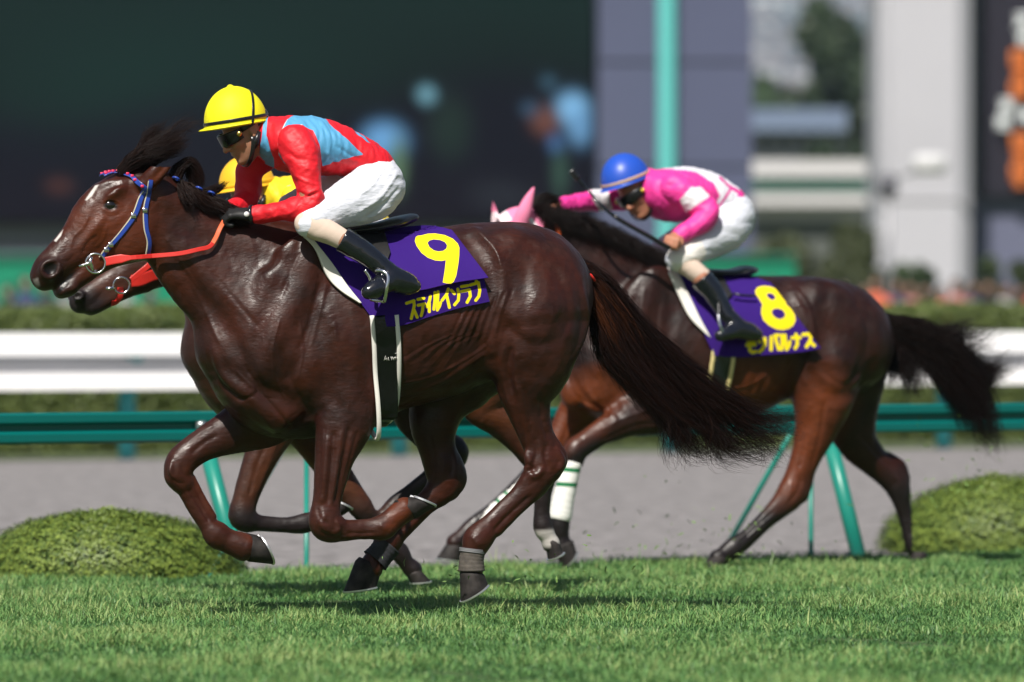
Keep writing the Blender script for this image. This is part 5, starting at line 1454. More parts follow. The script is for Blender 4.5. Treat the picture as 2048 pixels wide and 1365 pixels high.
# ---- leg bandages and fetlock boots
def cuff(h, stn, name, m, extra=1.0, attrs_f=None, flare=False):
    """sleeve around a limb: stations (px,py,r,l,k)"""
    q = smooth_path(np.array(stn, float), 8)
    P_ = h.fr.Pn(q[:, 0], q[:, 1], q[:, 3]); n = 26
    T_ = np.gradient(P_, axis=0); T_ /= np.linalg.norm(T_, axis=1)[:, None]
    B_ = np.tile([0, 1., 0], (len(P_), 1)); A_ = np.cross(T_, B_); A_ /= np.linalg.norm(A_, axis=1)[:, None]
    V_ = []
    for i in range(len(P_)):
        R = q[i, 2] * h.u * extra * (1 + .02 * math.sin(i * 2.1))
        for j in range(n):
            t = 2 * math.pi * j / n
            V_.append(P_[i] + R * (math.cos(t) * A_[i] + q[i, 4] * math.sin(t) * B_[i]))
    V_ = np.array(V_); Fc = []
    for i in range(len(P_) - 1):
        for j in range(n):
            k = (j + 1) % n; Fc.append((i * n + j, i * n + k, (i + 1) * n + k, (i + 1) * n + j))
    o = mesh_obj(name, V_, Fc, m, h.root, attrs=attrs_f(*h.fr.pix(V_)) if attrs_f else None)
    md = o.modifiers.new('t', 'SOLIDIFY'); md.thickness = .004; md.offset = 1
    return o
M_band = mask_mat('white_bandage', (0.82, 0.81, 0.78), [('s1', (0.0, 0.16, 0.05)), ('s2', (0.0, 0.16, 0.05))], .8, bump=(200, .3, .002, 2))
cuff(H2, [(1145, 925, 19, -.18, .95), (1136, 960, 20, -.18, .95), (1126, 1000, 22, -.18, .95), (1121, 1030, 23, -.18, .95), (1119, 1040, 21, -.18, .95)], 'bandage', M_band,
     attrs_f=lambda x, y: {'s1': line_sd(x, y, [(1112, 938), (1160, 942)], 9), 's2': line_sd(x, y, [(1105, 968), (1160, 971)], 9)})
cuff(H2, [(1058, 956, 16, .12, .95), (1026, 986, 16, .12, .95), (987, 1022, 16, .12, .95), (953, 1050, 17, .12, .95)], 'bandage', M_band,
     attrs_f=lambda x, y: {'s1': line_sd(x, y, [(990, 966), (1040, 1014)], 8), 's2': line_sd(x, y, [(975, 982), (1024, 1030)], 8)})
M_velc = mat('grey_fabric_boot', (0.085, 0.072, 0.062), 0.85, var=.35, vscale=40, bump=(150, .5, .002, 3))
M_velc2 = mat('black_fabric_boot', (0.022, 0.022, 0.028), 0.8, var=.3, vscale=40, bump=(150, .5, .002, 3))
cuff(H1, [(946, 1101, 25, -.14, .92), (943, 1120, 25, -.14, .92), (943, 1142, 27, -.14, .95)], 'fetlock_boot', M_velc)
cuff(H1, [(945, 1098, 26.5, -.14, .92), (944, 1106, 26.5, -.14, .92)], 'fetlock_strap', mat('grey_strap', (0.16, 0.16, 0.17), .7))
cuff(H1, [(776, 1090, 29, .13, .92), (762, 1108, 27, .13, .92), (750, 1122, 29, .13, .95)], 'fetlock_boot', M_velc2)

# ---- manes and tails
def G(h, rows): return [h.fr.P(x, y, l) for x, y, l in rows]
h = H1
hair('forelock', [(G(h, [(244, 344, -.03), (268, 322, -.04), (300, 306, -.06), (335, 296, -.06), (368, 282, -.05)]), 4, .030, .034),
                  (G(h, [(258, 340, .0), (280, 312, .0), (298, 284, .0), (314, 268, .0), (330, 262, .0)]), .7, .026, .030),
                  (G(h, [(262, 335, -.02), (300, 300, -.03), (340, 272, -.02), (372, 250, -.02), (400, 244, -.02)]), .3, .03, .045),
                  (G(h, [(285, 335, -.02), (310, 310, -.03), (330, 295, -.04), (350, 290, -.04)]), 2, .034, .03),
                  (G(h, [(292, 330, .02), (296, 290, .02), (305, 266, .02), (330, 250, .02)]), .3, .02, .03)], 3000, M_hair_d, h.root, .0012, seed=3, curl=.022, lmin=.4)
hair('mane', [(G(h, [(348, 362, -.02), (362, 335, -.02), (384, 325, -.02), (398, 350, -.02), (402, 376, -.02)]), 2, .028, .016),
              (G(h, [(350, 360, .0), (356, 340, 0), (372, 330, .0), (384, 352, .0), (385, 378, .0)]), 2, .028, .02),
              (G(h, [(395, 392, .0), (415, 385, -.03), (435, 378, -.03), (452, 366, -.03)]), 1.0, .020, .016),
              (G(h, [(375, 378, -.03), (392, 392, -.05), (410, 408, -.06), (436, 420, -.07)]), 3, .030, .03),
              (G(h, [(360, 372, -.03), (372, 395, -.07), (384, 412, -.09)]), 2, .03, .03),
              (G(h, [(410, 400, -.02), (440, 415, -.05), (470, 432, -.07), (500, 445, -.08)]), 3, .035, .04)], 3800, M_hair_d, h.root, .0013, seed=4, curl=.008)
for (x_, y_, l_) in ((352, 358, -.05), (398, 378, -.05), (423, 387, -.05)):
    V_, F_ = ringmesh(h.fr.P(x_, y_, l_), (.5, .3, 1), .012, .005); mesh_obj('mane_band', V_, F_, M_blue, h.root)
hair('tail', [(G(h, [(1148, 530, 0), (1200, 568, 0), (1255, 640, 0), (1320, 720, 0), (1400, 800, 0), (1490, 860, .02)]), 5, .040, .075),
              (G(h, [(1158, 545, 0), (1205, 610, 0), (1235, 690, 0), (1290, 770, 0), (1360, 830, .0), (1420, 860, .0)]), 5, .040, .085),
              (G(h, [(1150, 535, 0), (1212, 594, .0), (1285, 674, .0), (1375, 764, .0), (1460, 815, .0), (1540, 850, .02)]), 4, .035, .06),
              (G(h, [(1160, 555, 0), (1195, 640, 0), (1215, 700, 0), (1250, 740, 0), (1310, 800, 0), (1345, 850, 0)]), 3, .035, .06),
              (G(h, [(1240, 680, 0), (1300, 780, 0), (1350, 850, .0), (1390, 900, .0), (1440, 895, .0)]), 1.2, .05, .04),
              (G(h, [(1300, 740, 0), (1390, 830, 0), (1450, 880, .0), (1500, 905, .0), (1560, 900, 0)]), .7, .05, .04)],
     5600, M_hair_d, h.root, .0013, seed=5, curl=.034, segs=13, lmin=.42)
hair('tail', [(G(h, [(1200, 580, 0), (1300, 720, 0), (1345, 810, 0), (1350, 880, 0), (1366, 915, 0)]), 1, .07, .05), (G(h, [(1250, 640, 0), (1370, 780, 0), (1420, 850, 0), (1440, 900, 0), (1480, 910, 0)]), 1.3, .06, .05),
              (G(h, [(1250, 640, 0), (1400, 770, 0), (1480, 850, 0), (1530, 880, 0), (1550, 905, 0)]), 1.2, .06, .05), (G(h, [(1250, 640, 0), (1410, 770, 0), (1500, 830, 0), (1560, 850, 0), (1580, 846, 0)]), .8, .06, .04)], 900, M_hair_d, h.root, .0011, seed=55, curl=.05, segs=16, lmin=.8)

hair('tail_top_hair', [(G(h, [(1146, 526, 0), (1190, 560, -.01), (1240, 625, -.02), (1280, 690, -.02)]), 2, .034, .04),
                  (G(h, [(1152, 536, 0), (1180, 590, -.02), (1215, 650, -.03), (1240, 700, -.03)]), 1, .034, .04)], 1300, M_hair_b, h.root, .0013, seed=6, curl=.01)
MB().sweep([h.fr.P(1172, 546, -.06), h.fr.P(1182, 551, -.065), h.fr.P(1190, 562, -.06)], .006, 8).obj('tail_ribbon', M_redlea, h.root)
h = H2
gd = []
for t in np.linspace(0, 1, 12):
    x_ = 1068 + (1322 - 1068) * t; y_ = np.interp(x_, [1068, 1105, 1167, 1233, 1306, 1330], [418, 432, 452, 482, 522, 536])
    gd.append((G(h, [(x_, y_ + 24, 0), (x_ + 6, y_ + 8 - 7 * math.sin(x_), -.03), (x_ + 24, y_ + 4, -.07), (x_ + 50, y_ + 24, -.10), (x_ + 66, y_ + 40, -.12)]), 2, .035, .035))
    gd.append((G(h, [(x_, y_ + 24, .0), (x_ + 10, y_ + 6 - 8 * math.sin(x_ * 2), .02), (x_ + 28, y_ + 6, .04), (x_ + 60, y_ + 26, .06)]), 1, .03, .03))
hair('mane', gd, 7500, M_hair_k, h.root, .0015, seed=8, curl=.034, lmin=.22)
hair('forelock', [(G(h, [(1050, 430, .02), (1075, 405, .02), (1100, 398, .02), (1120, 412, .02)]), 1, .03, .03)], 700, M_hair_k, h.root, .0017, seed=9)
hair('tail', [(G(h, [(1768, 640, 0), (1820, 665, 0), (1880, 700, 0), (1930, 760, 0), (1965, 840, 0)]), 5, .040, .07),
              (G(h, [(1772, 645, 0), (1830, 655, 0), (1890, 690, .0), (1950, 740, 0), (1985, 790, 0)]), 3, .04, .06),
              (G(h, [(1776, 660, 0), (1830, 690, 0), (1880, 740, 0), (1920, 800, 0), (1955, 870, 0)]), 4, .04, .06),
              (G(h, [(1778, 670, 0), (1800, 710, 0), (1815, 745, 0), (1835, 790, 0)]), 1.2, .04, .05),
              (G(h, [(1820, 668, 0), (1880, 670, 0), (1920, 665, 0), (1965, 655, 0)]), .8, .04, .05),
              (G(h, [(1780, 690, 0), (1785, 730, 0), (1780, 770, 0)]), .8, .03, .04),
              (G(h, [(1890, 720, 0), (1950, 760, 0), (1985, 750, 0), (1998, 730, 0)]), .6, .05, .04)],
     7000, M_hair_k, h.root, .0016, seed=10, curl=.036, segs=13, lmin=.38)
hair('tail', [(G(h, [(1800, 660, 0), (1880, 690, 0), (1940, 690, 0), (2000, 670, 0)]), 1, .05, .06), (G(h, [(1790, 670, 0), (1830, 720, 0), (1845, 790, 0)]), 1, .05, .06), (G(h, [(1850, 700, 0), (1950, 770, 0), (1975, 860, 0), (1990, 890, 0)]), 1.4, .06, .06), (G(h, [(1850, 690, 0), (1950, 730, 0), (2000, 740, 0), (2010, 720, 0)]), .8, .05, .05)], 800, M_hair_k, h.root, .0013, seed=56, curl=.05, segs=14, lmin=.7)

h = H3
hair('tail', [(G(h, [(1060, 540, 0), (1100, 580, 0), (1130, 640, 0), (1150, 720, 0)]), 2, .04, .08)], 1200, M_hair_k, h.root, .0017, seed=11, curl=.02)
hair('mane', [(G(h, [(380, 455, 0), (410, 450, 0), (440, 470, -.04)]), 1, .04, .03), (G(h, [(430, 475, 0), (460, 470, 0), (490, 490, -.04)]), 1, .04, .03)], 1500, M_hair_k, h.root, .0017, seed=12)

# ---- saddlecloths
Z3 = lambda pts: [(780 + x / 6.205, 440 + y / 6.205) for x, y in pts]
Z4 = lambda pts: [(1380 + x / 6.827, 540 + y / 6.827) for x, y in pts]
def sheet(h, top, bottom, off, name, m, parent, attrs_f=None, nu=200, nv=100, th=.004, mirror=True, hang=.5, l0=-.2):
    """cloth patch between two photo polylines, lying off (metres; number or function of u,v) over the skin"""
    tp = smooth_path(np.array(top, float), 10); bt = smooth_path(np.array(bottom, float), 10)
    def ev(c, u):
        s_ = np.r_[0, np.cumsum(np.hypot(*np.diff(c, axis=0).T))]; s_ /= s_[-1]
        return np.stack([np.interp(u, s_, c[:, 0]), np.interp(u, s_, c[:, 1])], -1)
    u = np.linspace(0, 1, nu); vv = np.linspace(0, 1, nv)
    A_, B_ = ev(tp, u), ev(bt, u)
    PX = A_[None] * (1 - vv[:, None, None]) + B_[None] * vv[:, None, None]
    x_, y_ = PX[..., 0], PX[..., 1]
    P_ = h.surf(x_, y_, 0, True, l0)
    U_, V_ = np.meshgrid(u, vv)
    o_ = off(U_, V_) if callable(off) else np.full(U_.shape, off)
    l = P_[..., 1].copy()
    if hang:
        run = np.minimum.accumulate(l, 0); l = l * (1 - hang) + run * hang
    l = l - o_
    P_ = h.fr.Pn(x_, y_, l)
    N_ = P_.reshape(-1, 3); idx = np.arange(nu * nv).reshape(nv, nu)
    Fq = np.stack([idx[:-1, :-1], idx[:-1, 1:], idx[1:, 1:], idx[1:, :-1]], -1).reshape(-1, 4)[:, ::-1]
    px_, py_ = x_.ravel(), y_.ravel()
    at = attrs_f(px_, py_) if attrs_f else {}
    if mirror:
        o = mesh_obj(name, N_ * [1, -1, 1], Fq[:, ::-1].copy(), m, parent, attrs={k: np.full(len(N_), 50.0) for k in at})
        md = o.modifiers.new('t', 'SOLIDIFY'); md.thickness = th; md.offset = 0
    o = mesh_obj(name, N_, Fq, m, parent, attrs=at)
    md = o.modifiers.new('t', 'SOLIDIFY'); md.thickness = th; md.offset = 0
    return o

nine_o = Z3([(385, 200), (470, 178), (560, 175), (680, 195), (780, 240), (840, 300), (860, 350), (858, 450), (845, 560), (820, 700), (790, 770), (760, 795), (700, 792), (655, 780), (665, 720), (680, 620), (692, 505), (640, 515), (560, 508), (470, 475), (390, 415), (330, 330), (308, 270), (320, 220), (345, 203)])
nine_i = Z3([(465, 290), (490, 262), (540, 248), (620, 255), (680, 280), (708, 320), (700, 360), (660, 390), (600, 398), (545, 385), (490, 345)])
kana9 = [[(203, 1038), (296, 1006)], [(292, 1010), (300, 1060), (285, 1130), (262, 1225)], [(292, 1110), (335, 1210)],
         [(345, 990), (418, 975)], [(348, 1062), (430, 1045)], [(408, 1060), (402, 1130), (385, 1190)],
         [(500, 950), (488, 1010), (458, 1080)], [(486, 1035), (486, 1140)],
         [(556, 905), (556, 1000), (542, 1110)], [(594, 895), (590, 1000), (585, 1120), (612, 1075), (626, 1030)],
         [(722, 862), (700, 930), (645, 1000)], [(704, 950), (718, 1010), (735, 1088)],
         [(760, 878), (798, 918)], [(840, 862), (852, 930), (846, 1000), (800, 1055)],
         [(885, 832), (965, 818)], [(885, 892), (985, 872)], [(985, 872), (995, 950), (955, 1025)],
         [(993, 812), (1095, 782)], [(1095, 785), (1112, 880), (1100, 950), (1062, 1000)], [(1068, 762), (1080, 782)]]
def nine_attr(x, y):
    a_ = np.maximum(poly_sd(x, y, nine_o), -poly_sd(x, y, nine_i))
    return {'num': a_}
def name9_attr(x, y):
    a_ = np.full(x.shape, 1e3)
    for st_ in kana9: a_ = np.minimum(a_, line_sd(x, y, Z3(st_), 6.0))
    return {'num': a_}
PURP = (0.036, 0.010, 0.170); YEL = (0.92, 0.74, 0.012)
M_cloth = mask_mat('purple_number_cloth', PURP, [('num', YEL)], .85, bump=(420, .35, .0015, 2), bump2=(11, .28, .012, 4), edge=.45, spec=.15)
h = H1
cl1 = empty('saddlecloth', tuple(fr1.O), fr1.yaw, 'purple saddlecloth with large yellow 9 and yellow katakana name on the leading horse', 'saddlecloth')
def off_low(U, V): return .010 + .004 * np.sin(U * 9) * V
sheet(h, [(629, 484), (700, 520), (800, 560), (900, 560), (963, 540)], [(764, 654), (806, 651), (860, 634), (918, 617), (979, 604)], off_low, 'name_panel', M_cloth, cl1, name9_attr, 360, 160, hang=.8)
def off_up(U, V): return .016 + .034 * np.clip((V - .35) / .65, 0, 1) ** 1.5 * np.clip(U * 1.6 - .1, 0, 1) + .004 * np.sin(U * 17 + 2) * V
sheet(h, [(680, 470), (740, 462), (816, 453), (866, 452), (904, 461)], [(762, 580), (800, 585), (849, 580), (905, 567), (977, 556)], off_up, 'number_panel', M_cloth, cl1, nine_attr, 300, 170, hang=.8)
sheet(h, [(602, 468), (631, 500), (654, 553), (681, 582), (719, 607)], [(628, 482), (648, 508), (669, 535), (696, 574), (723, 607)], .014, 'pad_edge', M_pad, cl1, None, 80, 12, .014, hang=0)
sheet(h, [(626, 482), (648, 508), (669, 535), (696, 574), (722, 607), (742, 634), (764, 654)], [(702, 470), (720, 500), (745, 540), (770, 580), (790, 610), (800, 640), (806, 651)], .0095, 'front_panel', M_cloth, cl1, lambda x, y: {'num': x * 0 + 50}, 120, 40, hang=0)

eight_o = Z4([(890, 290), (920, 245), (1000, 225), (1100, 235), (1200, 280), (1280, 350), (1310, 430), (1308, 470), (1380, 540), (1430, 620), (1440, 690), (1410, 760), (1350, 805), (1270, 825), (1180, 815), (1080, 765), (1000, 690), (970, 600), (975, 520), (990, 480), (960, 430), (925, 370), (897, 335)])
eight_a = Z4([(1035, 345), (1075, 318), (1130, 330), (1165, 370), (1160, 405), (1110, 420), (1070, 390)])
eight_b = Z4([(1110, 570), (1140, 535), (1200, 528), (1270, 555), (1300, 610), (1290, 650), (1230, 680), (1170, 660), (1125, 620)])
kana8 = [[(800, 985), (880, 978)], [(775, 1030), (885, 1022)], [(812, 985), (815, 1100), (850, 1128), (895, 1118)],
         [(920, 940), (950, 985)], [(1020, 940), (1018, 1030), (990, 1085), (948, 1118)],
         [(1108, 920), (1106, 1090)], [(1160, 895), (1170, 960), (1210, 1085)], [(1190, 900), (1200, 892)],
         [(1250, 895), (1258, 1000), (1250, 1085)], [(1292, 895), (1300, 1000), (1315, 1085), (1350, 1040), (1358, 985)],
         [(1392, 930), (1500, 925)], [(1445, 885), (1462, 950), (1462, 1020), (1435, 1070)],
         [(1545, 885), (1640, 875)], [(1640, 878), (1645, 960), (1590, 1050)], [(1640, 985), (1695, 1035)]]
def eight_attr(x, y):
    a_ = np.maximum(poly_sd(x, y, eight_o), -np.minimum(poly_sd(x, y, eight_a), poly_sd(x, y, eight_b)))
    for st_ in kana8: a_ = np.minimum(a_, line_sd(x, y, Z4(st_), 7.0))
    return {'num': a_}
h = H2
cl2 = empty('saddlecloth', tuple(fr2.O), fr2.yaw, 'purple saddlecloth with large yellow 8 and yellow katakana name on the rear horse', 'saddlecloth')
def off8(U, V): return .016 + .022 * V ** 2 * np.clip(U * 1.5, 0, 1) + .004 * np.sin(U * 14) * V
sheet(h, [(1352, 545), (1400, 548), (1450, 552), (1500, 554), (1541, 566)], [(1428, 712), (1480, 715), (1540, 710), (1600, 705), (1642, 697)], off8, 'number_panel', M_cloth, cl2, eight_attr, 300, 190, hang=.8)
sheet(h, [(1334, 534), (1344, 560), (1360, 598), (1380, 636), (1410, 667)], [(1353, 543), (1366, 570), (1383, 603), (1400, 638), (1421, 676)], .020, 'pad_edge', M_pad, cl2, None, 80, 12, .014, hang=0)
h3 = H3
cl3 = empty('saddlecloth', tuple(fr3.O), fr3.yaw, 'purple saddlecloth of the hidden horse behind the leading horse', 'saddlecloth')
sheet(H3, [(600, 500), (680, 480), (820, 476)], [(705, 660), (780, 660), (900, 620)], .012, 'number_panel', M_cloth, cl3, lambda x, y: {'num': x * 0 + 50}, 60, 50)

# ---- saddles with girths and stirrups
def girth(h, px, py, wd, edge, name_root, m_mid, m_edge, tilt=0.0, nseg=64, mark=True):
    c = h.fr.P(px, py, 0)
    th_ = np.linspace(math.radians(168), math.radians(372), nseg + 1)
    dirs = np.stack([0 * th_, np.cos(th_), np.sin(th_)], 1)
    def ringp(dx):
        P_ = h.v.cast(c + [dx, 0, 0], dirs)
        for _ in range(3):
            P_[1:-1] = (P_[:-2] + 2 * P_[1:-1] + P_[2:]) / 4
        P_[:, 0] += tilt * (P_[:, 2] - c[2])
        return P_
    N_ = dirs
    P_ = ringp(0); V_, F_ = strap(P_ + N_ * .006, N_, wd, .007); gm = mesh_obj('girth', V_, F_, m_mid, name_root)
    for sg in (-1, 1):
        P_ = ringp(sg * (wd / 2 + edge / 2)); V_, F_ = strap(P_ + N_ * .006, N_, edge, .010); mesh_obj('girth_edge', V_, F_, m_edge, gm)
    return gm
def saddle(h, label, seat, girth_a, flap, irons):
    root = empty('saddle', tuple(h.fr.O), h.fr.yaw, label, 'saddle')
    st_ = h.st([(x, y, r, 0, k) for x, y, r, k in seat])
    a_ = np.array(st_)
    v = Vol(a_[:, :3].min(0) - [.08, .22, .08], a_[:, :3].max(0) + [.08, .22, .08], .006)
    v.tube(st_, .02)
    V_, Q_ = v.skin(2); mesh_obj('seat', V_, Q_, M_black, root)
    sheet(h, *flap, .035, 'flap', mat('ribbed_flap_leather', (0.014, 0.013, 0.014), 0.5, bump=(320, .5, .003, 2)), root, None, 24, 40, .006, hang=0)
    girth(h, *girth_a[:4], root, *girth_a[4:6], tilt=girth_a[6])
    for (pts, m_) in irons:
        q = smooth_path(np.array(pts, float), 6)
        P_ = h.fr.Pn(q[:, 0], q[:, 1], q[:, 2])
        MB().sweep(P_, .0075, 10).obj('stirrup', m_, root)
    return root
s1 = saddle(H1, 'black racing saddle under the jockey in the yellow cap', [(655, 464, 12, 4.5), (700, 462, 11, 5), (750, 456, 11, 5.5), (790, 446, 12, 5), (818, 438, 10, 4), (829, 435, 7, 3.5)],
       (733, 660, .080, .018, mat('black_girth', (0.006, 0.006, 0.007), 0.22, spec=.5, bump=(60, .5, .004, 4)), M_pad, -0.10), ([(690, 472), (735, 466), (768, 462)], [(735, 530), (770, 525), (781, 505)]),
       [([(752, 541, -.375), (766, 543, -.40), (776, 554, -.415), (773, 578, -.42), (769, 604, -.40)], M_steel), ([(730, 540, -.33), (740, 556, -.335), (742, 575, -.335)], M_steel), ([(742, 600, -.335), (769, 603, -.39)], M_steel)])
# maker's mark on the girth: small white script
gm = [o for o in s1.children if o.name.startswith('girth')][0]
b = MB()
for st_ in ([(768, 722), (771, 712), (774, 722)], [(769, 719), (774, 718)], [(777, 715), (776, 720), (779, 721)], [(782, 714), (783, 721), (785, 714)], [(787, 716), (787, 721)], [(790, 714), (790, 721)], [(788, 716), (793, 715)], [(795, 714), (794, 721)], [(758, 711), (800, 706)]):
    q = np.array(st_, float); P_ = H1.surf(q[:, 0], q[:, 1], .016, False, -.28)
    b.sweep(P_ if len(P_) > 2 else np.array([P_[0], (P_[0] + P_[1]) / 2, P_[1]]), .0012, 5)
b.obj('maker_script', M_pad, gm)
s2 = saddle(H2, 'black racing saddle under the jockey in the blue cap', [(1370, 545, 11, 4.5), (1420, 548, 10, 5), (1460, 548, 10, 5), (1488, 543, 11, 4.5), (1506, 541, 7, 3.5)],
       (1402, 700, .085, .020, M_blackg, mat('gold_cream_edge', (0.75, 0.62, 0.28), .6, bump=(40, 1, .01, 2)), 0.10), ([(1395, 548), (1420, 550), (1445, 552)], [(1430, 600), (1450, 600), (1465, 590)]),
       [([(1436, 628, -.38), (1440, 650, -.40), (1446, 668, -.40)], M_steel), ([(1425, 560, -.30), (1436, 600, -.34), (1438, 632, -.37)], M_black)])
P_ = [H2.surf(x, y, .060, True, -.25) for x, y in ((1466, 588), (1484, 591), (1500, 592), (1512, 592))]
MB().sweep(P_, .006, 8).obj('strap_end', M_black, s2)
P_ = [H2.surf(x, y, .056, True, -.25) for x, y in ((1470, 596), (1500, 604), (1525, 612), (1542, 620))]
s3 = saddle(H3, 'black racing saddle of the hidden horse behind the leading horse', [(640, 482, 11, 4.5), (700, 480, 10, 5), (760, 474, 9, 5)],
       (720, 670, .080, .018, M_blackg, M_pad, 0.0), ([(650, 490), (690, 486), (715, 484)], [(690, 540), (715, 540), (725, 525)]), [([(690, 560, -.34), (700, 590, -.35), (705, 610, -.35)], M_steel)])

# ================================================================== JOCKEYS
M_skin = mat('skin', (0.40, 0.19, 0.115), 0.5, var=.08, vscale=20, sss=0.15, bump=(220, .15, .001, 3))
M_skin2 = mat('skin_tan', (0.46, 0.20, 0.12), 0.5, var=.08, vscale=20, sss=0.15, bump=(220, .15, .001, 3))
M_lip = mat('lip', (0.38, 0.12, 0.09), 0.45)
M_hairk = mat('black_hair', (0.01, 0.008, 0.007), 0.4)
M_gog = mat('goggle_frame', (0.008, 0.008, 0.010), 0.3)
M_lens = mat('goggle_lens', (0.012, 0.010, 0.010), 0.05, coat=1.0)
M_breech = mat('white_breeches', (0.70, 0.715, 0.80), 0.75, bump=(9, .45, .025, 3, ((1.0, 1.0, 3.2), (0, .9, 0))), bump2=(300, .2, .001, 2))
M_stock = mat('cream_stocking', (0.66, 0.52, 0.43), 0.8, bump=(300, .35, .0015, 2))
M_glove = mat('black_glove', (0.010, 0.010, 0.011), 0.6, bump=(200, .4, .002, 2))

def unit(v): v = np.asarray(v, float); return v / np.linalg.norm(v)

def hand(v, Wp, d, n, sc=1.0, off=0.0, curl=(55, 75, 60), side=1):
    """palm + four fingers closing around something, thumb against them; d wrist->knuckles, n palm normal"""
    d, n = unit(d), unit(n - np.dot(n, unit(d)) * unit(d)); s_ = np.cross(d, n) * side
    Wp = np.asarray(Wp, float)
    L = [.036, .040, .037, .029]
    for i in range(4):
        o_ = (-.030 + .0195 * i) * sc
        K = Wp + d * (.082 - .004 * abs(i - 1)) * sc + s_ * o_
        v.tube([(*(Wp + s_ * o_ * .6), (.016) * sc + off, 1), (*(Wp + (K - Wp) * .55), .0145 * sc + off, 1), (*K, .0115 * sc + off, 1)], .010)
        ang = 0; p = K; pts = [(*K, .0112 * sc + off, 1)]
        for q, cu in enumerate(curl):
            ang += math.radians(cu)
            l_ = L[i] * (1, .68, .55)[q] * sc
            p = p + (d * math.cos(ang) + n * math.sin(ang)) * l_
            pts.append((*p, (.0098, .0088, .0078)[q] * sc + off, 1))
        v.tube(pts, .003, sub=3)
    t0 = Wp + d * .022 * sc - s_ * .024 * sc
    t1 = Wp + d * .050 * sc - s_ * .040 * sc + n * .018 * sc
    t2 = Wp + d * .066 * sc - s_ * .022 * sc + n * .040 * sc
    t3 = Wp + d * .072 * sc + s_ * .002 * sc + n * .048 * sc
    v.tube([(*t0, .015 * sc + off, 1), (*t1, .0125 * sc + off, 1), (*t2, .0105 * sc + off, 1), (*t3, .009 * sc + off, 1)], .006, sub=3)

def head_axes(f, yaw):
    f0 = unit([f[0], 0, -f[1]]); u0 = np.array([f0[2], 0, -f0[0]])
    if u0[2] < 0: u0 = -u0
    a_ = math.radians(yaw)
    F3 = f0 * math.cos(a_) + np.array([0, -1, 0]) * math.sin(a_)
    S3 = np.array([0, 1, 0]) * math.cos(a_) + f0 * math.sin(a_)
    return unit(F3), unit(S3), u0

def build_head(v, c, F3, S3, U3, neck_to):
    R = np.array([F3, S3, U3]); A = lambda f, s_, u: c + F3 * f + S3 * s_ + U3 * u
    v.blob(A(-.012, 0, .025), (.097, .076, .098), .02, R)
    v.blob(A(.040, 0, -.035), (.058, .058, .075), .025, R)
    v.blob(A(.052, 0, -.088), (.034, .034, .026), .02, R)
    v.tube([(*A(.018, .045, -.055), .022, 1), (*A(.055, .012, -.090), .018, 1)], .02); v.tube([(*A(.018, -.045, -.055), .022, 1), (*A(.055, -.012, -.090), .018, 1)], .02)
    for sg in (-1, 1):
        v.blob(A(.066, sg * .042, -.020), (.022, .022, .018), .018, R)           # cheek bones
        v.blob(A(.090, sg * .031, .012), (.014, .016, .011), .012, R, 'sub')     # eye sockets
        v.blob(A(.080, sg * .031, .010), (.0125, .0125, .0125), .004, R)         # eyes
        v.blob(A(.082, sg * .030, .026), (.012, .022, .007), .010, R)            # brow
        v.blob(A(-.004, sg * .076, .000), (.020, .008, .031), .006, R)           # ear
        v.blob(A(.000, sg * .084, .003), (.011, .006, .019), .004, R, 'sub')
        v.tube([(*A(.006, sg * .078, -.024), .008, 1), (*A(.002, sg * .076, -.010), .008, 1)], .004)
    v.tube([(*A(.088, 0, .020), .009, 1), (*A(.102, 0, -.004), .0105, 1), (*A(.114, 0, -.024), .0125, 1)], .010)
    for sg in (-1, 1): v.blob(A(.102, sg * .012, -.028), (.012, .009, .008), .006, R)
    v.blob(A(.088, 0, -.055), (.012, .024, .006), .007, R)
    v.blob(A(.085, 0, -.066), (.012, .021, .0065), .006, R)
    v.blob(A(.100, 0, -.0605), (.010, .022, .0018), .003, R, 'sub')
    v.blob(A(.078, 0, -.094), (.016, .020, .014), .012, R)
    p = A(-.03, 0, -.05)
    v.tube([(*p, .056, 1), (*(p * .5 + neck_to * .5), .055, 1), (*neck_to, .062, 1)], .03)
    return A

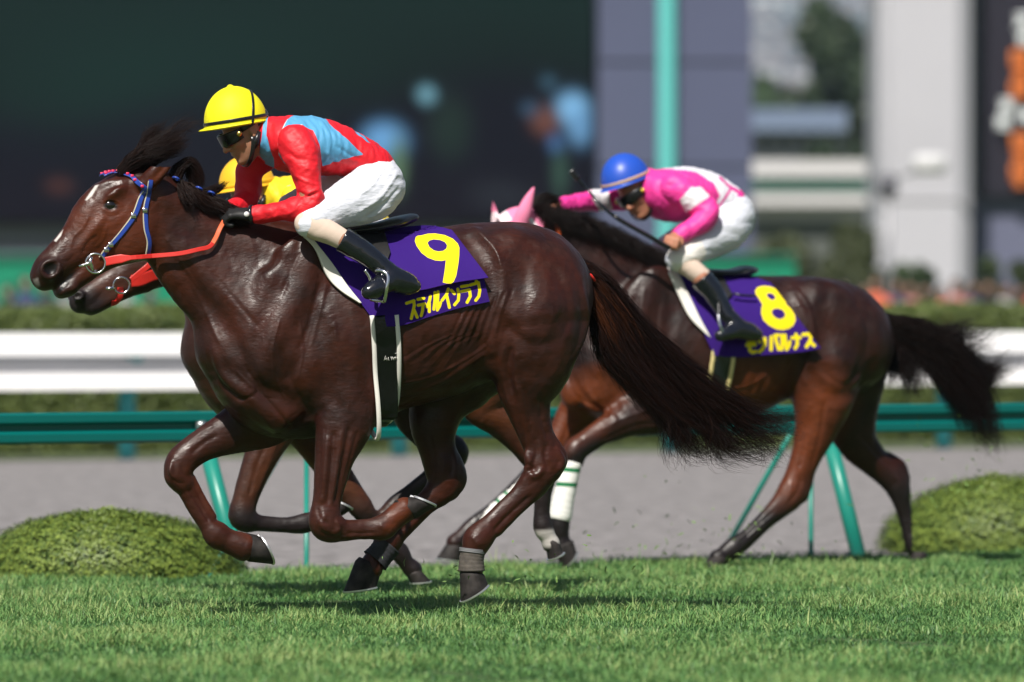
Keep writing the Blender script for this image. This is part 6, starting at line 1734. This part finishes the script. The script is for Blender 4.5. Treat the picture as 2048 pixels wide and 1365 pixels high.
def helmet(root, fr, cpx, cl, f, yaw, m, radii, m_band, cross=True, name='helmet', button=True, m_peak=None):
    F3, S3, U3 = head_axes(f, yaw); c = fr.P(*cpx, cl)
    v = Vol((-.19, -.16, -.06), (.20, .16, .17), .0042)
    v.blob((0, 0, 0), (radii[0], radii[1], radii[2]), .01)
    v.clip((0, 0, -.012), (0.0, 0, -1))
    v.blob((.078, 0, -.010), (.078, .088, .011), .012)
    v.blob((.10, 0, -.022), (.075, .080, .012), .006, mode='sub')
    v.blob((-.01, 0, -.03), (radii[0] * .86, radii[1] * .84, .05), .006, mode='sub')
    v.blob((0, 0, -.010), (radii[0] + .004, radii[1] + .004, .008), .006)
    if button: v.blob((0, 0, radii[2]), (.012, .012, .008), .004)
    V_, Q_ = v.skin(3)
    M3 = np.array([F3, S3, U3])
    o = mesh_obj(name, V_ @ M3 + c, Q_ if np.linalg.det(M3) > 0 else Q_[:, ::-1], m, root)
    t = np.linspace(0, 2 * np.pi, 73)
    z0 = .012
    k = math.sqrt(1 - (z0 / radii[2]) ** 2) * 1.004
    P_ = np.stack([radii[0] * k * np.cos(t), radii[1] * k * np.sin(t), z0 + 0 * t], 1)
    N_ = np.stack([np.cos(t), np.sin(t), 0 * t], 1)
    V_, F_ = strap(P_, N_, .013, .003); b = MB().add(V_ @ M3 + c, F_)
    if cross:
        # elastic band over the back of the cap
        t = np.linspace(-math.pi / 2 - .12, math.pi / 2 + .12, 60)
        x_ = -.034 - .040 * np.cos(t)
        yy = np.sin(t); zz = np.cos(t)
        s_ = np.sqrt(np.maximum(1 - (x_ / radii[0]) ** 2, .01)) * 1.006
        P_ = np.stack([x_, radii[1] * s_ * yy, radii[2] * s_ * zz], 1)
        N_ = np.stack([x_ / radii[0] ** 2, P_[:, 1] / radii[1] ** 2, P_[:, 2] / radii[2] ** 2], 1)
        V_, F_ = strap(P_, N_, .011, .003); b.add(V_ @ M3 + c, F_)
    b.obj('band', m_band, o, smooth=True)
    return o

def goggles(root, A, m_side, glint=True):
    o = None
    b = MB()
    pts = []; nr = []
    for t in np.linspace(-1.2, 1.2, 25):
        pts.append(A(.012 + .092 * math.cos(t), .082 * math.sin(t), .012)); nr.append(A(.0 + math.cos(t), math.sin(t), 0) - A(0, 0, 0))
    wd = .056 * np.cos(np.linspace(-1.2, 1.2, 25) * .75) ** .6
    V_, F_ = strap(pts, nr, wd, .012); o = mesh_obj('goggles', V_, F_, M_gog, root)
    pts = []; nr = []
    for t in np.linspace(1.0, 2 * math.pi - 1.0, 40):
        pts.append(A(-.012 + .100 * math.cos(t), .084 * math.sin(t), .018 + .010 * abs(math.sin(t / 2)))); nr.append(A(math.cos(t), math.sin(t), 0) - A(0, 0, 0))
    V_, F_ = strap(pts, nr, .022, .003); mesh_obj('goggle_strap', V_, F_, M_gog, o)
    for sg in (-1, 1):
        pts = [A(.103 - .02 * q * q, sg * (.030 + .024 * q), .010) for q in np.linspace(-1, 1, 9)]
        nr = [A(1, sg * .5 * q, 0) - A(0, 0, 0) for q in np.linspace(-1, 1, 9)]
        V_, F_ = strap(pts, nr, .030 * (1 - .25 * np.abs(np.linspace(-1, 1, 9))), .006); mesh_obj('lens', V_, F_, M_lens, o)
    for sg in (-1, 1):
        c0 = A(.060, sg * .085, .014); n_ = A(.3, sg, 0) - A(0, 0, 0)
        V_, F_ = sweep([c0, c0 + unit(n_) * .004, c0 + unit(n_) * .008], [.011, .011, .009], 16, up=(0, 0, 1)); mesh_obj('button', V_, F_, m_side, o)
    return o

def chin_strap(root, A):
    P_ = []
    for q in np.linspace(-1, 1, 31):
        a_ = q * 1.5
        P_.append(A(.010 + .062 * math.cos(a_) ** 1.0, .083 * math.sin(a_) / math.sin(1.5), -.010 - .108 * math.cos(a_) ** .8))
    N_ = [np.array(p) - A(.0, 0, -.03) for p in P_]
    V_, F_ = strap(P_, N_, .017, .004); o = mesh_obj('chin_strap', V_, F_, M_black, root)
    for sg in (-1, 1):
        V_, F_ = sweep([A(-.02, sg * .082, -.02), A(.012, sg * .080, -.045), A(.028, sg * .066, -.066)], [.009, .014, .010], 10); mesh_obj('strap_pad', V_, F_, M_black, o)

def jockey(fr, label, D, hvol=None, h=.006):
    """D: dict of pixel stations"""
    root = empty('person', tuple(fr.O), fr.yaw, label, 'person', 'jockeys riding the racehorses')
    u = fr.u
    def ST(rows, dr=0.0):
        return [(*fr.P(q[0], q[1], q[3]), max(q[2] * u + dr, .006), q[4] if len(q) > 4 else 1.0) for q in rows]
    allr = [q for k in ('torso', 'hips', 'arm_n', 'arm_f', 'leg_n', 'leg_f', 'boot_n', 'boot_f') for q in D[k]]
    P_ = np.array([fr.P(q[0], q[1], q[3]) for q in allr]); lo, hi = P_.min(0) - .30, P_.max(0) + .25
    # body
    v = Vol(lo, hi, h)
    v.tube(ST(D['torso'], -.010), .03); v.tube(ST(D['hips'], -.010), .03)
    for k in ('arm_n', 'arm_f', 'leg_n', 'leg_f'): v.tube(ST(D[k], -.008), .025)
    for k in ('calf_n', 'calf_f', 'boot_n', 'boot_f'): v.tube(ST(D[k], -.009), .02)
    F3, S3, U3 = head_axes(D['face'], D['face_yaw']); c = fr.P(*D['head'], D.get('head_l', 0))
    A = build_head(v, c, F3, S3, U3, fr.P(*D['neck'][:2], D['neck'][2]))
    for hd in D['hands']:
        hand(v, fr.P(*hd['w']), fr.R.T @ np.array(hd['d']) if hd.get('world') else np.array(hd['d'], float), np.array(hd['n'], float), .98, -.002 if D['glove'] else 0, hd.get('curl', (55, 75, 60)), hd.get('side', 1))
    V_, Q_ = v.skin(2); mesh_obj('body', V_, Q_, D['skin'], root); D['vol'] = v
    def garment(name, tubes, mm, k=.03, dr=0.0, clips=(), attrs_f=None, hh=None, parent=None, blobs=()):
        rr = [q for t in tubes for q in t]; P2 = np.array([fr.P(q[0], q[1], q[3]) for q in rr]); mr = max(q[2] * max(q[4] if len(q) > 4 else 1, 1) for q in rr) * u + .03
        g = Vol(P2.min(0) - mr, P2.max(0) + mr, hh or .005)
        for t in tubes: g.tube(ST(t, dr), k)
        for bl in blobs: g.blob(*bl)
        for (p_, n_) in clips: g.clip(p_, n_, .002)
        V2, Q2 = g.skin(2)
        at = attrs_f(*fr.pix(V2), V2) if attrs_f else None
        fold = {'racing_shirt': .0036, 'sleeve': .0034, 'breeches': .0016, 'stocking': .001, 'boot': .0016}[name]
        kx = {'racing_shirt': (1.5, .8, .5), 'sleeve': (1, 1, 1), 'breeches': (.6, 1, 1.6), 'stocking': (1, 1, 1), 'boot': (1, 1, 1)}[name]
        N2 = normals(V2, Q2); f_ = wnoise(V2 * kx, 42, len(V2) % 17); f_ = np.sign(f_) * np.abs(f_) ** 1.3 + .45 * wnoise(V2 * kx, 90, 5)
        V2 = V2 + N2 * (fold * f_)[:, None]
        if name in D.get('folds', {}):
            V2 = relief(V2, Q2, *fr.pix(V2), D['folds'][name], (0, 0))
        o = mesh_obj(name, V2, Q2, mm, parent or root, attrs=at)
        return o, g
    shirt, sv = garment('racing_shirt', [D['torso']], D['m_shirt'], attrs_f=D['shirt_attr'], hh=.0048)
    for k in ('arm_n', 'arm_f'):
        n_ = D.get(k + '_cuff', len(D[k]))
        tb = D[k]
        p1, p0 = fr.P(tb[-1][0], tb[-1][1], tb[-1][3]), fr.P(tb[-2][0], tb[-2][1], tb[-2][3])
        ext = list(tb) + [(tb[-1][0] + (tb[-1][0] - tb[-2][0]) * .3, tb[-1][1] + (tb[-1][1] - tb[-2][1]) * .3, tb[-1][2], tb[-1][3], 1)]
        garment('sleeve', [ext], D['m_sleeve'], clips=[(p1, p1 - p0)], attrs_f=D['sleeve_attr'], parent=shirt)
    def knee_clip(lg):
        p1, p0 = fr.P(lg[-1][0], lg[-1][1], lg[-1][3]), fr.P(lg[-2][0], lg[-2][1], lg[-2][3]); return (p1, p1 - p0)
    breech, _ = garment('breeches', [D['hips'], D['leg_n'], D['leg_f']], D['m_breech'], .025, .002, attrs_f=D.get('breech_attr'))
    for sfx in ('n', 'f'):
        cl = D['calf_' + sfx]; garment('stocking', [cl], M_stock, .02, .001)
        bt = D['boot_' + sfx]
        p0, p1 = fr.P(bt[0][0], bt[0][1], bt[0][3]), fr.P(bt[1][0], bt[1][1], bt[1][3])
        ext = [(bt[0][0] - (bt[1][0] - bt[0][0]) * .5, bt[0][1] - (bt[1][1] - bt[0][1]) * .5, bt[0][2], bt[0][3], 1)] + list(bt)
        garment('boot', [ext, D['foot_' + sfx]], M_blackg, .014, .003, clips=[(p0, p0 - p1)])
    D['hel'] = helmet(root, fr, D['hel_c'], D.get('head_l', 0), D['hel_f'], D.get('hel_yaw', D['face_yaw']), D['m_cap'], D['hel_r'], D['m_band'], D.get('cross', True), button=D.get('button', True))
    goggles(root, A, D['m_button'])
    chin_strap(root, A)
    # dark padding between cap and neck
    g = Vol(c - .16, c + .16, .006); R = np.array([F3, S3, U3])
    g.blob(A(-.030, 0, .012), (.080, .074, .070), .01, R); g.blob(A(.06, 0, -.01), (.07, .1, .10), .01, R, 'sub')
    V2, Q2 = g.skin(2); mesh_obj('cap_liner', V2, Q2, M_gog, root)
    if D['glove']:
        for hd in D['hands']:
            w_ = fr.P(*hd['w']); g = Vol(w_ - .17, w_ + .17, .004)
            hand(g, w_, np.array(hd['d'], float), np.array(hd['n'], float), 1.0, .002, hd.get('curl', (55, 75, 60)), hd.get('side', 1))
            V2, Q2 = g.skin(2); mesh_obj('glove', V2, Q2, M_glove, root)
    return root, A

# ---- jockey of number 9
RED = (0.74, 0.010, 0.022); SKY = (0.10, 0.36, 0.62)
Z2 = lambda pts: [(370 + x / 2.73, 150 + y / 2.73) for x, y in pts]
Zh = lambda pts: [(380 + x / 6.825, 160 + y / 6.825) for x, y in pts]
sky_polys = [Z2([(560, 240), (600, 215), (625, 205), (690, 212), (765, 238), (860, 330), (975, 436), (860, 465), (750, 500), (735, 380), (700, 300), (640, 272), (585, 278), (548, 305), (528, 370), (524, 425), (574, 488), (574, 498), (540, 480), (512, 440), (510, 370), (530, 300)]),
             Z2([(925, 302), (990, 345), (1015, 372), (995, 368), (950, 330)]), Z2([(436, 210), (460, 202), (456, 215), (440, 330), (478, 450), (500, 535), (470, 520), (405, 440), (420, 330)]),
             Z2([(330, 470), (380, 490), (420, 520), (470, 540), (420, 530), (370, 510)]), Z2([(760, 560), (870, 552), (790, 610)])]
white_lines = [Z2([(560, 240), (530, 300), (510, 370), (514, 440)]), Z2([(548, 305), (585, 278), (640, 272)])]
def shirt1(x, y, V):
    a_ = np.full(x.shape, 1e3)
    for p in sky_polys: a_ = np.minimum(a_, poly_sd(x, y, p))
    b_ = np.full(x.shape, 1e3)
    for p in white_lines: b_ = np.minimum(b_, line_sd(x, y, p, 1.6))
    return {'sky': a_, 'trim': b_}
M_sh1 = mask_mat('red_and_blue_silk', RED, [('sky', SKY), ('trim', (.6, .75, .8))], .55, bump=(12, .55, .014, 3, ((1.6, 1, 1), (0, .5, 0))), bump2=(320, .2, .001, 2), edge=.5)
M_sl1 = mat('red_silk', RED, .55, bump=(14, .55, .012, 3, ((1.3, 1, 2.0), (0, -.4, 0))), bump2=(320, .2, .001, 2))
M_yel = mat('yellow_cap_cloth', (0.86, 0.80, 0.012), 0.6, spec=.3, bump=(18, .12, .004, 2, ((3, 3, .6), (0, 0, 0))))
J1 = dict(
    torso=[(532, 268, 34, 0, 1.5), (556, 283, 48, 0, 1.85), (592, 289, 58, 0, 1.62), (640, 294, 57, 0, 1.5), (690, 306, 48, 0, 1.6), (735, 328, 43, 0, 1.75), (752, 342, 38, 0, 1.9)],
    hips=[(722, 334, 38, 0, 1.9), (748, 352, 46, 0, 1.75), (758, 374, 46, 0, 1.6)],
    arm_n=[(588, 284, 34, -.16, 1), (602, 306, 36, -.185, 1), (612, 345, 29, -.215, 1), (618, 380, 26, -.23, 1), (620, 405, 27, -.235, 1), (602, 417, 25, -.225, 1), (570, 422, 21, -.19, 1), (538, 427, 18.5, -.155, 1), (506, 430, 16, -.12, 1)],
    arm_f=[(545, 296, 34, .16, 1), (522, 318, 31, .19, 1), (500, 345, 28, .20, 1), (495, 378, 26, .19, 1), (492, 402, 24, .17, 1), (470, 415, 19, .10, 1), (452, 424, 16, .05, 1)],
    leg_n=[(758, 374, 50, -.08, 1), (742, 388, 54, -.12, 1), (708, 402, 49, -.16, .95), (668, 420, 38, -.21, .92), (634, 438, 29, -.255, .92), (614, 449, 24, -.27, .92)],
    leg_f=[(752, 372, 50, .08, 1), (720, 378, 50, .12, 1), (672, 386, 44, .16, 1), (625, 398, 34, .20, 1), (580, 413, 24, .225, 1)],
    calf_n=[(612, 448, 23, -.27, .9), (636, 457, 24, -.28, .9), (664, 468, 22, -.295, .9), (694, 484, 19, -.31, .9)],
    calf_f=[(580, 413, 23, .225, .9), (610, 440, 22, .24, .9), (640, 460, 19, .27, .9)],
    boot_n=[(684, 479, 23.5, -.305, 1), (706, 492, 22.5, -.315, 1), (736, 512, 21, -.33, 1), (762, 534, 19, -.34, 1), (784, 552, 19, -.345, 1)],
    boot_f=[(640, 460, 22, .27, 1), (690, 500, 21, .30, 1), (720, 530, 19, .33, 1)],
    foot_n=[(738, 584, 14, -.395, .95), (752, 577, 18, -.385, .95), (782, 562, 22, -.355, .95), (808, 566, 23, -.34, .95), (826, 572, 15, -.335, .95)],
    foot_f=[(700, 552, 13, .36, .9), (730, 548, 18, .34, .9), (755, 550, 15, .33, .9)],
    head=(492, 263), face=(-.87, .50), face_yaw=6, neck=(532, 272, 0), hel_c=(472, 246), hel_f=(-.985, .17), hel_yaw=4, hel_r=(.128, .112, .146),
    hands=[dict(w=(500, 430, -.12), d=(-1, .35, .10), n=(-.2, .6, -1.0), curl=(50, 70, 60)), dict(w=(452, 424, .05), d=(-.8, -.3, -.15), n=(-.2, -.5, -1.0), curl=(50, 70, 60), side=-1)],
    folds={'breeches': [([(795, 345), (760, 395), (715, 425)], 4, .005), ([(800, 375), (765, 412), (725, 440)], 4, -.005), ([(785, 410), (750, 430), (715, 445)], 3.5, .004), ([(750, 325), (720, 360), (690, 380)], 4, -.005), ([(770, 330), (745, 370), (715, 395)], 3.5, .004), ([(680, 375), (660, 400), (640, 420)], 3.5, -.004), ([(655, 440), (640, 420), (630, 405)], 3, .003), ([(640, 455), (626, 440), (620, 425)], 3, -.004)],
           'sleeve': [([(588, 350), (610, 362), (640, 372)], 3.5, .005), ([(590, 385), (612, 392), (640, 385)], 3.5, -.006), ([(600, 400), (618, 388), (636, 378)], 3, .005), ([(575, 305), (595, 318), (620, 320)], 4, -.004), ([(570, 432), (590, 420), (600, 405)], 3, .004), ([(545, 436), (552, 424), (556, 412)], 3, -.003)],
           'racing_shirt': [([(640, 240), (660, 280), (650, 330)], 4, .004), ([(660, 250), (690, 290), (680, 335)], 4, -.004), ([(700, 330), (670, 320), (650, 300)], 4, .005), ([(725, 320), (700, 310), (670, 290)], 4, -.005), ([(560, 335), (600, 345), (640, 340)], 4, -.005), ([(530, 250), (535, 290), (550, 330)], 3.5, -.004)]},
    glove=True, skin=M_skin, m_shirt=M_sh1, m_sleeve=M_sl1, m_breech=M_breech, shirt_attr=shirt1, sleeve_attr=None, m_cap=M_yel, m_band=M_black, m_button=M_gold)
r1, A1 = jockey(fr1, 'jockey in yellow cap, red shirt with sky blue panels and white breeches, crouching low', J1)
# watch on the wrist
b = MB(); V_, F_ = ringmesh(fr1.P(503, 430, -.118), fr1.P(503, 430, -.12) - fr1.P(530, 428, -.145), .031, .009); b.add(V_, F_)
wt = b.obj('wristwatch', M_blackg, r1)
c = fr1.P(493, 429, -.150)
MB().sweep([c, c + [0, -.004, 0], c + [0, -.008, 0]], [.011, .011, .008], 16, up=(0, 0, 1)).obj('watch_face', mat('watch_white', (.8, .8, .8), .3), wt)

# ---- jockey of number 8
PINK = (0.86, 0.045, 0.33)
M_sh2 = mask_mat('pink_and_white_silk', PINK, [('wht', (.78, .76, .84)), ('pk', (0.72, 0.03, 0.30))], .55, bump=(12, .6, .014, 3, ((1.6, 1, 1), (0, .5, 0))), bump2=(300, .2, .001, 2))
def shirt2(x, y, V):
    a_ = poly_sd(x, y, [(1305, 320), (1372, 320), (1440, 345), (1480, 378), (1474, 396), (1455, 420), (1440, 442), (1408, 442), (1430, 412), (1440, 392), (1428, 366), (1396, 345), (1345, 338), (1310, 336)])
    b_ = np.minimum(line_sd(x, y, [(1440, 356), (1476, 384)], 6), line_sd(x, y, [(1462, 378), (1442, 408), (1430, 430)], 5))
    return {'wht': a_, 'pk': b_}
def sleeve2(x, y, V):
    near = V[:, 1] < 0
    a_ = np.where(near, poly_sd(x, y, [(1359, 401), (1383, 374), (1409, 375), (1419, 393), (1372, 426)]), poly_sd(x, y, [(1181, 360), (1210, 360), (1226, 420), (1200, 424), (1184, 395)]))
    return {'wht': a_, 'pk': x * 0 + 50}
M_sl2 = mask_mat('pink_silk_sleeve', PINK, [('wht', (.80, .78, .82))], .55, bump=(14, .6, .012, 3, ((1.3, 1, 2.0), (0, -.4, 0))), bump2=(300, .2, .001, 2))
def breech2(x, y, V):
    return {'pad': np.where(V[:, 1] < 0, poly_sd(x, y, [(1330, 500), (1378, 476), (1402, 482), (1414, 505), (1402, 522), (1380, 528), (1350, 545)]), 50.0)}
M_br2 = mask_mat('pale_breeches', (0.66, 0.68, 0.76), [('pad', (.84, .80, .76))], .75, bump=(9, .5, .020, 3, ((1.0, 1, 3.2), (0, .9, 0))))
M_bluecap = mat('blue_cap_cloth', (0.018, 0.085, 0.52), 0.40, spec=.5, bump=(16, .12, .004, 2))
J2 = dict(
    torso=[(1296, 372, 36, 0, 1.4), (1318, 387, 48, 0, 1.65), (1346, 390, 55, 0, 1.45), (1384, 386, 51, 0, 1.4), (1420, 393, 45, 0, 1.45), (1450, 408, 39, 0, 1.6), (1462, 418, 34, 0, 1.8)],
    hips=[(1444, 408, 34, 0, 1.8), (1462, 424, 40, 0, 1.7), (1466, 444, 38, 0, 1.6)],
    arm_n=[(1348, 376, 30, -.16, 1), (1366, 386, 31, -.19, 1), (1388, 402, 28, -.22, 1), (1412, 418, 25, -.25, 1), (1414, 432, 23, -.265, 1), (1396, 450, 21, -.27, 1), (1372, 464, 18, -.275, 1), (1352, 476, 15.5, -.28, 1)],
    arm_f=[(1300, 382, 29, .16, 1), (1268, 392, 26, .20, 1), (1234, 398, 24, .21, 1), (1202, 400, 22, .19, 1), (1170, 404, 19, .14, 1), (1140, 408, 16, .08, 1), (1114, 412, 13.5, .04, 1)],
    leg_n=[(1464, 442, 42, -.08, 1), (1450, 458, 45, -.12, 1), (1424, 474, 41, -.16, .95), (1396, 492, 34, -.20, .95), (1370, 510, 28, -.24, .95), (1356, 520, 24, -.25, .95)],
    leg_f=[(1460, 440, 42, .08, 1), (1430, 456, 42, .12, 1), (1385, 474, 36, .16, 1), (1340, 494, 27, .20, 1), (1306, 512, 19, .23, 1)],
    calf_n=[(1356, 520, 22, -.25, .9), (1372, 530, 21, -.26, .9), (1394, 546, 19, -.28, .9), (1412, 560, 17, -.29, .9)],
    calf_f=[(1308, 514, 18, .23, .9), (1330, 540, 18, .25, .9), (1350, 560, 17, .27, .9)],
    boot_n=[(1402, 557, 22, -.285, 1), (1418, 576, 21, -.295, 1), (1438, 606, 18.5, -.31, 1), (1454, 632, 16.5, -.33, 1), (1474, 652, 17, -.34, 1)],
    boot_f=[(1350, 560, 19, .27, 1), (1380, 600, 18, .30, 1), (1400, 630, 16, .33, 1)],
    foot_n=[(1441, 672, 11, -.385, .95), (1452, 667, 14, -.375, .95), (1476, 660, 18, -.35, .95), (1496, 664, 18, -.34, .95), (1512, 670, 12, -.335, .95)],
    foot_f=[(1380, 655, 11, .36, .9), (1408, 650, 14, .34, .9), (1430, 652, 12, .33, .9)],
    head=(1274, 385), face=(-.80, .60), face_yaw=32, neck=(1302, 380, 0), hel_c=(1252, 362), hel_f=(-.94, .33), hel_yaw=22, hel_r=(.126, .112, .134), cross=False, button=False,
    hands=[dict(w=(1354, 474, -.275), d=(-.55, -.70, -.12), n=(-.25, .1, -1), curl=(70, 80, 60), side=-1), dict(w=(1112, 412, .04), d=(-1, -.2, -.3), n=(0, -.3, -1), curl=(50, 70, 60), side=-1)],
    glove=False, skin=M_skin2, m_shirt=M_sh2, m_sleeve=M_sl2, m_breech=M_br2, breech_attr=breech2, shirt_attr=shirt2, sleeve_attr=sleeve2, m_cap=M_bluecap, m_band=mat('tan_elastic', (.62, .42, .28), .7), m_button=mat('yellow_lens_glint', (.85, .7, .1), .15, metal=.6))
r2, A2 = jockey(fr2, 'jockey in blue cap and pink and white shirt, one arm stretched forward, holding a whip', J2)
# whip held in the near hand
wp = empty('riding_whip', tuple(fr2.O), fr2.yaw, 'long thin black riding whip held by the jockey in pink', 'whip')
q = smooth_path(np.array([(1340, 497, -.35), (1300, 474, -.345), (1235, 437, -.32), (1200, 408, -.30), (1174, 378, -.24), (1156, 358, -.24), (1142, 341, -.24)], float), 6)
P_ = fr2.Pn(q[:, 0], q[:, 1], q[:, 2]); n_ = len(P_)
MB().sweep(P_[:14], np.interp(np.arange(14), [0, 13], [.0125, .0105]), 10).obj('handle', M_black, wp)
MB().sweep(P_[12:-5], np.interp(np.arange(n_ - 17), [0, n_ - 18], [.0095, .0060]), 8).obj('shaft', M_blackg, wp)
V_, F_ = strap(P_[-7:], np.tile([0, -1., 0], (7, 1)), .030, .010); mesh_obj('flap', V_, F_, M_black, wp)

# ---- jockey of the hidden horse
def T3(rows):
    return [(q[0] * .93 + 45, HZ + (q[1] - HZ) * .93 + 92, q[2] * .93, *q[3:]) for q in rows]
def sh3(x, y, V): return {'a': poly_sd(x, y, [(556, 350), (700, 350), (700, 450), (556, 450), (580, 380)]), 'b': poly_sd(x, y, [(560, 395), (575, 372), (620, 366), (620, 430), (560, 430)])}
M_sh3 = mask_mat('yellow_purple_silk', (0.85, 0.62, 0.015), [('b', (0.42, 0.10, 0.50))], .6, bump=(12, .4, .012, 3))
M_or3 = mat('yellow_orange_cap_cloth', (0.88, 0.50, 0.02), 0.45)
J3 = {k: T3(v) for k, v in J1.items() if isinstance(v, list) and k != 'hands'}
J3.update(head=(505, 390), face=(-.87, .50), face_yaw=6, neck=(540, 395, 0), hel_c=(494, 372), hel_f=(-.985, .17), hel_r=(.122, .108, .13),
          hands=[dict(w=(510, 536, -.12), d=(-1, .35, .1), n=(-.2, .6, -1.)), dict(w=(465, 531, .05), d=(-.8, -.3, -.15), n=(-.2, -.5, -1.), side=-1)], glove=True, skin=M_skin,
          m_shirt=M_sh3, m_sleeve=mat('yellow_silk_sleeve', (0.85, 0.62, 0.015), .6), m_breech=M_breech, shirt_attr=sh3, sleeve_attr=None, m_cap=M_or3, m_band=M_or3, m_button=M_gold, cross=False, button=False)
r3, A3 = jockey(fr3, 'jockey in yellow cap and yellow and purple shirt, mostly hidden behind the red sleeve', J3, h=.008)

# ---- bits of turf thrown up by the hooves
def clods():
    r = np.random.default_rng(77); V = []; Fc = []; n = 0
    for i in range(260):
        if i < 150: px_, py_, d_ = r.normal(1420, 130), 1150 - abs(r.normal(0, 70)), r.uniform(28.5, 31)
        elif i < 215: px_, py_, d_ = r.normal(1900, 60), r.normal(960, 60), r.uniform(29, 31)
        else: px_, py_, d_ = r.normal(1040, 150), 1170 - abs(r.normal(0, 45)), r.uniform(24.5, 26)
        c = W(px_, py_, d_); c[2] = max(c[2], .02)
        a_ = r.normal(size=3); a_ /= np.linalg.norm(a_); b_ = np.cross(a_, r.normal(size=3)); b_ /= np.linalg.norm(b_)
        L = r.uniform(.006, .022); w_ = r.uniform(.0015, .004); k_ = np.cross(a_, b_) * L * .3
        V += [c - a_ * L - b_ * w_, c - a_ * L + b_ * w_, c + b_ * w_ * 1.2 + k_, c - b_ * w_ * 1.2 + k_, c + a_ * L]
        Fc += [(n, n + 1, n + 2, n + 3), (n + 3, n + 2, n + 4)]; n += 5
    o = mesh_obj('turf_bits', V, Fc, mat('cut_grass', (0.14, 0.24, 0.06), .8, var=.5, vscale=3), smooth=False)
    tag(o, 'bits of grass thrown up behind the galloping hooves', 'turf bits', kind='stuff')
clods()
